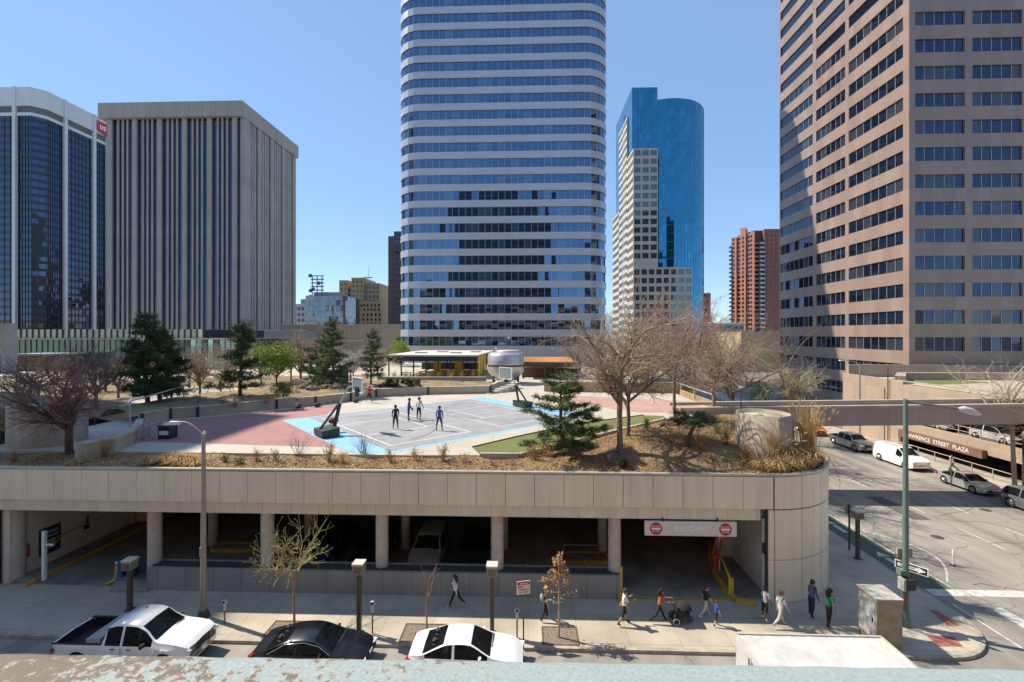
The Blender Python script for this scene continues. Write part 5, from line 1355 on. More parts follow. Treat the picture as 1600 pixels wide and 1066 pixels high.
m = MB(); m.box(-.43, -.325, -.44, -.08, zpx(917), zpx(899)); m.build('signal_visor', M('pale_signal_edge', (.45, .45, .42), .5, .1), t)
m = MB(); m.box(-.34, .02, -.15, .15, zpx(898), zpx(890)); m.build('signal_bracket', gpole, t)
m = MB(); m.box(-.3, .4, .1, .13, zpx(874), zpx(859)); m.build('tan_sign_back', M('tan_sign', (.33, .28, .16), .6, .1), t)
m = MB(); m.tube([(-.2, -.1, zpx(918)), (-.18, -.08, zpx(945)), (-.05, 0, zpx(955))], .07, 8); m.build('conduit', gpole, t)
m = MB(); m.box(-.26, -.1, -.2, -.05, zpx(942), zpx(928)); m.build('push_button', M('amber_button', (.15, .1, .06), .6, .2), t)
# far lamp by the granite tower
p = G(1334, 640, 0.15); y_ = 62.0; x_ = 43.5
t = thing('street_lamp', 'slim pale street lamp in front of the granite tower', 'street lamp', (x_, y_, .15)); hz = AZ(568, x_, y_) - .15
m = MB(); m.tube([(0, 0, 0), (0, 0, hz)], [.13, .08], 8); m.build('pole', grey_m, t)
m = MB(); m.tube([(0, 0, hz - .1), (-.8, 0, hz + .25), (-1.9, 0, hz + .4)], .05, 6); m.build('arm', grey_m, t)
m = MB(); m.cbox((-2.2, 0, hz + .4), (.8, .3, .14)); m.build('lamp_head', white_m, t)
p = GD(1158, 600, 39); t = thing('path_lamp', 'slender park lamp with a pale head by the concrete drum', 'street lamp', (p.x, p.y, 7.3)); hz = AZ(607, p.x, p.y) - 7.3
m = MB(); m.tube([(0, 0, -.5), (0, 0, hz)], .04, 8); m.build('pole', dgrey_m, t)
m = MB(); m.lathe([(.05, 0), (.28, .05), (.2, .16), (.02, .22)], (0, 0, hz), 14); m.build('lamp_head', M('lamp_head_grey'[:], (.62, .62, .6)), t)
# box lamps along the sidewalk
def box_lamp(px, py, top, label, lit=True):
    p = base_pt(px, py); h = AZ(top, p.x, p.y) - p.z
    t = thing('box_lamp', label, 'lamp', p, 0, 'box lamps on the sidewalk')
    m = MB(); m.box(-.09, .09, -.09, .09, 0, h - .5); m.build('pole', M('brown_lamp_pole', (.095, .07, .055), .6, .2), t)
    m = MB(); m.box(-.24, .24, -.24, .24, h - .5, h - .08); hd = m.build('lamp_head', M('tan_lamp_box', (.28, .235, .175), .6, .2), t)
    m = MB(); m.box(-.26, .26, -.26, .26, h - .078, h); m.build('cap', M('pale_lamp_cap', (.58, .55, .48), .5, .1), hd)
    m = MB(); m.box(-.18, .18, -.246, -.241, h - .45, h - .15); m.build('louvre', M('lamp_louvre', (.16, .12, .08), .6, .3, 8), hd)
    m = MB(); m.box(-.17, .17, -.17, .17, -.01, .05); m.build('base', dgrey_m, t)
box_lamp(203, 953, 873, 'box lamp in front of the garage entrance, behind the white pickup')
box_lamp(561, 989, 878, 'box lamp between the two young trees beside a parking meter')
box_lamp(769, 990, 881, 'box lamp behind the white saloon car')
box_lamp(1340, 873, 797, 'box lamp on the side street sidewalk near the corner')
# parking meters
meter_m = M('meter_grey', (.5, .49, .46), .4, .12, metal=.3)
def meter(px, py, top, label, mat=meter_m, grp='parking meters along the kerb'):
    p = base_pt(px, py); h = AZ(top, p.x, p.y) - p.z
    t = thing('parking_meter', label, 'parking meter', p, 0, grp)
    m = MB(); m.tube([(0, 0, 0), (0, 0, h - .5)], .035, 8); m.build('pole', M('meter_pole', (.14, .13, .12), .5, .2), t)
    m = MB(); m.tube([(0, 0, h - .52), (0, 0, h - .45), (0, 0, h - .25), (0, 0, h - .2)], [.06, .075, .075, .06], 10); m.build('vault', mat, t)
    m = MB(); m.lathe([(.02, -.07), (.11, -.06), (.125, 0), (.11, .06), (.02, .07)], (0, 0, h - .12), 14, axis='y'); hd = m.build('meter_head', mat, t)
    m = MB(); m.lathe([(.07, 0), (.07, .008), (.01, .01)], (0, -.062, h - .1), 12, axis='y'); m.build('display', black_m, hd)
meter(351, 975, 937, 'parking meter just right of the tall tan street lamp')
meter(582, 990, 939, 'parking meter beside the box lamp in the middle of the sidewalk')
meter(808, 997, 950, 'parking meter beside the red and white parking sign')
meter(1486, 757, 713, 'pale parking meter on the far sidewalk beside the silver saloon')
# parking sign
p = base_pt(818, 1000); hz = AZ(907, p.x, p.y) - p.z
t = thing('parking_sign', 'red and white parking sign on a green post', 'sign', p)
m = MB(); m.box(-.035, .035, -.03, .03, 0, hz - .1); m.build('post', M('green_post', (.13, .17, .07), .6, .2), t)
m = MB(); m.box(-.31, .31, -.012, .012, -.3, .3); sg = m.build('sign_plate', M('sign_plate_white', (.68, .6, .56), .5, .06), t, (0, -.05, hz - .3), R(14))
m = MB(); m.box(-.28, .28, -.02, -.013, .13, .26); m.build('red_header', M('sign_red'[:], (.5, .012, .012)), sg)
m = MB(); m.add([(-.2, -.024, .195), (-.08, -.024, .235), (-.08, -.024, .21), (.2, -.024, .21), (.2, -.024, .18), (-.08, -.024, .18), (-.08, -.024, .155)], [(6, 5, 4, 3, 2, 1, 0)]); m.build('arrow', white_m, sg)
text('lettering', 'NO', .16, M('sign_red'[:], (.5, .012, .012)), sg, (-.15, -.014, .03), FRONT, .001, .003)
text('lettering', 'PARKING', .11, M('sign_red'[:], (.5, .012, .012)), sg, (0, -.014, -.1), FRONT, .001, .003)
text('lettering', 'ANY TIME', .09, M('sign_red'[:], (.5, .012, .012)), sg, (0, -.014, -.21), FRONT, .001, .003)
# sign back on the side street
p = base_pt(1327, 859); hz = AZ(788, p.x, p.y) - p.z
t = thing('street_sign', 'tan sign plate seen from behind on a thin dark post', 'sign', p)
m = MB(); m.box(-.04, .04, -.04, .04, 0, hz); m.build('post', dgrey_m, t)
m = MB(); m.box(-.26, .26, .05, .07, hz - .65, hz); m.build('sign_plate', M('tan_sign'[:], (.33, .28, .16)), t)
# cabinet
x0, x1 = AX(1370, 20.95), AX(1410, 20.95)
t = thing('utility_cabinet', 'grey and tan utility cabinet at the street corner', 'cabinet', ((x0 + x1) / 2, 21.5, .15)); w = (x1 - x0) / 2; hz = AZ(938, x0, 20.95) - .15
m = MB(); m.box(-w, w, -.55, .62, .25, hz); m.build('body', M('stained_tan_metal', (.40, .34, .24), .55, .25, 2, col2=(.29, .23, .14), big=.15), t)
m = MB(); m.box(-w - .04, w + .04, -.6, .67, hz + .002, hz + .06); m.build('top', M('pale_metal'[:], (.5, .48, .42)), t)
m = MB(); m.box(-w + .03, w - .03, -.52, .6, 0, .25); m.build('plinth', M('tan_plinth', (.32, .25, .15), .8, .2), t)
m = MB(); m.box(-w - .018, -w - .002, -.45, .5, .35, hz - .15); m.build('door', M('scuffed_grey_metal', (.42, .43, .42), .45, .35, 3), t)
m = MB(); m.box(-w - .04, -w - .02, -.36, -.3, hz * .5, hz * .5 + .2); m.build('handle', black_m, t)
# delineator posts in the street
for (px, py, lb) in ((1402, 868, 'white flexible post at the start of the bike lane buffer'), (1489, 884, 'white flexible post inside the curved road marking')):
    p = G(px, py, 0); t = thing('delineator_post', lb, 'bollard', p)
    m = MB(); m.lathe([(.045, .04), (.045, .95), (.02, .98)], n=10); m.build('post', white_m, t)
    m = MB(); m.lathe([(.16, .0), (.14, .04), (.05, .06)], n=12); m.build('base', black_m, t)
# ledge at the viewer's feet
def ledge_mat():
    m, nt, b = base('peeling_blue_paint'); L = nt.links.new
    tc = _n(nt, 'ShaderNodeTexCoord')
    n1 = _n(nt, 'ShaderNodeTexNoise', Scale=38, Detail=9, Roughness=.72, Distortion=.25); L(tc.outputs['Object'], n1.inputs['Vector'])
    sx = _n(nt, 'ShaderNodeSeparateXYZ'); L(tc.outputs['Object'], sx.inputs[0])
    mr = _n(nt, 'ShaderNodeMapRange'); mr.inputs[1].default_value = -1.2; mr.inputs[2].default_value = .75; mr.inputs[3].default_value = .09; mr.inputs[4].default_value = -.24; L(sx.outputs['X'], mr.inputs[0])
    ad = _n(nt, 'ShaderNodeMath', operation='ADD'); L(n1.outputs['Fac'], ad.inputs[0]); L(mr.outputs[0], ad.inputs[1])
    n2 = _n(nt, 'ShaderNodeTexNoise', Scale=3.2, Detail=3); L(tc.outputs['Object'], n2.inputs['Vector'])
    m2 = _n(nt, 'ShaderNodeMath', operation='MULTIPLY_ADD'); m2.inputs[1].default_value = .28; m2.inputs[2].default_value = -.14; L(n2.outputs['Fac'], m2.inputs[0])
    a2 = _n(nt, 'ShaderNodeMath', operation='ADD'); L(ad.outputs[0], a2.inputs[0]); L(m2.outputs[0], a2.inputs[1])
    rp = _n(nt, 'ShaderNodeValToRGB'); e = rp.color_ramp.elements
    e[0].position = .46; e[0].color = (.28, .345, .36, 1); e[1].position = .55; e[1].color = (.15, .125, .095, 1)
    e2 = rp.color_ramp.elements.new(.5); e2.color = (.34, .35, .335, 1)
    L(a2.outputs[0], rp.inputs['Fac'])
    n3 = _n(nt, 'ShaderNodeTexNoise', Scale=120, Detail=3); L(tc.outputs['Object'], n3.inputs['Vector'])
    mx = _n(nt, 'ShaderNodeMix', data_type='RGBA', blend_type='OVERLAY'); mx.inputs['Factor'].default_value = .35
    L(rp.outputs['Color'], mx.inputs['A']); L(n3.outputs['Fac'], mx.inputs['B']); L(mx.outputs['Result'], b.inputs['Base Color'])
    b.inputs['Roughness'].default_value = .7
    bp = _n(nt, 'ShaderNodeBump', Strength=.5, Distance=.006); L(a2.outputs[0], bp.inputs['Height']); L(bp.outputs['Normal'], b.inputs['Normal'])
    return m
t = thing('window_ledge', 'weathered concrete ledge with peeling pale blue paint in the foreground', 'ledge', (0, 0, 0))
lz = H - .74
def lp(px, py): q = G(px, py, lz); return q
a, b_ = lp(-200, 1009), lp(1800, 1040)
def thr(u): return a + (b_ - a) * u
m = MB(); N = 60; vs_ = []
prof = [(.0, -.5), (.0, -.02), (.012, -.006), (.03, 0), (.45, .0)]
nd = Vector(((b_ - a).y, -(b_ - a).x, 0)); nd.normalize()
for i in range(N + 1):
    q = thr(i / N)
    for (k_, dz) in prof:
        w_ = nd * k_; vs_.append((q.x + w_.x, q.y + w_.y, lz + dz + .0012 * math.sin(i * 1.7 + k_ * 40)))
k_ = len(prof); m.add(vs_, [(i * k_ + j, (i + 1) * k_ + j, (i + 1) * k_ + j + 1, i * k_ + j + 1) for i in range(N) for j in range(k_ - 1)], 0, True)
m.build('ledge_top', ledge_mat(), t)
m = MB(); q0, q1 = thr(0), thr(1); m.prism([(q0.x + nd.x * .02, q0.y + nd.y * .02), (q1.x + nd.x * .02, q1.y + nd.y * .02), (q1.x + nd.x * .44, q1.y + nd.y * .44), (q0.x + nd.x * .44, q0.y + nd.y * .44)], lz - .6, lz - .03); m.build('ledge_wall', conc_d, t)
# ================================================================== vehicles (length along +x = forward)
tyre_m = M('tyre_rubber', (.025, .025, .027), .85, .2, 6)
alloy_m = M('alloy_wheel', (.45, .45, .47), .3, .1, metal=.8)
def window_glass():
    m, nt, b = base('car_glass'); L = nt.links.new
    b.inputs['Base Color'].default_value = (.02, .025, .027, 1); b.inputs['Roughness'].default_value = .03; b.inputs['Specular IOR Level'].default_value = .6
    tr = nt.nodes.new('ShaderNodeBsdfTransparent'); tr.inputs['Color'].default_value = (.42, .47, .46, 1)
    mx = nt.nodes.new('ShaderNodeMixShader'); fr = nt.nodes.new('ShaderNodeLayerWeight'); fr.inputs['Blend'].default_value = .25
    mr = _n(nt, 'ShaderNodeMapRange'); mr.inputs[3].default_value = .35; mr.inputs[4].default_value = 1.0
    L(fr.outputs['Fresnel'], mr.inputs[0]); L(mr.outputs[0], mx.inputs[0]); L(tr.outputs[0], mx.inputs[1]); L(b.outputs[0], mx.inputs[2]); L(mx.outputs[0], nt.nodes['Material Output'].inputs['Surface'])
    return m
carglass = window_glass()
seat_m = M('seat_fabric', (.06, .058, .055), .9, .2, 4)
def carpaint(name, col, metal=.0, rough=.28):
    m = M(name, col, rough, .03, .7, metal=metal, coat=.6); return m
lamp_w = M('headlight_glass', (.7, .72, .72), .1, .05, coat=1)
lamp_r = M('tail_light_red', (.4, .01, .012), .2, .05, coat=1)
trim_m = M('black_plastic_trim', (.018, .018, .02), .55, .15)
chrome_m = M('chrome', (.6, .6, .6), .15, .05, metal=1)
plate_m = M('number_plate', (.6, .6, .62), .5, .1)
def interp(pts, x):
    if x <= pts[0][0]: return pts[0][1]
    for (a, va), (b_, vb) in zip(pts, pts[1:]):
        if x <= b_: 
            t = (x - a) / (b_ - a) if b_ > a else 1
            return va + (vb - va) * t
    return pts[-1][1]
SPEC = {
 # L length, W width, wb axle positions, wr wheel radius; top: roof/hood height; belt: waist height; cab: (tail base, roof rear, roof front, cowl)
 'sedan': dict(L=4.75, W=1.84, ax=(-1.42, 1.38), wr=.335, belt=[(-2.38, .80), (-1.9, .93), (-1.0, .92), (.9, .88), (1.5, .80), (2.2, .66), (2.38, .52)],
    top=[(-2.38, .86), (-2.25, .98), (-1.72, 1.03), (-.85, 1.40), (-.2, 1.455), (.25, 1.42), (1.05, .97), (1.7, .88), (2.2, .74), (2.38, .56)], cab=(-1.75, -.88, .25, 1.06), bed=None),
 'suv': dict(L=4.75, W=1.92, ax=(-1.40, 1.42), wr=.37, belt=[(-2.38, 1.0), (-1.0, 1.05), (.9, 1.0), (1.5, .96), (2.2, .86), (2.38, .7)],
    top=[(-2.38, 1.02), (-2.3, 1.16), (-1.98, 1.66), (-1.2, 1.74), (-.1, 1.74), (.4, 1.68), (1.08, 1.14), (1.7, 1.06), (2.2, .95), (2.38, .74)], cab=(-2.3, -1.97, .4, 1.1), bed=None),
 'pickup': dict(L=5.85, W=2.02, ax=(-1.75, 1.95), wr=.41, belt=[(-2.92, 1.15), (-.6, 1.15), (1.2, 1.14), (1.6, 1.12), (2.7, 1.02), (2.92, .9)],
    top=[(-2.92, 1.16), (-.72, 1.16), (-.70, 1.3), (-.58, 1.82), (-.2, 1.93), (.6, 1.92), (.85, 1.86), (1.5, 1.30), (2.2, 1.24), (2.75, 1.14), (2.92, .95)], cab=(-.72, -.56, .85, 1.52), bed=(-2.84, -.76)),
 'crew': dict(L=5.85, W=2.02, ax=(-1.8, 1.92), wr=.41, belt=[(-2.92, 1.13), (-1.1, 1.13), (1.2, 1.12), (1.6, 1.1), (2.7, 1.0), (2.92, .88)],
    top=[(-2.92, 1.14), (-1.24, 1.14), (-1.22, 1.3), (-1.08, 1.8), (-.6, 1.9), (.55, 1.89), (.8, 1.83), (1.45, 1.27), (2.2, 1.22), (2.75, 1.1), (2.92, .9)], cab=(-1.24, -1.06, .8, 1.47), bed=(-2.84, -1.3)),
 'van': dict(L=5.5, W=2.02, ax=(-1.62, 1.85), wr=.37, belt=[(-2.75, 1.2), (.6, 1.22), (1.5, 1.16), (2.1, 1.1), (2.6, 1.02), (2.75, .85)],
    top=[(-2.75, 1.3), (-2.68, 1.95), (-2.4, 2.06), (.3, 2.08), (.75, 2.0), (1.55, 1.35), (2.1, 1.26), (2.6, 1.14), (2.75, .9)], cab=(-2.7, -2.5, .75, 1.58), bed=None),
}
def car(kind, paint, label, loc, rz, cat='car', name='parked_car', side_glass=None, pillars=None, group=None, rear_glass=True, dark_grille=True, low_grille=False):
    sp = SPEC[kind]; L, W = sp['L'], sp['W']; hw = W / 2; wr = sp['wr']; r0, ra, fa, f0 = sp['cab']
    t = thing(name, label, cat, loc, rz, group)
    arch = wr + .055
    xs = set([-L / 2, L / 2, -L / 2 + .06, L / 2 - .06, -L / 2 + .2, L / 2 - .2, r0, ra, fa, f0])
    for p in sp['top']: xs.add(p[0])
    for a in sp['ax']:
        for k in range(0, 9): xs.add(a + arch * math.cos(PI * k / 8))
        xs.add(a - arch - .02); xs.add(a + arch + .02)
    sg = side_glass or (r0 + .12, f0 - .12)
    pl = pillars or [(sg[0] + sg[1]) / 2 - .12]
    for p in pl: xs.add(p - .05); xs.add(p + .05)
    xs.add(sg[0]); xs.add(sg[1])
    if sp['bed']: b0, b1 = sp['bed']; xs |= {b0, b0 + .01, b1, b1 - .01}
    for i in range(int(L / .14)): xs.add(-L / 2 + .14 * i)
    xs = {x for x in xs if not any(0 < abs(x - y) < .012 and x > y for y in xs)}
    xs = sorted(x for x in xs if -L / 2 <= x <= L / 2)
    zs0 = wr * .62
    def sect(x):
        top = interp(sp['top'], x)
        if not sp['bed'] or x > -.2: top = sum(interp(sp['top'], max(-L / 2, min(L / 2, x + o))) * w_ for o, w_ in ((-.26, 1), (-.17, 2), (-.08, 3), (0, 4), (.08, 3), (.17, 2), (.26, 1))) / 16
        belt = min(interp(sp['belt'], x), top - .015)
        u = abs(x) / (L / 2); nose = 1 - (.24 if kind in ('sedan', 'suv') else .15) * max(0, (u - .74) / .26) ** 2.2
        w = hw * nose
        zb = zs0 + .12 * max(0, (u - .88) / .12)
        for a in sp['ax']:
            if abs(x - a) <= arch: zb = max(zb, wr * .98 + math.sqrt(max(0, arch * arch - (x - a) ** 2)) )
        zb = min(zb, belt - .06)
        cabin = r0 < x < f0
        k = max(0, min(1, (top - belt) / .5))
        if cabin or k > .3: wr_ = w * (.97 - .21 * k)
        else: wr_ = w * (.95 - .05 * k)
        ze = belt + (top - belt) * .9
        inbed = sp['bed'] and sp['bed'][0] + .005 < x < sp['bed'][1] - .005
        if inbed: P = [(0, zb), (w * .9, zb), (w * .985, zb + .03), (w, (zb + belt) / 2 + .05), (w * .985, belt - .04), (w * .975, belt), (w * .90, belt), (w * .89, .78), (0, .78)]
        else: P = [(0, zb), (w * .9, zb), (w * .985, zb + .03), (w, (zb + belt) / 2 + .05), (w * .975, belt - .03), (w * .955, belt), (wr_, ze), (wr_ * .9, top - .012), (0, top + (.035 if not cabin else .02))]
        return P
    S_ = [sect(x) for x in xs]; n = len(S_[0]); m = MB()
    vs = []
    for x, P in zip(xs, S_):
        for (y, z) in P: vs.append((x, y, z))
    off = len(vs)
    for x, P in zip(xs, S_):
        for (y, z) in P: vs.append((x, -y, z))
    fs = []; mi = []
    for i in range(len(xs) - 1):
        xm = (xs[i] + xs[i + 1]) / 2
        for j in range(n - 1):
            k = 0
            if j == 5 and sg[0] < xm < sg[1] and not any(abs(xm - p) < .05 for p in pl) and interp(sp['top'], xm) - interp(sp['belt'], xm) > .1: k = 1
            if j == 7 and fa < xm < f0: k = 1
            if j == 7 and rear_glass and r0 < xm < ra and not (kind == 'van'): k = 1
            if j in (0,): k = 2
            if sp['bed'] and sp['bed'][0] < xm < sp['bed'][1] and j in (6, 7): k = 2
            a, b_, c, d = i * n + j, (i + 1) * n + j, (i + 1) * n + j + 1, i * n + j + 1
            fs.append((a, d, c, b_)); mi.append(k); fs.append((off + a, off + b_, off + c, off + d)); mi.append(k)
    for i, flip in ((0, 0), (len(xs) - 1, 1)):
        lo = [i * n + j for j in range(n)] + [off + i * n + j for j in range(n - 1, -1, -1)]
        fs.append(tuple(lo if flip else lo[::-1])); mi.append(0)
    m.v = vs; m.f = fs; m.m = mi; m.sm = [True] * len(fs)
    body = m.build('body', [paint, carglass, trim_m], t)
    me = body.data
    try: me.set_sharp_from_angle(angle=R(38))
    except Exception: pass
    mod = body.modifiers.new('edge', 'BEVEL'); mod.width = .018; mod.segments = 2; mod.limit_method = 'ANGLE'; mod.angle_limit = R(40)
    for a in sp['ax']:
        for s_ in (-1, 1):
            w = MB(); w.lathe([(wr * .62, -.10), (wr * .97, -.105), (wr, -.07), (wr, .07), (wr * .97, .105), (wr * .62, .10)], n=22, axis='y'); ty = w.build('wheel', tyre_m, t, (a, s_ * (hw - .115), wr))
            w = MB(); w.lathe([(.05, -.112), (.08, -.112)], n=10, axis='y')
            w.lathe([(wr * .52, -.1), (wr * .64, -.104), (wr * .64, .104), (wr * .52, .1)], n=22, axis='y')
            for k in range(5): 
                c_, s2 = math.cos(2 * PI * k / 5), math.sin(2 * PI * k / 5)
                w.bar((0, s_ * .095, 0), (wr * .6 * c_, s_ * .095, wr * .6 * s2), .05)
            w.build('rim', alloy_m, ty)
            w = MB(); w.lathe([(.02, -.07), (wr * .6, -.07), (wr * .6, .07), (.02, .07)], n=16, axis='y'); w.build('brake_disc', trim_m, ty)
    zb_ = interp(sp['belt'], L / 2 - .3); zr = interp(sp['belt'], -L / 2 + .15)
    for s_ in (-1, 1):
        w = MB(); y = s_ * hw * .68; xf = L / 2 - .05
        w.cbox((xf - .03, y, zb_ - .12), (.2, .42, .13), 0, -s_ * .25); w.build('headlight', lamp_w, t)
        w = MB(); w.cbox((-L / 2 + .05, s_ * hw * .78, zr - (.08 if kind not in ('pickup', 'crew') else .3)), (.16, .3, .17 if kind != 'van' else .4), 0, s_ * .2); w.build('tail_light', lamp_r, t)
        w = MB(); xm = f0 - .42; w.cbox((xm, s_ * (hw + .06), interp(sp['belt'], xm) + .09), (.1, .2, .15), 0, s_ * .1); w.build('mirror', paint if kind == 'sedan' else trim_m, t)
        for k, xh in enumerate(((sg[0] + pl[0]) / 2 - .05 if kind != 'van' else sg[0] + .1, pl[0] - .28 + .9)):
            pass
        w = MB()
        for xh in (pl[0] - .2, min(f0 - .9, pl[0] + .95)): w.cbox((xh - .15, s_ * (hw * .985 + .01), interp(sp['belt'], xh) - .12), (.18, .03, .03))
        w.build('handle', paint if kind == 'sedan' else trim_m, t)
        w = MB()   # shut lines of the doors, fine dark grooves laid proud of the skin by 2 mm
        for xh in [pl[0]] + ([sg[0] + .35] if kind in ('sedan', 'suv', 'crew') else []):
            zt = interp(sp['belt'], xh) - .05
            w.cbox((xh, s_ * (hw * .992 + .004), (zt + wr) / 2 + .05), (.012, .01, zt - wr - .1))
        w.build('door_seam', trim_m, t)
    gz = zb_ - .14
    w = MB(); w.box(L / 2 - .1, L / 2 + .015, -hw * .42, hw * .42, gz - (.18 if kind != 'sedan' else .02), gz + .06); w.build('grille', trim_m if dark_grille else chrome_m, t)
    w = MB(); w.box(L / 2 - .3, L / 2 + .04, -hw * .74, hw * .74, wr + .06, wr + .2); w.build('bumper', trim_m if kind in ('sedan', 'suv') else chrome_m, t)
    w = MB(); w.box(-L / 2 - .03, -L / 2 + .3, -hw * .74, hw * .74, wr + .04, wr + .2); w.build('rear_bumper', trim_m if kind in ('sedan', 'suv') else chrome_m, t)
    w = MB(); w.box(L / 2 + .03, L / 2 + .05, -.17, .17, wr + .2, wr + .31); w.build('number_plate', plate_m, t)
    w = MB(); w.cbox((f0 + .03, .25, interp(sp['top'], f0) + .03), (.05, .9, .025)); w.build('wiper', trim_m, t)
    seats = MB(); fw = hw * .80; zb2 = interp(sp['belt'], 0)
    rows_ = [(fa + f0) / 2 - .75] + ([(fa + f0) / 2 - 1.65] if kind in ('sedan', 'suv', 'crew') else [])
    for xr_ in rows_:
        for s_ in (-1, 1): seats.cbox((xr_, s_ * fw * .45, zb2 - .12), (.5, fw * .62, .3)); seats.cbox((xr_ - .3, s_ * fw * .45, zb2 + .1), (.14, fw * .56, .5)); seats.cbox((xr_ - .33, s_ * fw * .45, zb2 + .38), (.09, .26, .16))
    seats.cbox((f0 - .38, 0, zb2 - .02), (.5, fw * 1.8, .12))
    seats.box(r0 + .2, f0 - .2, -fw, fw, zb2 - .34, zb2 - .27)
    seats.tube([(f0 - .72, fw * .45 + .18 * math.cos(R(a)), zb2 + .1 + .16 * math.sin(R(a))) for a in range(0, 361, 30)], .015, 5, cap=False)
    seats.build('seats', seat_m, t)
    # seats seen through nothing but kept dark: a dashboard strip below the glass line is part of the body
    return t
white_p = carpaint('white_car_paint', (.80, .80, .79))
silver_p = carpaint('silver_car_paint', (.46, .47, .48), .55)
grey_p = carpaint('grey_car_paint', (.20, .205, .205), .45)
dark_p = carpaint('dark_blue_car_paint', (.014, .018, .028), .3)
black_p = carpaint('black_car_paint', (.012, .012, .013), .2)
blue_p = carpaint('deep_blue_car_paint', (.02, .035, .09), .3)
def at(px, y): return AX(px, y)
yk = 19.45
# white pickup at the kerb
xpk = -17.0
pk = car('pickup', white_p, 'white pickup truck with an open bed and a silver toolbox at the kerb', (xpk, yk + .05, 0), 0, 'pickup truck', 'pickup_truck', pillars=[.12])
m = MB(); m.box(-1.45, -.85, -.88, .88, 1.17, 1.36); m.box(-1.43, -.87, -.86, .86, 1.36, 1.375); m.build('toolbox', M('toolbox_metal', (.5, .5, .5), .35, .1, metal=.5), pk)
for s_ in (-1, 1):
    m = MB(); m.box(-2.9, -.78, s_ * .90 - .05, s_ * .90 + .07 * (s_ > 0) + .02, 1.152, 1.185); m.build('bed_rail', trim_m, pk)
m = MB(); m.tube([(.1, .4, 1.92), (.05, .4, 2.02)], .02, 6); m.build('aerial', trim_m, pk)
m = MB()
for k in range(4): m.box(2.86, 2.945, -.78, .78, .66 + .1 * k, .71 + .1 * k)
m.build('grille_bars', trim_m, pk)
m = MB(); m.prism([(-2.84, -.88), (-.9, -.88), (-.9, .88), (-2.84, .88)], .785, .80); m.build('bed_liner', black_m, pk)
cxs = (at(394, yk) + at(592, yk)) / 2
ds = car('sedan', dark_p, 'very dark blue saloon car between the white pickup and the white saloon', (cxs, yk, 0), 0, name='parked_car', low_grille=True)
m = MB(); m.tube([(-1.6, -.905, .95), (-.9, -.80, 1.30), (-.1, -.76, 1.36), (.5, -.79, 1.24), (1.0, -.88, .95)], .016, 6); m.build('window_trim', chrome_m, ds)
cxs = (at(645, yk) + at(811, yk)) / 2
car('sedan', white_p, 'white saloon car parked at the kerb in front of the garage', (cxs + .05, yk, 0), 0)
# box truck in the lane
t = thing('box_truck', 'white box truck with a plain flat roof passing the corner', 'truck', (at(1148, 16.6) + 2.55, 15.45, 0))
tw = M('truck_white', (.56, .56, .54), .5, .16, 1.6, big=.15)
m = MB(); m.box(-2.5, 2.5, -1.15, 1.15, .95, 3.46); m.build('cargo_box', tw, t)
m = MB()
for (y0, y1) in ((-1.17, -1.11), (1.11, 1.17)): m.box(-2.52, 2.52, y0, y1, 3.461, 3.51)
for (x0, x1) in ((-2.53, -2.45), (2.45, 2.53)): m.box(x0, x1, -1.10, 1.10, 3.461, 3.5)
m.build('roof_frame', M('pale_metal'[:], (.5, .48, .42)), t)
m = MB()
for k in range(7): m.box(-2.1 + .7 * k - .025, -2.1 + .7 * k + .025, -1.09, 1.09, 3.4605, 3.475)
m.build('roof_ribs', tw, t)
m = MB(); m.box(-2.53, -2.505, -1.1, -.02, 1.0, 3.4); m.box(-2.53, -2.505, .02, 1.1, 1.0, 3.4); m.build('rear_door', tw, t)
m = MB(); m.tube([(-2.56, -.1, 1.1), (-2.56, -.1, 3.35)], .02, 6); m.tube([(-2.56, .1, 1.1), (-2.56, .1, 3.35)], .02, 6); m.build('lock_rod', grey_m, t)
m = MB(); m.prism([(2.6, -1.02), (4.2, -1.02), (4.2, 1.02), (2.6, 1.02)], .6, [2.4, 1.6, 1.6, 2.4]); m.prism([(2.6, -.95), (3.3, -.95), (3.3, .95), (2.6, .95)], 2.0, 2.5); m.build('cab', white_p, t)
m = MB(); m.prism([(3.32, -.9), (3.9, -.9), (3.9, .9), (3.32, .9)], 1.75, [2.38, 1.85, 1.85, 2.38]); m.build('windscreen', carglass, t)
m = MB(); m.box(-2.4, 4.0, -.4, .4, .5, .94); m.build('chassis', trim_m, t)
for x in (-1.5, 3.3):
    for s_ in (-1, 1):
        w = MB(); w.lathe([(.25, -.13), (.42, -.13), (.44, -.08), (.44, .08), (.42, .13), (.25, .13)], n=20, axis='y'); ty = w.build('wheel', tyre_m, t, (x, s_ * .95, .44))
        w = MB(); w.lathe([(.05, -.1), (.26, -.11), (.26, .11), (.05, .1)], n=16, axis='y'); w.build('rim', alloy_m, ty)
# cars along the side street, noses towards the viewer
def ydepth(px, x=40.1):
    k = (px - 800) / F; return x * (CT + k * ST) / (k * CT - ST)
xk = 40.15
car('suv', grey_p, 'grey estate sport utility car cut off by the right edge', (xk, 37.5, 0), R(-90), 'suv', 'parked_suv')
car('sedan', silver_p, 'silver saloon car parked behind the grey sport utility car', (xk, 43.5, 0), R(-90))
vn = car('van', white_p, 'white work van with roof racks and a pale blue emblem', (xk, 51.2, 0), R(-90), 'van', 'work_van', side_glass=(.62, 1.42), pillars=[.55], rear_glass=False, dark_grille=False)
m = MB()
for x in (-2.2, -1.2, -.2, .5): m.bar((x, -.85, 2.16), (x, .85, 2.16), .04)
for s_ in (-1, 1): m.bar((-2.4, s_ * .82, 2.16), (.6, s_ * .82, 2.16), .04)
for x in (-2.2, .5):
    for s_ in (-1, 1): m.bar((x, s_ * .82, 2.0), (x, s_ * .82, 2.16), .04)
m.build('roof_rack', M('rack_red_white', (.6, .42, .38), .5, .2), vn)
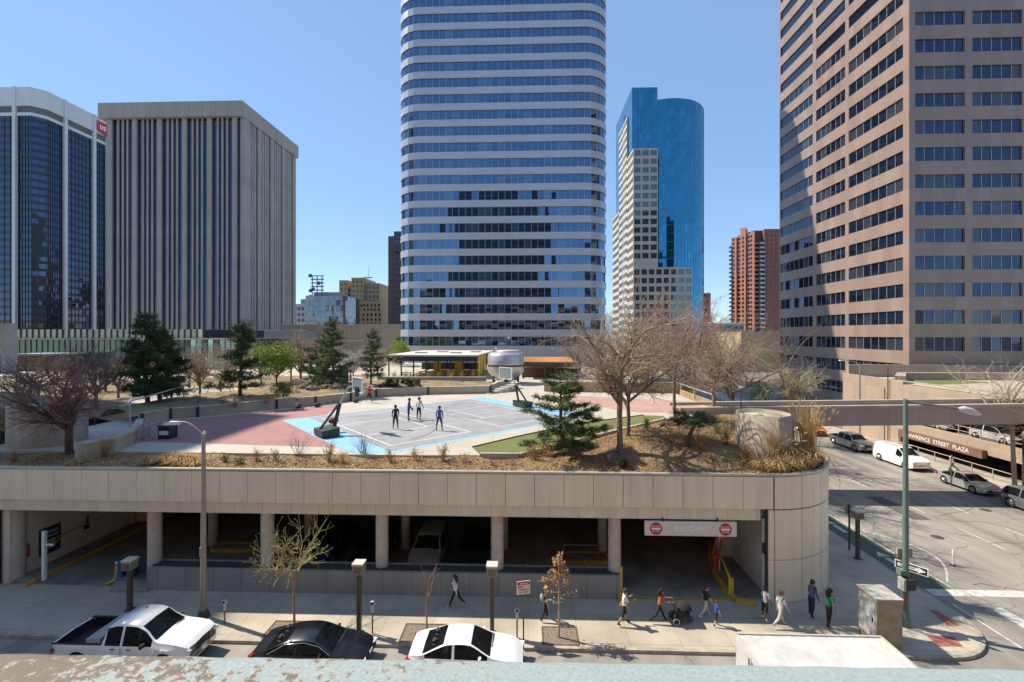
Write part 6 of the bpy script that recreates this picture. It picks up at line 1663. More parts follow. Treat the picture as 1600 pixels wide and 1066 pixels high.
m = MB(); m.tube([(-1.95, 1.012, 1.5), (-1.8, 1.012, 1.66), (-1.5, 1.012, 1.73), (-1.2, 1.012, 1.66), (-1.05, 1.012, 1.5)], .035, 6); m.build('emblem', M('pale_blue_print', (.35, .45, .6), .5, .1), vn)
cn = car('crew', carpaint('pewter_car_paint', (.25, .26, .25), .5), 'grey crew cab pickup truck parked behind the white van', (xk - .05, 58.6, 0), R(-90), 'pickup truck', 'pickup_truck')
oc = car('suv', carpaint('orange_car_paint', (.65, .13, .015), .1), 'orange sport utility car beyond the grey pickup', (xk, 67.0, 0), R(-90), 'suv', 'parked_suv')
car('sedan', black_p, 'black saloon car in the shade beyond the orange car', (xk - 3.2, 70.5, 0), R(-90))
# cars on the podium deck
car('suv', carpaint('pale_silver_car_paint', (.62, .63, .65), .4), 'pale silver sport utility car on the upper parking deck', (47.95, 48.7, 3.0), R(-90), 'suv', 'parked_suv')
car('sedan', silver_p, 'grey saloon car on the upper deck behind the railing', (47.95, 56.0, 3.0), R(-90))
# cars in the garage, noses towards the street
car('crew', blue_p, 'dark blue pickup truck with a silver grille in the garage', (at(512, 28.6), 28.95, .157), R(-90), 'pickup truck', 'pickup_truck', dark_grille=False)
car('sedan', black_p, 'black car half hidden behind the third garage column', (at(582, 28.2), 28.5, .157), R(-90))
gs = car('suv', carpaint('champagne_car_paint', (.42, .41, .40), .5), 'silver sport utility car parked between the third and fourth garage columns', (at(672, 28.3), 28.35, .157), R(-90), 'suv', 'parked_suv')
for s_ in (-1, 1):
    m = MB(); m.tube([(-1.9, s_ * .68, 1.75), (-1.7, s_ * .68, 1.82), (-.1, s_ * .68, 1.82), (.2, s_ * .68, 1.76)], .025, 6); m.build('roof_rail', chrome_m, gs)
car('sedan', dark_p, 'dark car right of the silver sport utility car in the garage', (at(741, 28.2), 28.6, .157), R(-90))
# ================================================================== people
skin_a = M('skin_light', (.52, .32, .23), .6, .08)
skin_b = M('skin_tan', (.34, .19, .12), .6, .08)
skin_c = M('skin_brown', (.22, .12, .08), .6, .08)
def cloth(name, col): return M(name, col, .9, .12, 5)
hair_blk = cloth('black_hair', (.012, .01, .009)); hair_brn = cloth('brown_hair', (.07, .035, .02)); hair_bld = cloth('blond_hair', (.45, .30, .13)); hair_gng = cloth('ginger_hair', (.20, .08, .03))
def person(label, loc, heading, h=1.75, skin=skin_a, top=None, bottom=None, shoe=None, hair=hair_blk, stride=.0, arms=(0, 0), elbows=(.25, .25), sleeve='short', legs='long',
           sit=None, long_hair=False, bulk=1.0, head_yaw=0, lean=.03, spread=.05, knees=None, sock=None, group=None, arm_out=(.0, .0), bun=False, hair_on=True):
    t = thing('person', label, 'person', loc, heading, group)
    V = []; E = []; Rr = []; tagv = []
    def add(p, r, par=None, tg='skin'):
        V.append(Vector(p)); Rr.append(r); tagv.append(tg)
        if par is not None: E.append((par, len(V) - 1))
        return len(V) - 1
    def rot(v, a): # swing about y: positive moves the lower end forward
        return Vector((v.x * math.cos(a) - v.z * math.sin(a) * 1, v.y, v.z * math.cos(a) + v.x * math.sin(a)))
    pel = add((0, 0, .53), .072 * bulk, None, 'bottom')
    sp = add((lean * .3, 0, .615), .068 * bulk, pel, 'top')
    ch = add((lean * .7, 0, .715), .078 * bulk, sp, 'top')
    nb = add((lean, 0, .805), .045, ch, 'top')
    nk = add((lean + .004, 0, .852), .030, nb, 'skin')
    hd = add((lean + .014, 0, .893), .048, nk, 'skin'); ht = add((lean + .012, 0, .945), .050, hd, 'skin')
    fy = Vector((math.cos(head_yaw), math.sin(head_yaw), 0))
    add(V[hd] + fy * .062 + Vector((0, 0, .016)), .008, hd, 'skin')           # nose
    for s_ in (-1, 1):
        q = Vector((-fy.y, fy.x, 0)) * s_; add(V[hd] + q * .054 + Vector((0, 0, .02)), .009, hd, 'skin')   # ears
    for i, s_ in enumerate((1, -1)):
        hip = add((0, s_ * .052, .505), .056 * bulk, pel, 'bottom')
        if sit:
            k_ = add(V[hip] + Vector((.235, s_ * .03, sit[i])), .04, hip, 'bottom'); an = add(V[k_] + Vector((.12 if sit[i] < .1 else .07, s_ * .0, -.225 if sit[i] > .1 else -.02)), .026, k_, 'bottom' if legs == 'long' else 'skin')
        else:
            a = stride * (1 if i == 0 else -1); kb = (knees[i] if knees else (.08 if a >= 0 else .08 + abs(a) * .9))
            up = rot(Vector((0, s_ * spread * .5, -.238)), a); k_ = add(V[hip] + up, .040, hip, 'bottom')
            lo = rot(Vector((0, s_ * spread * .3, -.232)), a - kb)
            mid = add(V[k_] + lo * .35, .037, k_, 'bottom' if legs in ('long', 'capri') else 'skin')
            an = add(V[k_] + lo, .023, mid, ('bottom' if legs == 'long' else ('sock' if sock else 'skin')))
        hl = add(V[an] + Vector((-.012, 0, -.022)), .022, an, 'shoe'); toe = add(V[an] + Vector((.085, s_ * .008, -.026)), .021, an, 'shoe')
        shd = add((lean * .95, s_ * .098 * (.5 + .5 * bulk), .79), .040 * bulk, nb, 'top')
        aa = arms[i]; ad = Vector((0, s_ * (.035 + arm_out[i]), -.165)); ad = rot(ad, aa); ad = ad.normalized() * .168
        el = add(V[shd] + ad, .029, shd, 'top' if sleeve == 'long' else 'half')
        fd = rot(Vector((0, -s_ * .01 + s_ * arm_out[i] * .3, -.15)), aa + elbows[i]); wr_ = add(V[el] + fd, .018, el, 'top' if sleeve == 'long' else 'skin')
        dd = fd.normalized(); pm = add(V[wr_] + dd * .035, .018, wr_, 'skin')
        sdv = Vector((1, 0, 0)) - dd * dd.x; sdv.normalize()
        for k in range(4): 
            f0 = add(V[pm] + dd * .026 + sdv * (.017 - .011 * k), .0062, pm, 'skin'); add(V[f0] + dd * (.026 - .003 * abs(k - 1.3)) + Vector((0, -s_ * .012, 0)), .0052, f0, 'skin')
        th = add(V[pm] + sdv * .024 + dd * .002, .0068, pm, 'skin'); add(V[th] + dd * .022 + sdv * .006, .0058, th, 'skin')
    bm = bmesh.new(); lay = bm.verts.layers.skin.verify()
    bv = []
    for v, r in zip(V, Rr):
        q = bm.verts.new(v * h); q[lay].radius = (r * h, r * h); bv.append(q)
    bv[0][lay].use_root = True
    for a, b_ in E: bm.edges.new((bv[a], bv[b_]))
    me = bpy.data.meshes.new('figure'); bm.to_mesh(me); bm.free()
    o = bpy.data.objects.new('figure', me); COL.objects.link(o)
    md = o.modifiers.new('skin', 'SKIN'); md.use_smooth_shade = True
    o.modifiers.new('sub', 'SUBSURF').levels = 1
    dg = bpy.context.evaluated_depsgraph_get(); bme = bpy.data.meshes.new_from_object(o.evaluated_get(dg))
    bpy.data.objects.remove(o)
    mats = [skin, top, bottom, shoe, sock or shoe]
    bme.materials.clear()
    for q in mats: bme.materials.append(q)
    code = {'skin': 0, 'top': 1, 'bottom': 2, 'shoe': 3, 'sock': 4}
    segs = [(V[a] * h, V[b_] * h, tagv[b_], tagv[a], Rr[a] * h, Rr[b_] * h) for a, b_ in E]
    for p in bme.polygons:
        c = p.center; best = 1e9; tg = 'skin'
        for a, b_, tb, ta, ra, rb in segs:
            d = b_ - a; L2 = d.length_squared; u = max(0, min(1, (c - a).dot(d) / L2)) if L2 else 0
            dist = ((a + d * u) - c).length - (ra + (rb - ra) * u)
            if dist < best:
                best = dist
                if tb == 'half': tg = 'top' if u < .75 else 'skin'
                elif tb == 'skin' and ta in ('top',): tg = 'top' if u < .3 else 'skin'
                elif tb == 'skin' and ta == 'bottom': tg = 'bottom' if u < .35 else 'skin'
                elif tb == 'sock': tg = 'sock' if u > .55 else ('bottom' if ta == 'bottom' else 'skin')
                elif tb == 'top' and ta == 'bottom': tg = 'bottom' if u < .25 else 'top'
                elif tb == 'shoe': tg = 'shoe'
                else: tg = tb
        p.material_index = code[tg]; p.use_smooth = True
    zmin = min(v.co.z for v in bme.vertices)
    body = put('body', bme, t, (0, 0, -zmin))
    hc = V[ht] * h; r = .068 * h
    if hair_on:
        m = MB(); n = 12
        vs = []; K = 6
        for i in range(K + 1):
            th_ = (PI * .60) * i / K
            for j in range(n):
                a = 2 * PI * j / n; back = -math.cos(a - head_yaw)
                zz = math.cos(th_) * r * .95; rad = math.sin(th_) * r * (1.0 if back > -.2 else .9)
                drop = -.045 * h * max(0, back) * (i / K) ** 2
                vs.append((hc.x - .008 * h + rad * math.cos(a), hc.y + rad * math.sin(a) * .92, hc.z + zz + drop - .004 * h + (.02 * h * (i / K) ** 2 if back < -.3 else 0)))
        fs = [(i * n + j, i * n + (j + 1) % n, (i + 1) * n + (j + 1) % n, (i + 1) * n + j) for i in range(K) for j in range(n)]
        m.add(vs, fs, 0, True)
        if long_hair:
            b0 = hc - fy * .04 * h
            m.tube([b0, b0 - fy * .025 * h + Vector((0, 0, -.06 * h)), b0 - fy * .03 * h + Vector((0, 0, -.13 * h)), b0 - fy * .03 * h + Vector((0, 0, -.2 * h))], [.055 * h, .06 * h, .05 * h, .02 * h], 8)
        if bun: b0 = hc - fy * .07 * h; m.ball(b0, .03 * h, 0, 8, 6)
        m.build('hair', hair, t, (0, 0, -zmin))
    m = MB()
    for s_ in (-1, 1):
        q = V[hd] * h + fy * .053 * h + Vector((-fy.y, fy.x, 0)) * s_ * .021 * h + Vector((0, 0, .030 * h)); m.ball(q, .006 * h, 0, 6, 4)
    q = V[hd] * h + fy * .052 * h + Vector((0, 0, -.012 * h)); m.cbox(q, (.008 * h, .03 * h, .006 * h), 0, head_yaw)
    m.build('eyes_and_mouth', M('eye_dark', (.03, .02, .02), .5, .1), t, (0, 0, -zmin))
    return t
c_white = cloth('white_cotton', (.72, .72, .70)); c_black = cloth('black_cotton', (.02, .02, .022)); c_navy = cloth('navy_cotton', (.02, .028, .06)); c_blue = cloth('royal_blue_cotton', (.03, .08, .42))
c_grey = cloth('heather_grey_cotton', (.42, .43, .45)); c_green = cloth('green_jersey', (.02, .20, .09)); c_orange = cloth('rust_orange_cotton', (.40, .12, .04)); c_lilac = cloth('slate_violet_shirt', (.13, .13, .21))
c_pale = cloth('pale_linen', (.52, .48, .44)); c_dkgrey = cloth('dark_grey_cotton', (.06, .06, .07)); c_red = cloth('red_cotton', (.45, .03, .03)); c_tan = cloth('tan_cotton', (.45, .36, .28)); c_coral = cloth('coral_cotton', (.55, .2, .14)); c_denim = cloth('denim', (.05, .08, .15))
c_brownshoe = cloth('brown_leather', (.14, .06, .03))
E_, W_ = 0.0, PI
def gp(px, py, z=.154): q = G(px, py, z); return (q.x, q.y, z)
person('person in a white top and black trousers striding past the low garage wall', gp(712, 948), 2.9, 1.68, skin_a, c_white, c_black, c_white, hair_brn, .4, (-.5, .1), (.3, 1.6), 'long', 'long', long_hair=True)
p1 = person('blond person in a dark top with a small backpack behind the dry leaved tree', gp(852, 969), .2, 1.66, skin_a, c_dkgrey, c_black, c_white, hair_bld, .22, (.05, -.1), (.25, .3), 'short', 'long', bun=True, bulk=.92)
bp = thing('backpack', 'small grey backpack worn by the blond person', 'bag', (p1.location.x - .17, p1.location.y - .03, 1.15), .2)
m = MB(); m.ball((0, 0, .12), .16, 0, 10, 8, (.55, .85, 1.2)); m.build('bag_body', M('pale_grey_nylon', (.4, .41, .43), .7, .1), bp)
m = MB(); m.tube([(.04, .1, .28), (.16, .1, .3), (.2, .1, .1), (.1, .1, -.02)], .015, 5); m.build('strap', c_black, bp)
p2 = person('man in a white T-shirt and dark shorts carrying a small child', gp(975, 976), .1, 1.76, skin_b, c_white, c_black, c_black, hair_brn, .28, (.35, .35), (1.7, 1.7), 'short', 'short', sock=c_black, bulk=1.05)
person('small child in a coral outfit carried on the man\'s shoulder', (p2.location.x + .20, p2.location.y - .03, 1.0), PI - .3, .95, skin_b, c_coral, c_coral, c_coral, hair_brn, 0, (.9, .9), (.8, .8), 'short', 'long', sit=(.05, .05), bulk=1.15)
p3 = person('woman in a rust top and black leggings pushing a stroller', gp(1030, 972), .0, 1.70, skin_b, c_orange, c_black, c_brownshoe, hair_blk, .45, (.75, .75), (.75, .75), 'none', 'long', long_hair=True, bulk=.92, lean=.07)
person('boy in a black T-shirt and pale trousers walking beside the yellow kerb', gp(1102, 964), .25, 1.60, skin_a, c_black, c_pale, c_white, hair_brn, .42, (-.25, .35), (.2, .2), 'short', 'long', bulk=.95)
person('small boy in a blue T-shirt and black shorts next to the taller boy', gp(1119, 978), .1, 1.22, skin_a, c_blue, c_black, c_white, hair_brn, .18, (.05, .1), (.2, .25), 'short', 'short', sock=c_black)
person('person in a grey T-shirt and black shorts beside the thin exit column', gp(1195, 969), .5, 1.64, skin_c, c_grey, c_black, c_white, hair_blk, .08, (.1, .15), (.35, .3), 'short', 'short', sock=c_white)
person('person dressed all in white striding past the rounded corner', gp(1219, 979), .15, 1.76, skin_a, c_white, c_pale, c_white, hair_gng, .42, (-.2, .35), (.2, .25), 'short', 'capri')
person('man in a violet grey shirt and dark trousers by the rounded corner', gp(1268, 963), .2, 1.80, skin_b, c_lilac, c_navy, c_brownshoe, hair_brn, .10, (.05, .1), (.3, .4), 'long', 'long')
person('person in a green jersey and black trousers at the rounded corner', gp(1295, 978), .1, 1.78, skin_b, c_green, c_black, c_black, hair_blk, .14, (0, .05), (.2, .2), 'short', 'long', long_hair=True, bulk=1.05)
person('person in a cream top and jeans walking by the far ramp railing', gp(1488, 737), 2.6, 1.76, skin_a, c_tan, c_denim, c_black, hair_brn, .45, (-.4, .4), (.3, .3), 'long', 'long')
zc = ZP + .02
person('basketball player in dark navy standing nearest the left hoop', gp(618, 671, zc), 1.9, 1.80, skin_b, c_navy, c_navy, c_white, hair_blk, .16, (.1, .3), (.5, .6), 'none', 'short')
person('basketball player in a bright blue top with feet apart', gp(638.5, 657, zc), .2, 1.82, skin_c, c_blue, c_navy, c_black, hair_blk, .0, (.15, .15), (.5, .5), 'none', 'short', spread=.14)
person('basketball player in a white top beside the player in bright blue', gp(654.5, 656, zc), 1.3, 1.86, skin_b, c_white, c_navy, c_black, hair_blk, .15, (.1, .3), (.5, .4), 'none', 'short', spread=.08)
person('basketball player in a royal blue T-shirt alone on the right', gp(686.5, 673, zc), 1.6, 1.80, skin_b, c_blue, c_dkgrey, c_black, hair_brn, .08, (.0, .1), (.35, .35), 'short', 'short', spread=.1)
person('person in a red top by the low wall behind the left hoop', gp(577, 629, zc), -.6, 1.72, skin_b, c_red, c_black, c_white, hair_blk, .28, (1.2, -.3), (.8, .6), 'short', 'short', arm_out=(.1, .15))
person('person sitting on the red paving against the low wall', gp(463, 640, zc), .4, 1.66, skin_a, c_pale, c_black, c_white, hair_brn, 0, (.5, -.4), (.5, .2), 'short', 'short', sit=(.16, .02))
for (px, py, lb, mt) in ((496, 636, 'dark backpack lying against the low wall', c_dkgrey), (556, 629, 'green bag and bottle lying near the foot of the low wall', cloth('dark_green_bag', (.05, .1, .07))), (521, 675, 'reddish bag lying on the base of the near hoop', cloth('maroon_bag', (.2, .03, .03)))):
    q = G(px, py, zc); z0 = zc if px != 521 else zc + .6; t = thing('sports_bag', lb, 'bag', (q.x, q.y, z0), .5)
    m = MB(); m.ball((0, 0, .2), .3, 0, 10, 7, (1.2, .8, .75)); m.build('bag_body', mt, t)
    m = MB(); m.tube([(-.2, 0, .38), (0, 0, .5), (.2, 0, .38)], .02, 5); m.build('strap', c_black, t)
# stroller
q = p3.location; t = thing('stroller', 'black three wheeled stroller with a pale ringed wheel pushed along the sidewalk', 'stroller', (q.x + .98, q.y, .154), 0)
m = MB(); m.tube([(-.42, -.22, .98), (-.42, .22, .98)], .018, 6); m.tube([(-.42, .22, .98), (0, .22, .5), (.45, .1, .2)], .016, 6); m.tube([(-.42, -.22, .98), (0, -.22, .5), (.45, -.1, .2)], .016, 6); m.tube([(-.25, -.26, .22), (.1, -.22, .6)], .016, 6); m.tube([(-.25, .26, .22), (.1, .22, .6)], .016, 6); m.build('frame', dgrey_m, t)
m = MB(); vs = []; n = 10; K = 6
for i in range(K + 1):
    a = PI * i / K
    for y in (-.25, .25): vs.append((.18 + .36 * math.cos(a), y, .68 + .26 * math.sin(a)))
m.add(vs, [(2 * i, 2 * i + 1, 2 * i + 3, 2 * i + 2) for i in range(K)] + [tuple(2 * i for i in range(K + 1)), tuple(2 * i + 1 for i in range(K, -1, -1))], 0, True); m.build('canopy', c_black, t)
m = MB(); m.prism([(-.2, -.22), (.42, -.22), (.42, .22), (-.2, .22)], [.42, .36, .36, .42], [.66, .58, .58, .66]); m.build('seat', c_black, t)
m = MB(); m.prism([(-.25, -.2), (.2, -.2), (.2, .2), (-.25, .2)], .2, .36); m.build('basket', c_dkgrey, t)
for x, y, rr_ in ((-.25, -.29, .2), (-.25, .29, .2), (.5, 0, .15)):
    m = MB(); m.lathe([(rr_ - .05, -.03), (rr_, -.02), (rr_, .02), (rr_ - .05, .03)], n=18, axis='y'); w = m.build('wheel', tyre_m, t, (x, y, rr_))
    m = MB(); m.tube([((rr_ - .055) * math.cos(R(a)), -.03, (rr_ - .055) * math.sin(R(a))) for a in range(0, 361, 30)], .014, 5, cap=False); m.bar((-(rr_ - .06), 0, 0), (rr_ - .06, 0, 0), .012); m.bar((0, 0, -(rr_ - .06)), (0, 0, rr_ - .06), .012); m.build('rim', c_white if y < 0 else grey_m, w)
# ================================================================== trees and planting
def branch(mbT, mbC, p, d, L, r, depth, P, rr):
    """recursive limb; thick ones go to the trunk mesh, twigs to the crown mesh"""
    n = 3 if depth > 1 else 2
    pts = [p]; q = p.copy(); dd = d.copy()
    for i in range(n):
        dd = (dd + Vector((rr.gauss(0, P['wig']), rr.gauss(0, P['wig']), rr.gauss(0, P['wig']) + P['up'])) ).normalized(); q = q + dd * (L / n); pts.append(q.copy())
    r1 = r * P['taper']
    tgt = mbT if r > P['thick'] else mbC
    tgt.tube(pts, [r + (r1 - r) * i / n for i in range(n + 1)], 7 if r > .05 else (5 if r > .02 else 3), 0, False)
    if depth <= 0:
        if P.get('leaf'): P['leaf'](mbC, pts, rr)
        return
    k = P['kids'][min(len(P['kids']) - 1, P['d0'] - depth)]
    for i in range(k):
        u = rr.uniform(P['from'], 1.0) if i < k - 1 else 1.0
        idx = min(n - 1, int(u * n)); f = u * n - idx; b_ = pts[idx].lerp(pts[idx + 1], f)
        axis = Vector((rr.gauss(0, 1), rr.gauss(0, 1), rr.gauss(0, .6))); axis = axis - dd * axis.dot(dd)
        if axis.length < .01: axis = dd.orthogonal()
        axis.normalize(); ang_ = rr.uniform(*P['ang']) * (.25 if i == k - 1 else 1)
        nd = (dd * math.cos(ang_) + axis * math.sin(ang_)).normalized()
        branch(mbT, mbC, b_, nd, L * rr.uniform(*P['len']) * (1.3 if i == k - 1 else 1), max(P['rmin'], (r + (r1 - r) * u) * P['rk'] * (1.3 if i == k - 1 else .85)), depth - 1, P, rr)
BARE = dict(wig=.17, up=.02, taper=.70, thick=.035, kids=[6, 6, 5, 5, 4], ang=(.55, 1.15), len=(.42, .72), rk=.64, rmin=.009, d0=5)
BARE['from'] = .2
bark_grey = M('grey_brown_bark', (.21, .165, .12), .9, .35, 6, bump=.4)
twig_grey = M('pale_tan_twig', (.36, .28, .20), .9, .25, 4)
def bare_tree(name, label, loc, h, seed, P=None, bark=bark_grey, twig=twig_grey, trunk_r=.12, fork=.3, lean=(0, 0), cat='tree', multi=1, wide=1.0, depth=5, group=None, first=None):
    p = dict(BARE); p.update(P or {}); p['d0'] = depth
    t = thing(name, label, cat, loc, 0, group); hh = h
    for pass_ in (0, 1):          # the second growth starts from a size that brings the crown to the asked height
        rr = random.Random(seed); T_ = MB(); C_ = MB()
        d = Vector((lean[0], lean[1], 1)).normalized(); b0 = Vector((0, 0, -.15)); top = b0 + d * hh * fork
        T_.tube([b0, b0 + d * .25, b0 + d * hh * fork * .6 + Vector((rr.uniform(-.05, .05), rr.uniform(-.05, .05), 0)), top], [trunk_r * 1.35, trunk_r * 1.05, trunk_r * .95, trunk_r * .88], 9)
        for i in range(p['kids'][0]):
            a = 2 * PI * (i + rr.uniform(-.3, .3)) / p['kids'][0]; tilt = rr.uniform(*p['ang']) * .8
            if i == 0: tilt *= .3
            nd = Vector((math.cos(a) * math.sin(tilt), math.sin(a) * math.sin(tilt), math.cos(tilt)))
            branch(T_, C_, b0 + d * hh * fork * rr.uniform(.75, 1), nd, hh * (1 - fork) * rr.uniform(.33, .46), trunk_r * rr.uniform(.5, .72), depth - 1, p, rr)
        zz_ = sorted(v[2] for v in C_.v); k = h / zz_[int(len(zz_) * .975)]
        if pass_ == 0: hh = h * k
    C_.v = [(x * wide, y * wide, z) for x, y, z in C_.v]; T_.v = [(x * (wide if z > hh * fork * .7 else 1), y * (wide if z > hh * fork * .7 else 1), z) for x, y, z in T_.v]
    T_.build('trunk', bark, t); C_.build('crown', twig, t); return t
def on(px, py, z): return G(px, py, z)
# --- young street trees
def tree_at(px, py, top, z=.15):
    p = G(px, py, z); return p, AZ(top, p.x, p.y) - z
def bud_leaf(mb, pts, rr):
    q = pts[-1]; a = Vector((rr.gauss(0, 1), rr.gauss(0, 1), rr.gauss(0, 1))).normalized() * .035; b_ = a.orthogonal().normalized() * .02
    mb.add([q - b_, q + a, q + b_, q - a], [(0, 1, 2, 3)], 0)
p, h = tree_at(460, 979, 812)
bare_tree('young_tree', 'young street tree with many yellowish bare twigs in the left tree pit', p, h * .95, 3, dict(kids=[5, 5, 4, 4], ang=(.45, 1.0), leaf=bud_leaf, rmin=.010, wig=.2), M('pale_orange_bark', (.36, .22, .12), .9, .2, 5), M('yellow_twig', (.42, .38, .16), .9, .2, 5), .055, .42, depth=4, wide=.85)
p, h = tree_at(667, 984, 888)
bare_tree('young_tree', 'small thin reddish bare sapling in the middle tree pit', p, h, 8, dict(kids=[5, 3, 3], ang=(.25, .6), rmin=.007), M('pale_orange_bark'[:], (.36, .22, .12)), M('red_brown_twig', (.30, .15, .11), .9, .2, 5), .04, .45, depth=3)
# dry leaved tree
p, h = tree_at(873, 996, 869); rr = random.Random(5)
t = thing('young_tree', 'slim young tree with clumps of dry tan leaves in the right tree pit', 'tree', p)
T_ = MB(); T_.tube([(0, 0, -.1), (.02, 0, h * .45), (-.02, .02, h * .75), (.05, 0, h)], [.055, .045, .03, .01], 8)
C_ = MB()
def dry_leaf(mb, q, rr, s_=.075):
    a = Vector((rr.gauss(0, 1), rr.gauss(0, 1), rr.gauss(0, 1))).normalized() * s_; b_ = a.orthogonal().normalized() * s_ * .45; k = a.cross(b_).normalized() * s_ * .25
    mb.add([q - a, q + b_ + k, q + a, q - b_ + k], [(0, 1, 2), (0, 2, 3)], 0)
for z, a, L, nl in ((.42, 2.9, .75, 6), (.5, .3, .95, 8), (.55, 3.6, .8, 8), (.47, 5.6, .6, 6), (.63, .5, .7, 20), (.66, 3.3, 1.0, 60), (.7, 2.0, .5, 30), (.75, .2, .6, 40), (.8, 3.4, .5, 40), (.88, 1.0, .35, 40), (.93, 4, .3, 40), (.84, 5.4, .35, 30), (.98, .5, .2, 30)):
    b_ = Vector((0, 0, h * z)); d = Vector((math.cos(a), math.sin(a) * .6, .35 if z > .55 else .2)); e = b_ + d * L * .7; e2 = e + Vector((d.x * .3 * L, d.y * .2, -.15))
    T_.tube([b_, e, e2], [.018, .011, .006], 5)
    for i in range(nl):
        q = b_.lerp(e, rr.uniform(.35, 1.05)) + Vector((rr.gauss(0, .09), rr.gauss(0, .09), rr.gauss(0, .09))); dry_leaf(C_, q, rr)
    for i in range(8 if z < .6 else 3): q = e.lerp(e2, rr.random()); C_.tube([q, q + Vector((rr.gauss(0, .1), rr.gauss(0, .1), rr.uniform(-.3, .05)))], .006, 3, 0, False)
T_.build('trunk', M('pale_bark', (.42, .31, .19), .9, .2, 5), t); C_.build('crown', M('dry_tan_leaf', (.42, .24, .11), .9, .3, 6), t)
# --- bare trees of the plaza
def ptree(px, py, top, z): p = G(px, py, z); return p, AZ(top, p.x, p.y) - z
p, h = ptree(969, 708, 492, 7.2); bare_tree('bare_tree', 'largest grey bare tree with a forked trunk in the mulch bed', p, h, 21, dict(kids=[5, 6, 5, 5, 4], ang=(.5, 1.1)), trunk_r=.17, fork=.36, wide=1.15)
p, h = ptree(981, 690, 500, 7.2); bare_tree('bare_tree', 'slimmer bare tree just behind the forked one', p, h, 22, trunk_r=.13, fork=.3)
p, h = ptree(1054, 668, 478, 7.1); bare_tree('bare_tree', 'tall slender bare tree with reddish upper twigs', p, h, 25, dict(kids=[6, 6, 5, 5, 4], ang=(.5, 1.0)), trunk_r=.12, fork=.4, wide=1.1, twig=M('rosy_twig', (.38, .25, .19), .9, .25, 4))
p, h = ptree(1115, 646, 512, 7.0); bare_tree('bare_tree', 'broad bare tree beside the sloping handrail', p, h, 29, dict(ang=(.4, 1.05)), trunk_r=.17, fork=.22)
p = Vector((22.0, 49, .15)); bare_tree('bare_tree', 'wide pale bare tree rising from the side street behind the bridge', (22.6, 52, .15), AZ(520, 22.6, 52) - .15, 31, dict(ang=(.4, 1.0)), trunk_r=.2, fork=.45, twig=M('dark_bare_twig', (.2, .15, .12), .9, .3, 4))
bare_tree('bare_tree', 'pale olive bare tree in front of the granite tower', (AX(1238, 60), 60, .15), AZ(574, AX(1238, 60), 60) - .15, 33, dict(ang=(.45, 1.05)), trunk_r=.2, fork=.45, twig=M('olive_twig', (.42, .37, .24), .9, .25, 4))
bare_tree('bare_tree', 'second wide bare tree in the shade beyond the bridge', (20.8, 62, .15), 12.6, 35, dict(ang=(.4, 1.0)), trunk_r=.2, fork=.4, twig=MATS['dark_bare_twig'])
p = G(1586, 766, .15); bare_tree('bare_tree', 'pale twisted bare tree at the right edge in front of the podium', p, AZ(563, p.x, p.y) - .15, 39, dict(ang=(.5, 1.2), wig=.24, kids=[4, 5, 5, 4, 3]), M('pale_grey_bark', (.42, .35, .27), .9, .25, 5), M('pale_cream_twig', (.5, .44, .32), .9, .2, 4), .17, .42, lean=(-.04, 0))
p, h = ptree(108, 710, 585, 6.9); bare_tree('red_bare_tree', 'low spreading bare tree with reddish twigs by the left concrete drum', p, h, 41, dict(ang=(.5, 1.05), kids=[6, 6, 5, 5, 4], wig=.2, up=.035, rmin=.008), M('dark_purple_bark', (.09, .06, .055), .9, .3, 5), M('dusky_red_twig', (.27, .125, .11), .9, .35, 1.2, col2=(.22, .16, .15)),   .2, .26, wide=1.0)
for i, (px, py, top, sd, lb, tr) in enumerate(((150, 640, 545, 51, 'dark bare tree in front of the green glass hall', .16), (312, 622, 555, 53, 'small bare tree between the two tallest pines', .12), (470, 600, 530, 55, 'rosy grey bare tree right of the yellow green tree', .18), (20, 690, 625, 57, 'pale bare shrubby tree at the left edge', .1))):
    p, h = ptree(px, py, top, 7.1)
    bare_tree('bare_tree', lb, p, h, sd, dict(ang=(.4, 1.0)), trunk_r=tr, fork=.25, twig=[M('dark_bare_twig'[:], (.2, .15, .12)), twig_grey, MATS['rosy_twig'], MATS['olive_twig']][i])
for i, (px, y, h, lb) in enumerate(((900, 74, 6.5, 'bare tree in front of the orange pergola roof'), (940, 70, 7.5, 'bare tree standing behind the forked tree near the tan wall'), (1010, 66, 8.0, 'bare tree behind the tall slender one'), (1085, 64, 8.0, 'bare tree behind the sloping handrail'), (1140, 72, 9, 'bare tree far behind the footbridge left end'))):
    bare_tree('bare_tree', lb, (AX(px, y), y, 6.95 if px < 1100 else .1), h if px < 1100 else 14, 61 + i, dict(ang=(.4, 1.0)), trunk_r=.13, fork=.3, twig=(twig_grey, MATS['rosy_twig'])[i % 2], group=None, depth=4)
for i, (px, py, h, lb, tw) in enumerate(((60, 628, 4.2, 'dusky bare tree at the left behind the reddish tree', 'dusky_red_twig'), (185, 622, 4.5, 'reddish bare tree left of the tallest pine', 'dusky_red_twig'), (296, 606, 5.5, 'pale bare tree between the tallest pine and the next one', 'pale_tan_twig'), (345, 612, 5.0, 'tan bare tree just left of the second pine', 'pale_tan_twig'),
        (408, 600, 5.5, 'olive bare tree behind the yellow green tree', 'olive_twig'), (455, 596, 6.5, 'rosy bare tree behind the stone hut', 'rosy_twig'), (548, 594, 4.6, 'pale bare tree between the broad pine and the narrow one', 'pale_tan_twig'), (225, 600, 4.4, 'dark bare tree hidden behind the tallest pine', 'dark_bare_twig'), (120, 606, 3.8, 'dark bare tree by the dark boxy pavilion', 'dark_bare_twig'))):
    q = G(px, py, 7.05); bare_tree('bare_tree', lb, q, h, 161 + i, dict(ang=(.4, 1.1)), trunk_r=.12, fork=.25, twig=MATS[tw], depth=4, wide=1.3)
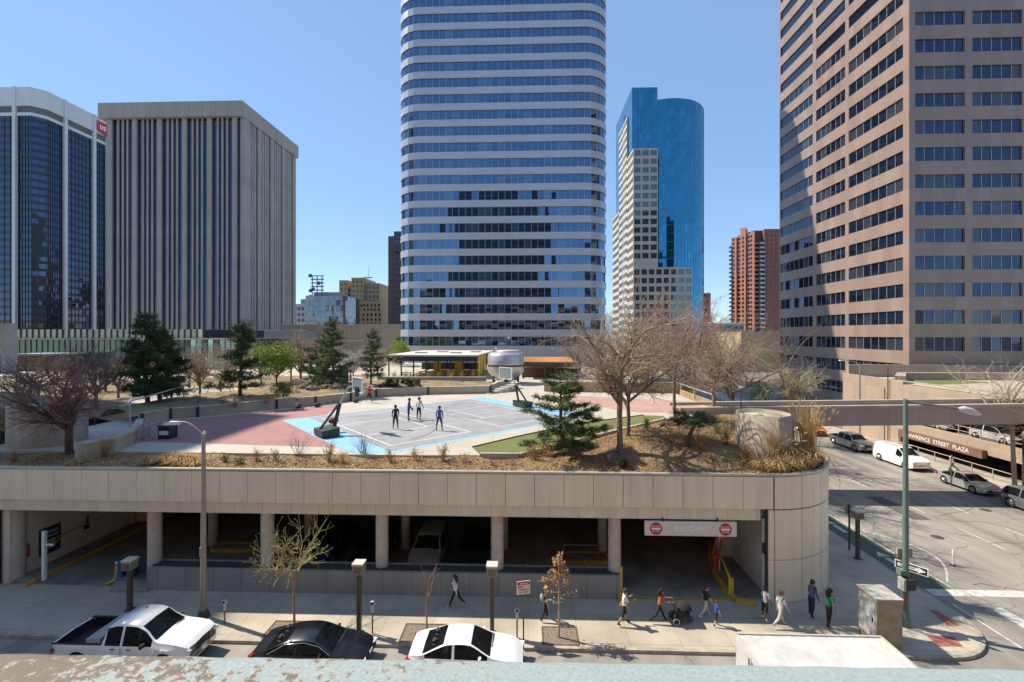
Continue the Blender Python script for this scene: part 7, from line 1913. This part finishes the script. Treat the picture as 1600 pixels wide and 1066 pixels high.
for i, (px, py, h, lb, tw) in enumerate(((30, 640, 3.8, 'low dark bare tree at the left edge behind the drum', 'dark_bare_twig'), (90, 600, 3.8, 'low rosy bare tree in front of the dark boxy pavilion', 'rosy_twig'), (165, 612, 3.8, 'olive bare tree beside the dark tree by the glass hall', 'olive_twig'), (260, 596, 4.0, 'dark bare tree in front of the finned glass strip', 'dark_bare_twig'), (365, 592, 6, 'rosy bare tree behind the second pine', 'rosy_twig'), (500, 590, 6, 'grey bare tree behind the broad green pine', 'pale_tan_twig'), (590, 592, 5, 'olive bare tree left of the pavilion corner', 'olive_twig'))):
    q = G(px, py, 7.05); bare_tree('bare_tree', lb, q, h, 181 + i, dict(ang=(.4, 1.1)), trunk_r=.13, fork=.22, twig=MATS[tw], depth=4, wide=1.4)
# --- pines
needle = M('pine_needles', (.085, .115, .04), .8, .45, 1.1, col2=(.032, .055, .02))
needle_b = M('bright_pine_needles', (.12, .165, .05), .8, .45, 1.1, col2=(.05, .08, .025))
pine_bark = M('pine_bark', (.13, .09, .065), .9, .35, 5, bump=.4)
def tuft(mb, c, d, s_, rr, n=11):
    for i in range(n):
        v = (d * rr.uniform(.2, 1) + Vector((rr.gauss(0, .75), rr.gauss(0, .75), rr.gauss(.25, .55)))).normalized() * s_ * rr.uniform(.6, 1.15)
        w = v.orthogonal().normalized() * s_ * .065
        o = c + Vector((rr.gauss(0, s_ * .25), rr.gauss(0, s_ * .25), rr.gauss(0, s_ * .15)))
        mb.add([o - w, o + w, o + v + w * .4, o + v - w * .4], [(0, 1, 2, 3)], 0)
def pine(label, loc, h, seed, rad=.3, bare=.25, whorls=15, needle_mat=needle, lean=(0, 0), tr=.16, per=6, droop=-.05, tips=.30, trunks=1, dens=1.0):
    rr = random.Random(seed); t = thing('pine_tree', label, 'tree', loc); T_ = MB(); C_ = MB()
    for k in range(trunks):
        off = Vector((k * .9 - .45 * (trunks - 1), .3 * k, 0)); hh = h * (1 - .14 * k)
        def ax(u): return off + Vector((lean[0] * u * hh + .12 * math.sin(u * 5 + seed), lean[1] * u * hh, -.2 + u * hh))
        T_.tube([ax(i / 9) for i in range(10)], [tr * (1 - .9 * i / 9) + .012 for i in range(10)], 8)
        for w in range(whorls):
            u = bare + (1 - bare) * (w + rr.uniform(-.3, .3)) / whorls
            if u >= 1: u = .98
            prof = (1 - (u - bare) / (1 - bare)) ** .75 * (.65 + .35 * min(1, (u - bare) * 6 + .3))
            for b_ in range(per):
                if rr.random() < .22: continue
                a = rr.uniform(0, 2 * PI); L = h * rad * prof * rr.uniform(.3, 1.3) + .25
                d = Vector((math.cos(a), math.sin(a), droop + .55 * (u - .4))).normalized(); s0 = ax(u); pts = [s0]; q = s0; dd = d.copy(); n = 4
                for i in range(n): dd = (dd + Vector((rr.gauss(0, .12), rr.gauss(0, .12), .06 + rr.gauss(0, .06)))).normalized(); q = q + dd * L / n; pts.append(q)
                T_.tube(pts, [.035 * (1 - u * .5), .028, .02, .014, .008], 4, 0, False)
                nt_ = max(3, int(L * 6 * dens))
                for i in range(nt_):
                    f = rr.uniform(.25, 1.0) * n; j = min(n - 1, int(f)); c = pts[j].lerp(pts[j + 1], f - j) + Vector((rr.gauss(0, .16), rr.gauss(0, .16), rr.gauss(.04, .07)))
                    tuft(C_, c, dd, tips, rr, 15)
        tuft(C_, ax(1.0), Vector((0, 0, 1)), tips, rr, 14)
    T_.build('trunk', pine_bark, t); C_.build('crown', needle_mat, t); return t
p, h = ptree(237, 640, 489, 7.3); pine('tallest dark pine with two trunks behind the left wall', p, h, 71, .30, .22, 15, tr=.2, trunks=2, tips=.42, per=6)
p, h = ptree(377, 628, 500, 7.5); pine('dark pine standing right of the small bare tree', p, h, 73, .30, .22, 14, tr=.19, tips=.42)
p, h = ptree(268, 622, 552, 7.4); pine('smaller dark pine at the right side of the tallest pine', p, h, 75, .32, .15, 10, tr=.12, tips=.38)
p, h = ptree(521, 610, 497, 7.7); pine('broad green pine right of the stone hut', p, h, 77, .33, .15, 15, needle_b, tr=.2, tips=.40)
p, h = ptree(581, 606, 513, 7.7); pine('narrow pale green pine left of the black pavilion', p, h, 79, .21, .25, 14, M('pale_pine_needles', (.13, .16, .075), .8, .4, 1.1, col2=(.06, .08, .04)), tr=.12, tips=.33)
p, h = ptree(494, 606, 538, 7.5); pine('low dark pine tucked beside the broad green pine', p, h, 81, .4, .1, 10, tr=.13, tips=.4)
p, h = ptree(618, 570, 522, 7.0); pine('small dark conifer in front of the tan hall', (AX(622, 105), 105, 7), 6.5, 83, .2, .1, 12, tr=.1, tips=.4)
p, h = ptree(884, 706, 578, 7.05); pine('irregular green pine at the edge of the small lawn', p, h, 85, .60, .10, 10, M('fresh_pine_needles', (.115, .16, .045), .8, .4, 2, col2=(.045, .075, .022)), lean=(-.10, .02), tr=.15, tips=.28, per=7, dens=1.8)
p, h = ptree(1073, 702, 641, 7.3)
rr = random.Random(9); t = thing('dwarf_pine', 'low twisted pine with a flat spreading crown near the drum', 'tree', p); T_ = MB(); C_ = MB()
T_.tube([(0, 0, -.2), (.1, 0, .6), (.35, 0, 1.15), (.3, .1, 1.6)], [.13, .11, .09, .05], 8)
for i in range(44):
    a = rr.uniform(0, 2 * PI); L = rr.uniform(.4, 1.75); s0 = Vector((.3, 0, 1.1 + .5 * rr.random())); e = s0 + Vector((math.cos(a) * L, math.sin(a) * L * .8, .35 - .45 * L * rr.uniform(.2, 1.1)))
    T_.tube([s0, s0.lerp(e, .5) + Vector((0, 0, .12)), e], [.03, .02, .01], 4, 0, False)
    for k in range(6): tuft(C_, s0.lerp(e, rr.uniform(.45, 1.05)) + Vector((rr.gauss(0, .1), rr.gauss(0, .1), rr.gauss(.06, .06))), (e - s0).normalized(), .2, rr, 10)
k = h / 1.95; 
for B in (T_, C_): B.v = [(x * k, y * k, z * k) for x, y, z in B.v]
T_.build('trunk', pine_bark, t); C_.build('crown', M('deep_green_needles', (.04, .085, .03), .7, .4, 2, col2=(.018, .04, .015)), t)
# --- leafy spring trees
def leafy(name, label, loc, h, seed, mat, dens=2600, size=.16, wide=.5, tr=.12, squash=.8, cat='tree'):
    rr = random.Random(seed); t = thing(name, label, cat, loc); T_ = MB(); C_ = MB()
    p_ = dict(BARE); p_.update(kids=[5, 4, 3, 3], ang=(.4, 1.0), d0=3)
    T_.tube([(0, 0, -.2), (0, 0, h * .2)], [tr, tr * .8], 8); tips = []
    for i in range(7):
        a = 2 * PI * i / 7; tl = rr.uniform(.2, 1.0); branch(T_, T_, Vector((0, 0, h * .2)), Vector((math.cos(a) * math.sin(tl), math.sin(a) * math.sin(tl), math.cos(tl))), h * .34, tr * .5, 2, p_, rr)
    cl = [Vector((rr.gauss(0, wide * .5), rr.gauss(0, wide * .5), 0)) * h + Vector((0, 0, h * rr.uniform(.35, .95))) for _ in range(26)]
    for i in range(dens):
        c = rr.choice(cl); q = c + Vector((rr.gauss(0, .1), rr.gauss(0, .1), rr.gauss(0, .08))) * h
        dry_leaf(C_, q, rr, size)
    T_.build('trunk', bark_grey, t); C_.build('crown', mat, t); return t
spring = M('yellow_green_leaf', (.33, .38, .05), .7, .3, 1.5, col2=(.22, .30, .04))
p, h = ptree(432, 606, 536, 7.6); leafy('leafy_tree', 'bright yellow green spring tree behind the low wall', p, h, 91, spring, 4200, .15, .42)
leafy('leafy_tree', 'yellow green bush like tree left of the central tower base', (AX(627, 100), 100, 7), AZ(535, AX(627, 100), 100) - 7, 93, spring, 1400, .22, .35)
leafy('blossom_tree', 'pale blossoming tree between the green pines', (AX(552, 66), 66, 7.5), 4.2, 95, M('pale_blossom', (.52, .47, .40), .8, .25, 3), 1800, .12, .4)
leafy('round_shrub', 'rounded olive shrub in the left raised bed', (G(425, 632, 7.6).x, G(425, 632, 7.6).y + 2, 7.6), 1.9, 97, M('olive_leaf', (.16, .15, .04), .8, .4, 2), 1500, .08, .5, .05, cat='shrub')
leafy('round_shrub', 'bright green clipped shrub beyond the footbridge', (AX(1188, 90), 90, 0), 5.0, 99, M('grass_green_leaf', (.10, .20, .03), .8, .3, 2), 900, .2, .5, .08, cat='shrub')
for i, (px, py, lb) in enumerate(((610, 606, 'dark green low hedge behind the long wall, left of two'), (640, 605, 'dark green low hedge behind the long wall, right of two'))):
    q = G(px, py, 7.8); leafy('hedge', lb, (q.x, q.y, 7.6), 1.1, 101 + i, M('dark_hedge_leaf', (.05, .065, .03), .8, .4, 2), 1500, .09, 1.1, .04, cat='hedge')
# --- dry grasses and small shrubs
straw = M('straw_blades', (.60, .42, .19), .9, .3, 3, col2=(.42, .27, .11))
straw_d = M('russet_blades', (.36, .21, .09), .9, .3, 3)
green_b = M('young_green_blades', (.20, .24, .06), .9, .3, 3)
def grass_clump(label, loc, h, w, n, seed, mat, flop=.6, plume=False, cat='grass', group=None, name='grass_clump'):
    rr = random.Random(seed); m = MB()
    for i in range(n):
        a = rr.uniform(0, 2 * PI); r0 = abs(rr.gauss(0, w * .35)); o = Vector((math.cos(a) * r0, math.sin(a) * r0, -.05)); L = h * rr.uniform(.6, 1.1)
        out = Vector((math.cos(a + rr.gauss(0, .5)), math.sin(a + rr.gauss(0, .5)), 0)); f = flop * rr.uniform(.3, 1.3)
        p1_ = o + Vector((0, 0, L * .55)) + out * L * f * .25; p2_ = o + Vector((0, 0, L * (1 - f * .55))) + out * L * f * .8
        s_ = Vector((-out.y, out.x, 0)) * .012
        m.add([o - s_, o + s_, p1_ + s_, p1_ - s_, p2_ + s_ * .3, p2_ - s_ * .3], [(0, 1, 2, 3), (3, 2, 4, 5)], 0)
        if plume and rr.random() < .35:
            q = p2_; e = q + (p2_ - p1_).normalized() * .28; m.tube([q, q.lerp(e, .3), e], [.008, .022, .004], 4, 0, False)
    return tag(m.build(name, mat, None, loc), label, cat, group)
def bed(px, py): q = G(px, py, 6.8); return (q.x, q.y, mz(q.x, q.y))
# tall grass by the right drum
grass_clump('tallest upright dry grass with plumes right of the drum', bed(1262, 722), 3.0, .85, 300, 201, straw, .3, True)
grass_clump('bending dry grass leaning across the right concrete drum', bed(1205, 727), 2.5, .6, 130, 202, straw, .5, True)
grass_clump('short russet dry grass at the left foot of the right drum', bed(1166, 729), 1.1, .4, 120, 203, straw_d, .35)
gl_ = [(1190, 733, 1.0, 220), (1215, 733, 1.15, 300), (1242, 731, 1.1, 280), (1268, 728, 1.0, 220), (1228, 726, 1.3, 200)]
gn = ['leftmost floppy straw clump below the right drum', 'second floppy straw clump below the drum', 'third floppy straw clump, nearest the rim corner', 'floppy straw clump at the very corner of the planter', 'floppy straw clump behind the rim row']
for i, (px, py, h, n) in enumerate(gl_): grass_clump(gn[i], bed(px, py), h, .9, n, 210 + i, straw, 1.0, group='straw clumps at the corner of the planter')
m = MB(); q = bed(1287, 731); m.tube([(0, 0, 0), (.25, -.1, .3), (.55, -.15, -.2), (.75, -.2, -.9), (.65, -.25, -1.4)], [.02, .02, .018, .014, .008], 5); tag(m.build('drooping_stem', straw, None, q), 'pale drooping stem hanging over the planter corner', 'stem')
gl_ = [(232, 724, .62, 300), (262, 722, .8, 420), (285, 722, .85, 460), (306, 724, .6, 300), (122, 724, .6, 140)]
gn = ['small straw clump left of the two big ones by the lamp', 'first of two big straw clumps left of the tall tan lamp', 'big straw clump nearest to the tall tan lamp', 'low straw clump just left of the tan lamp pole', 'thin straw clump beside the left drum']
for i, (px, py, h, n) in enumerate(gl_): grass_clump(gn[i], bed(px, py), h, .75, n, 220 + i, straw, 1.05, group='straw clumps in the front planter')
# twiggy little shrubs along the planter
def shrub_mesh(seed, h, n, leafm=0):
    rr = random.Random(seed); m = MB()
    for i in range(n):
        a = rr.uniform(0, 2 * PI); tl = abs(rr.gauss(0, .5)); d = Vector((math.cos(a) * math.sin(tl), math.sin(a) * math.sin(tl), math.cos(tl))); L = h * rr.uniform(.5, 1.05)
        p0_ = Vector((rr.gauss(0, .06), rr.gauss(0, .06), -.05)); p1_ = p0_ + d * L * .5; p2_ = p1_ + (d + Vector((rr.gauss(0, .25), rr.gauss(0, .25), .1))).normalized() * L * .5
        m.tube([p0_, p1_, p2_], [.011, .008, .004], 3, 0, False)
        for k in range(3):
            q = p1_.lerp(p2_, rr.random()); m.tube([q, q + Vector((rr.gauss(0, .1), rr.gauss(0, .1), rr.uniform(.02, .2))) * h], [.005, .003], 3, 0, False)
        for k in range(leafm): dry_leaf(m, p1_.lerp(p2_, rr.random()) + Vector((rr.gauss(0, .05), rr.gauss(0, .05), rr.gauss(0, .05))), rr, .04)
    return m
grey_tw = M('grey_violet_twig', (.22, .19, .18), .9, .3, 4)
sh = [(402, 722, .9, 26, 2, straw_d, 'low green and russet twiggy plant in the planter below the left hoop'), (432, 722, .8, 20, 6, green_b, 'fresh green tuft in the planter near the tan lamp'), (466, 716, 1.7, 24, 0, grey_tw, 'tall wispy grey shrub in front of the blue court corner'), (515, 722, 1.3, 34, 3, straw_d, 'russet twiggy shrub in front of the court corner'),
      (535, 724, .9, 26, 4, straw, 'low straw coloured shrub right of the russet twiggy one'), (568, 716, 1.6, 40, 0, grey_tw, 'grey twiggy shrub with violet stems below the blue strip'), (612, 724, .9, 26, 4, straw_d, 'low russet shrub below the near court line'), (648, 722, .8, 24, 4, straw, 'small straw shrub left of the tallest front twigs'),
      (692, 722, 1.2, 30, 4, straw_d, 'russet shrub with seed heads at mid planter'), (725, 724, .7, 20, 4, straw, 'low pale tuft at mid planter'), (770, 726, 1.0, 14, 0, grey_tw, 'sparse dark twigs near the lawn kerb'), (800, 727, 1.0, 12, 0, grey_tw, 'sparse dark forked twigs left of the irregular pine'),
      (352, 722, .55, 24, 10, green_b, 'small green plant left of the russet plants'), (374, 724, .5, 24, 8, green_b, 'smallest green plant beside the tan lamp'), (835, 722, 1.1, 40, 5, straw_d, 'dense russet shrub under the irregular pine'), (856, 715, 1.0, 40, 5, straw, 'straw shrub under the irregular pine'),
      (1135, 715, 1.5, 36, 6, straw_d, 'russet bush left of the right drum'), (1120, 700, 1.0, 30, 8, green_b, 'greenish bush behind the russet one left of the drum'), (1095, 720, 1.0, 26, 2, straw_d, 'thin russet shrub in the right mulch bed'), (955, 728, 1.0, 60, 2, grey_tw, 'tangled grey shrub at the foot of the forked tree'), (975, 731, .7, 50, 8, M('dark_groundcover', (.05, .06, .03), .9, .3, 3), 'low dark green shrub at the rim below the forked tree'),
      (20, 722, .8, 24, 3, straw_d, 'russet plant left of the left drum'), (165, 716, 1.5, 26, 0, straw_d, 'wispy tall twigs right of the left drum'), (905, 722, .8, 30, 4, straw_d, 'small russet shrub below the irregular pine'), (1010, 690, .8, 40, 8, green_b, 'green sprouting clump behind the forked tree')]
for i, (px, py, h, n, lf, mt, lb) in enumerate(sh): tag(shrub_mesh(300 + i, h, n, lf).build('shrub', mt, None, bed(px, py)), lb, 'shrub', 'small shrubs in the planter')
rb = [(402, 634, 1.2, straw), (440, 622, 1.4, straw_d), (350, 640, 1.0, grey_tw), (540, 618, 1.2, green_b), (600, 608, 1.0, straw), (660, 604, .8, straw), (720, 603, .8, straw_d), (330, 640, 1.6, grey_tw), (290, 640, 1.4, grey_tw)]
rn = ['straw shrub on the raised bed right of the second pine', 'russet shrub by the boulders', 'grey twiggy shrub on the dry grass bank', 'greenish shrub behind the left hoop board', 'straw shrub left of the grey ramp wall', 'low straw shrub below the grey ramp wall', 'low russet shrub below the grey ramp wall', 'taller grey twigs on the bank near the handrail', 'grey twigs left of the dry grass bank']
for i, (px, py, h, mt) in enumerate(rb):
    q = G(px, py, 7.7); tag(shrub_mesh(340 + i, h, 34, 5 if mt != grey_tw else 0).build('shrub', mt, None, (q.x, q.y + 1.5, 7.7)), rn[i], 'shrub', 'small shrubs on the raised bed')
for i in range(9):
    xx = -22.5 + 1.75 * i; nm = ['straw', 'rosy', 'green'][i % 3]
    tag(shrub_mesh(360 + i, 1.5, 40, 6).build('shrub', (straw, MATS['rosy_twig'], green_b)[i % 3], None, (xx, 70.9, ZP)), 'planted %s shrub along the front of the black pavilion' % {'straw': 'straw coloured', 'rosy': 'rosy twigged', 'green': 'fresh green'}[nm], 'shrub', ['straw coloured', 'rosy twigged', 'fresh green'][i % 3] + ' shrubs in front of the pavilion')
# litter of leaves and straw on the mulch: nobody could count it
rr = random.Random(77); m = MB()
for i in range(7500):
    x = rr.uniform(XL, XR - .5); y = YF + .3 + (rr.random() ** 1.6) * (2.3 if x < 4 else 13)
    if not inside(x, y) or (x > 4 and side_of(x, y) < .1): continue
    dry_leaf(m, Vector((x, y, mz(x, y) + .03)), rr, rr.uniform(.03, .09))
tag(m.build('leaf_litter', straw, None), 'dry leaves and straw scattered over the mulch beds', 'leaf litter', None, 'stuff')
rr = random.Random(78); m = MB()
for i in range(5200):
    x = rr.uniform(3, XR - 2.5); y = YF + .3 + rr.random() * 13
    if not inside(x, y) or (side_of(x, y) < .1): continue
    o = Vector((x, y, mz(x, y)));  e = o + Vector((rr.gauss(0, .06), rr.gauss(0, .06), rr.uniform(.06, .2))); s_ = Vector((.012, 0, 0)); m.add([o - s_, o + s_, e], [(0, 1, 2)], 0 if math.sin(x * .9 + 1) + math.sin(y * 1.1) > .35 else 1)
tag(m.build('thin_grass', [green_b, straw_d], None), 'thin patchy grass growing through the right mulch bed', 'grass', None, 'stuff')
# ================================================================== light
world = bpy.data.worlds.new('World'); scn.world = world; world.use_nodes = True
nt = world.node_tree; bg = nt.nodes['Background']
sky = nt.nodes.new('ShaderNodeTexSky'); sky.sky_type = 'NISHITA'; sky.sun_disc = False
SUN_EL = R(50); sdir = Vector((-.9455, .3256, 0)).normalized()
sky.sun_elevation = SUN_EL; sky.sun_rotation = math.atan2(sdir.x, sdir.y)
sky.altitude = 1600; sky.air_density = 1.0; sky.dust_density = .0; sky.ozone_density = 2.5
mixs = nt.nodes.new('ShaderNodeMix'); mixs.data_type = 'RGBA'; mixs.inputs['Factor'].default_value = .68
mixs.inputs['B'].default_value = (.78, 1.32, 2.15, 1)      # evens the sky out, as dry mountain air does
nt.links.new(sky.outputs[0], mixs.inputs['A']); nt.links.new(mixs.outputs['Result'], bg.inputs[0]); bg.inputs[1].default_value = .13
sl = bpy.data.lights.new('sun', 'SUN'); sl.energy = 2.9; sl.angle = R(.5); sl.color = (1, .90, .74)
so = bpy.data.objects.new('sun', sl); COL.objects.link(so)
d = Vector((-sdir.x * math.cos(SUN_EL), -sdir.y * math.cos(SUN_EL), -math.sin(SUN_EL)))
so.rotation_euler = d.to_track_quat('-Z', 'Y').to_euler(); so.location = (0, 0, 200)
vs = scn.view_settings; scn.display_settings.display_device = 'sRGB'
vs.view_transform = 'Standard'; vs.look = 'None'; vs.gamma = 1; vs.use_curve_mapping = False; vs.exposure = 1.3
scn.cycles.max_bounces = 8; scn.cycles.transparent_max_bounces = 12; scn.cycles.use_denoising = True
scn.cycles.sample_clamp_indirect = 8
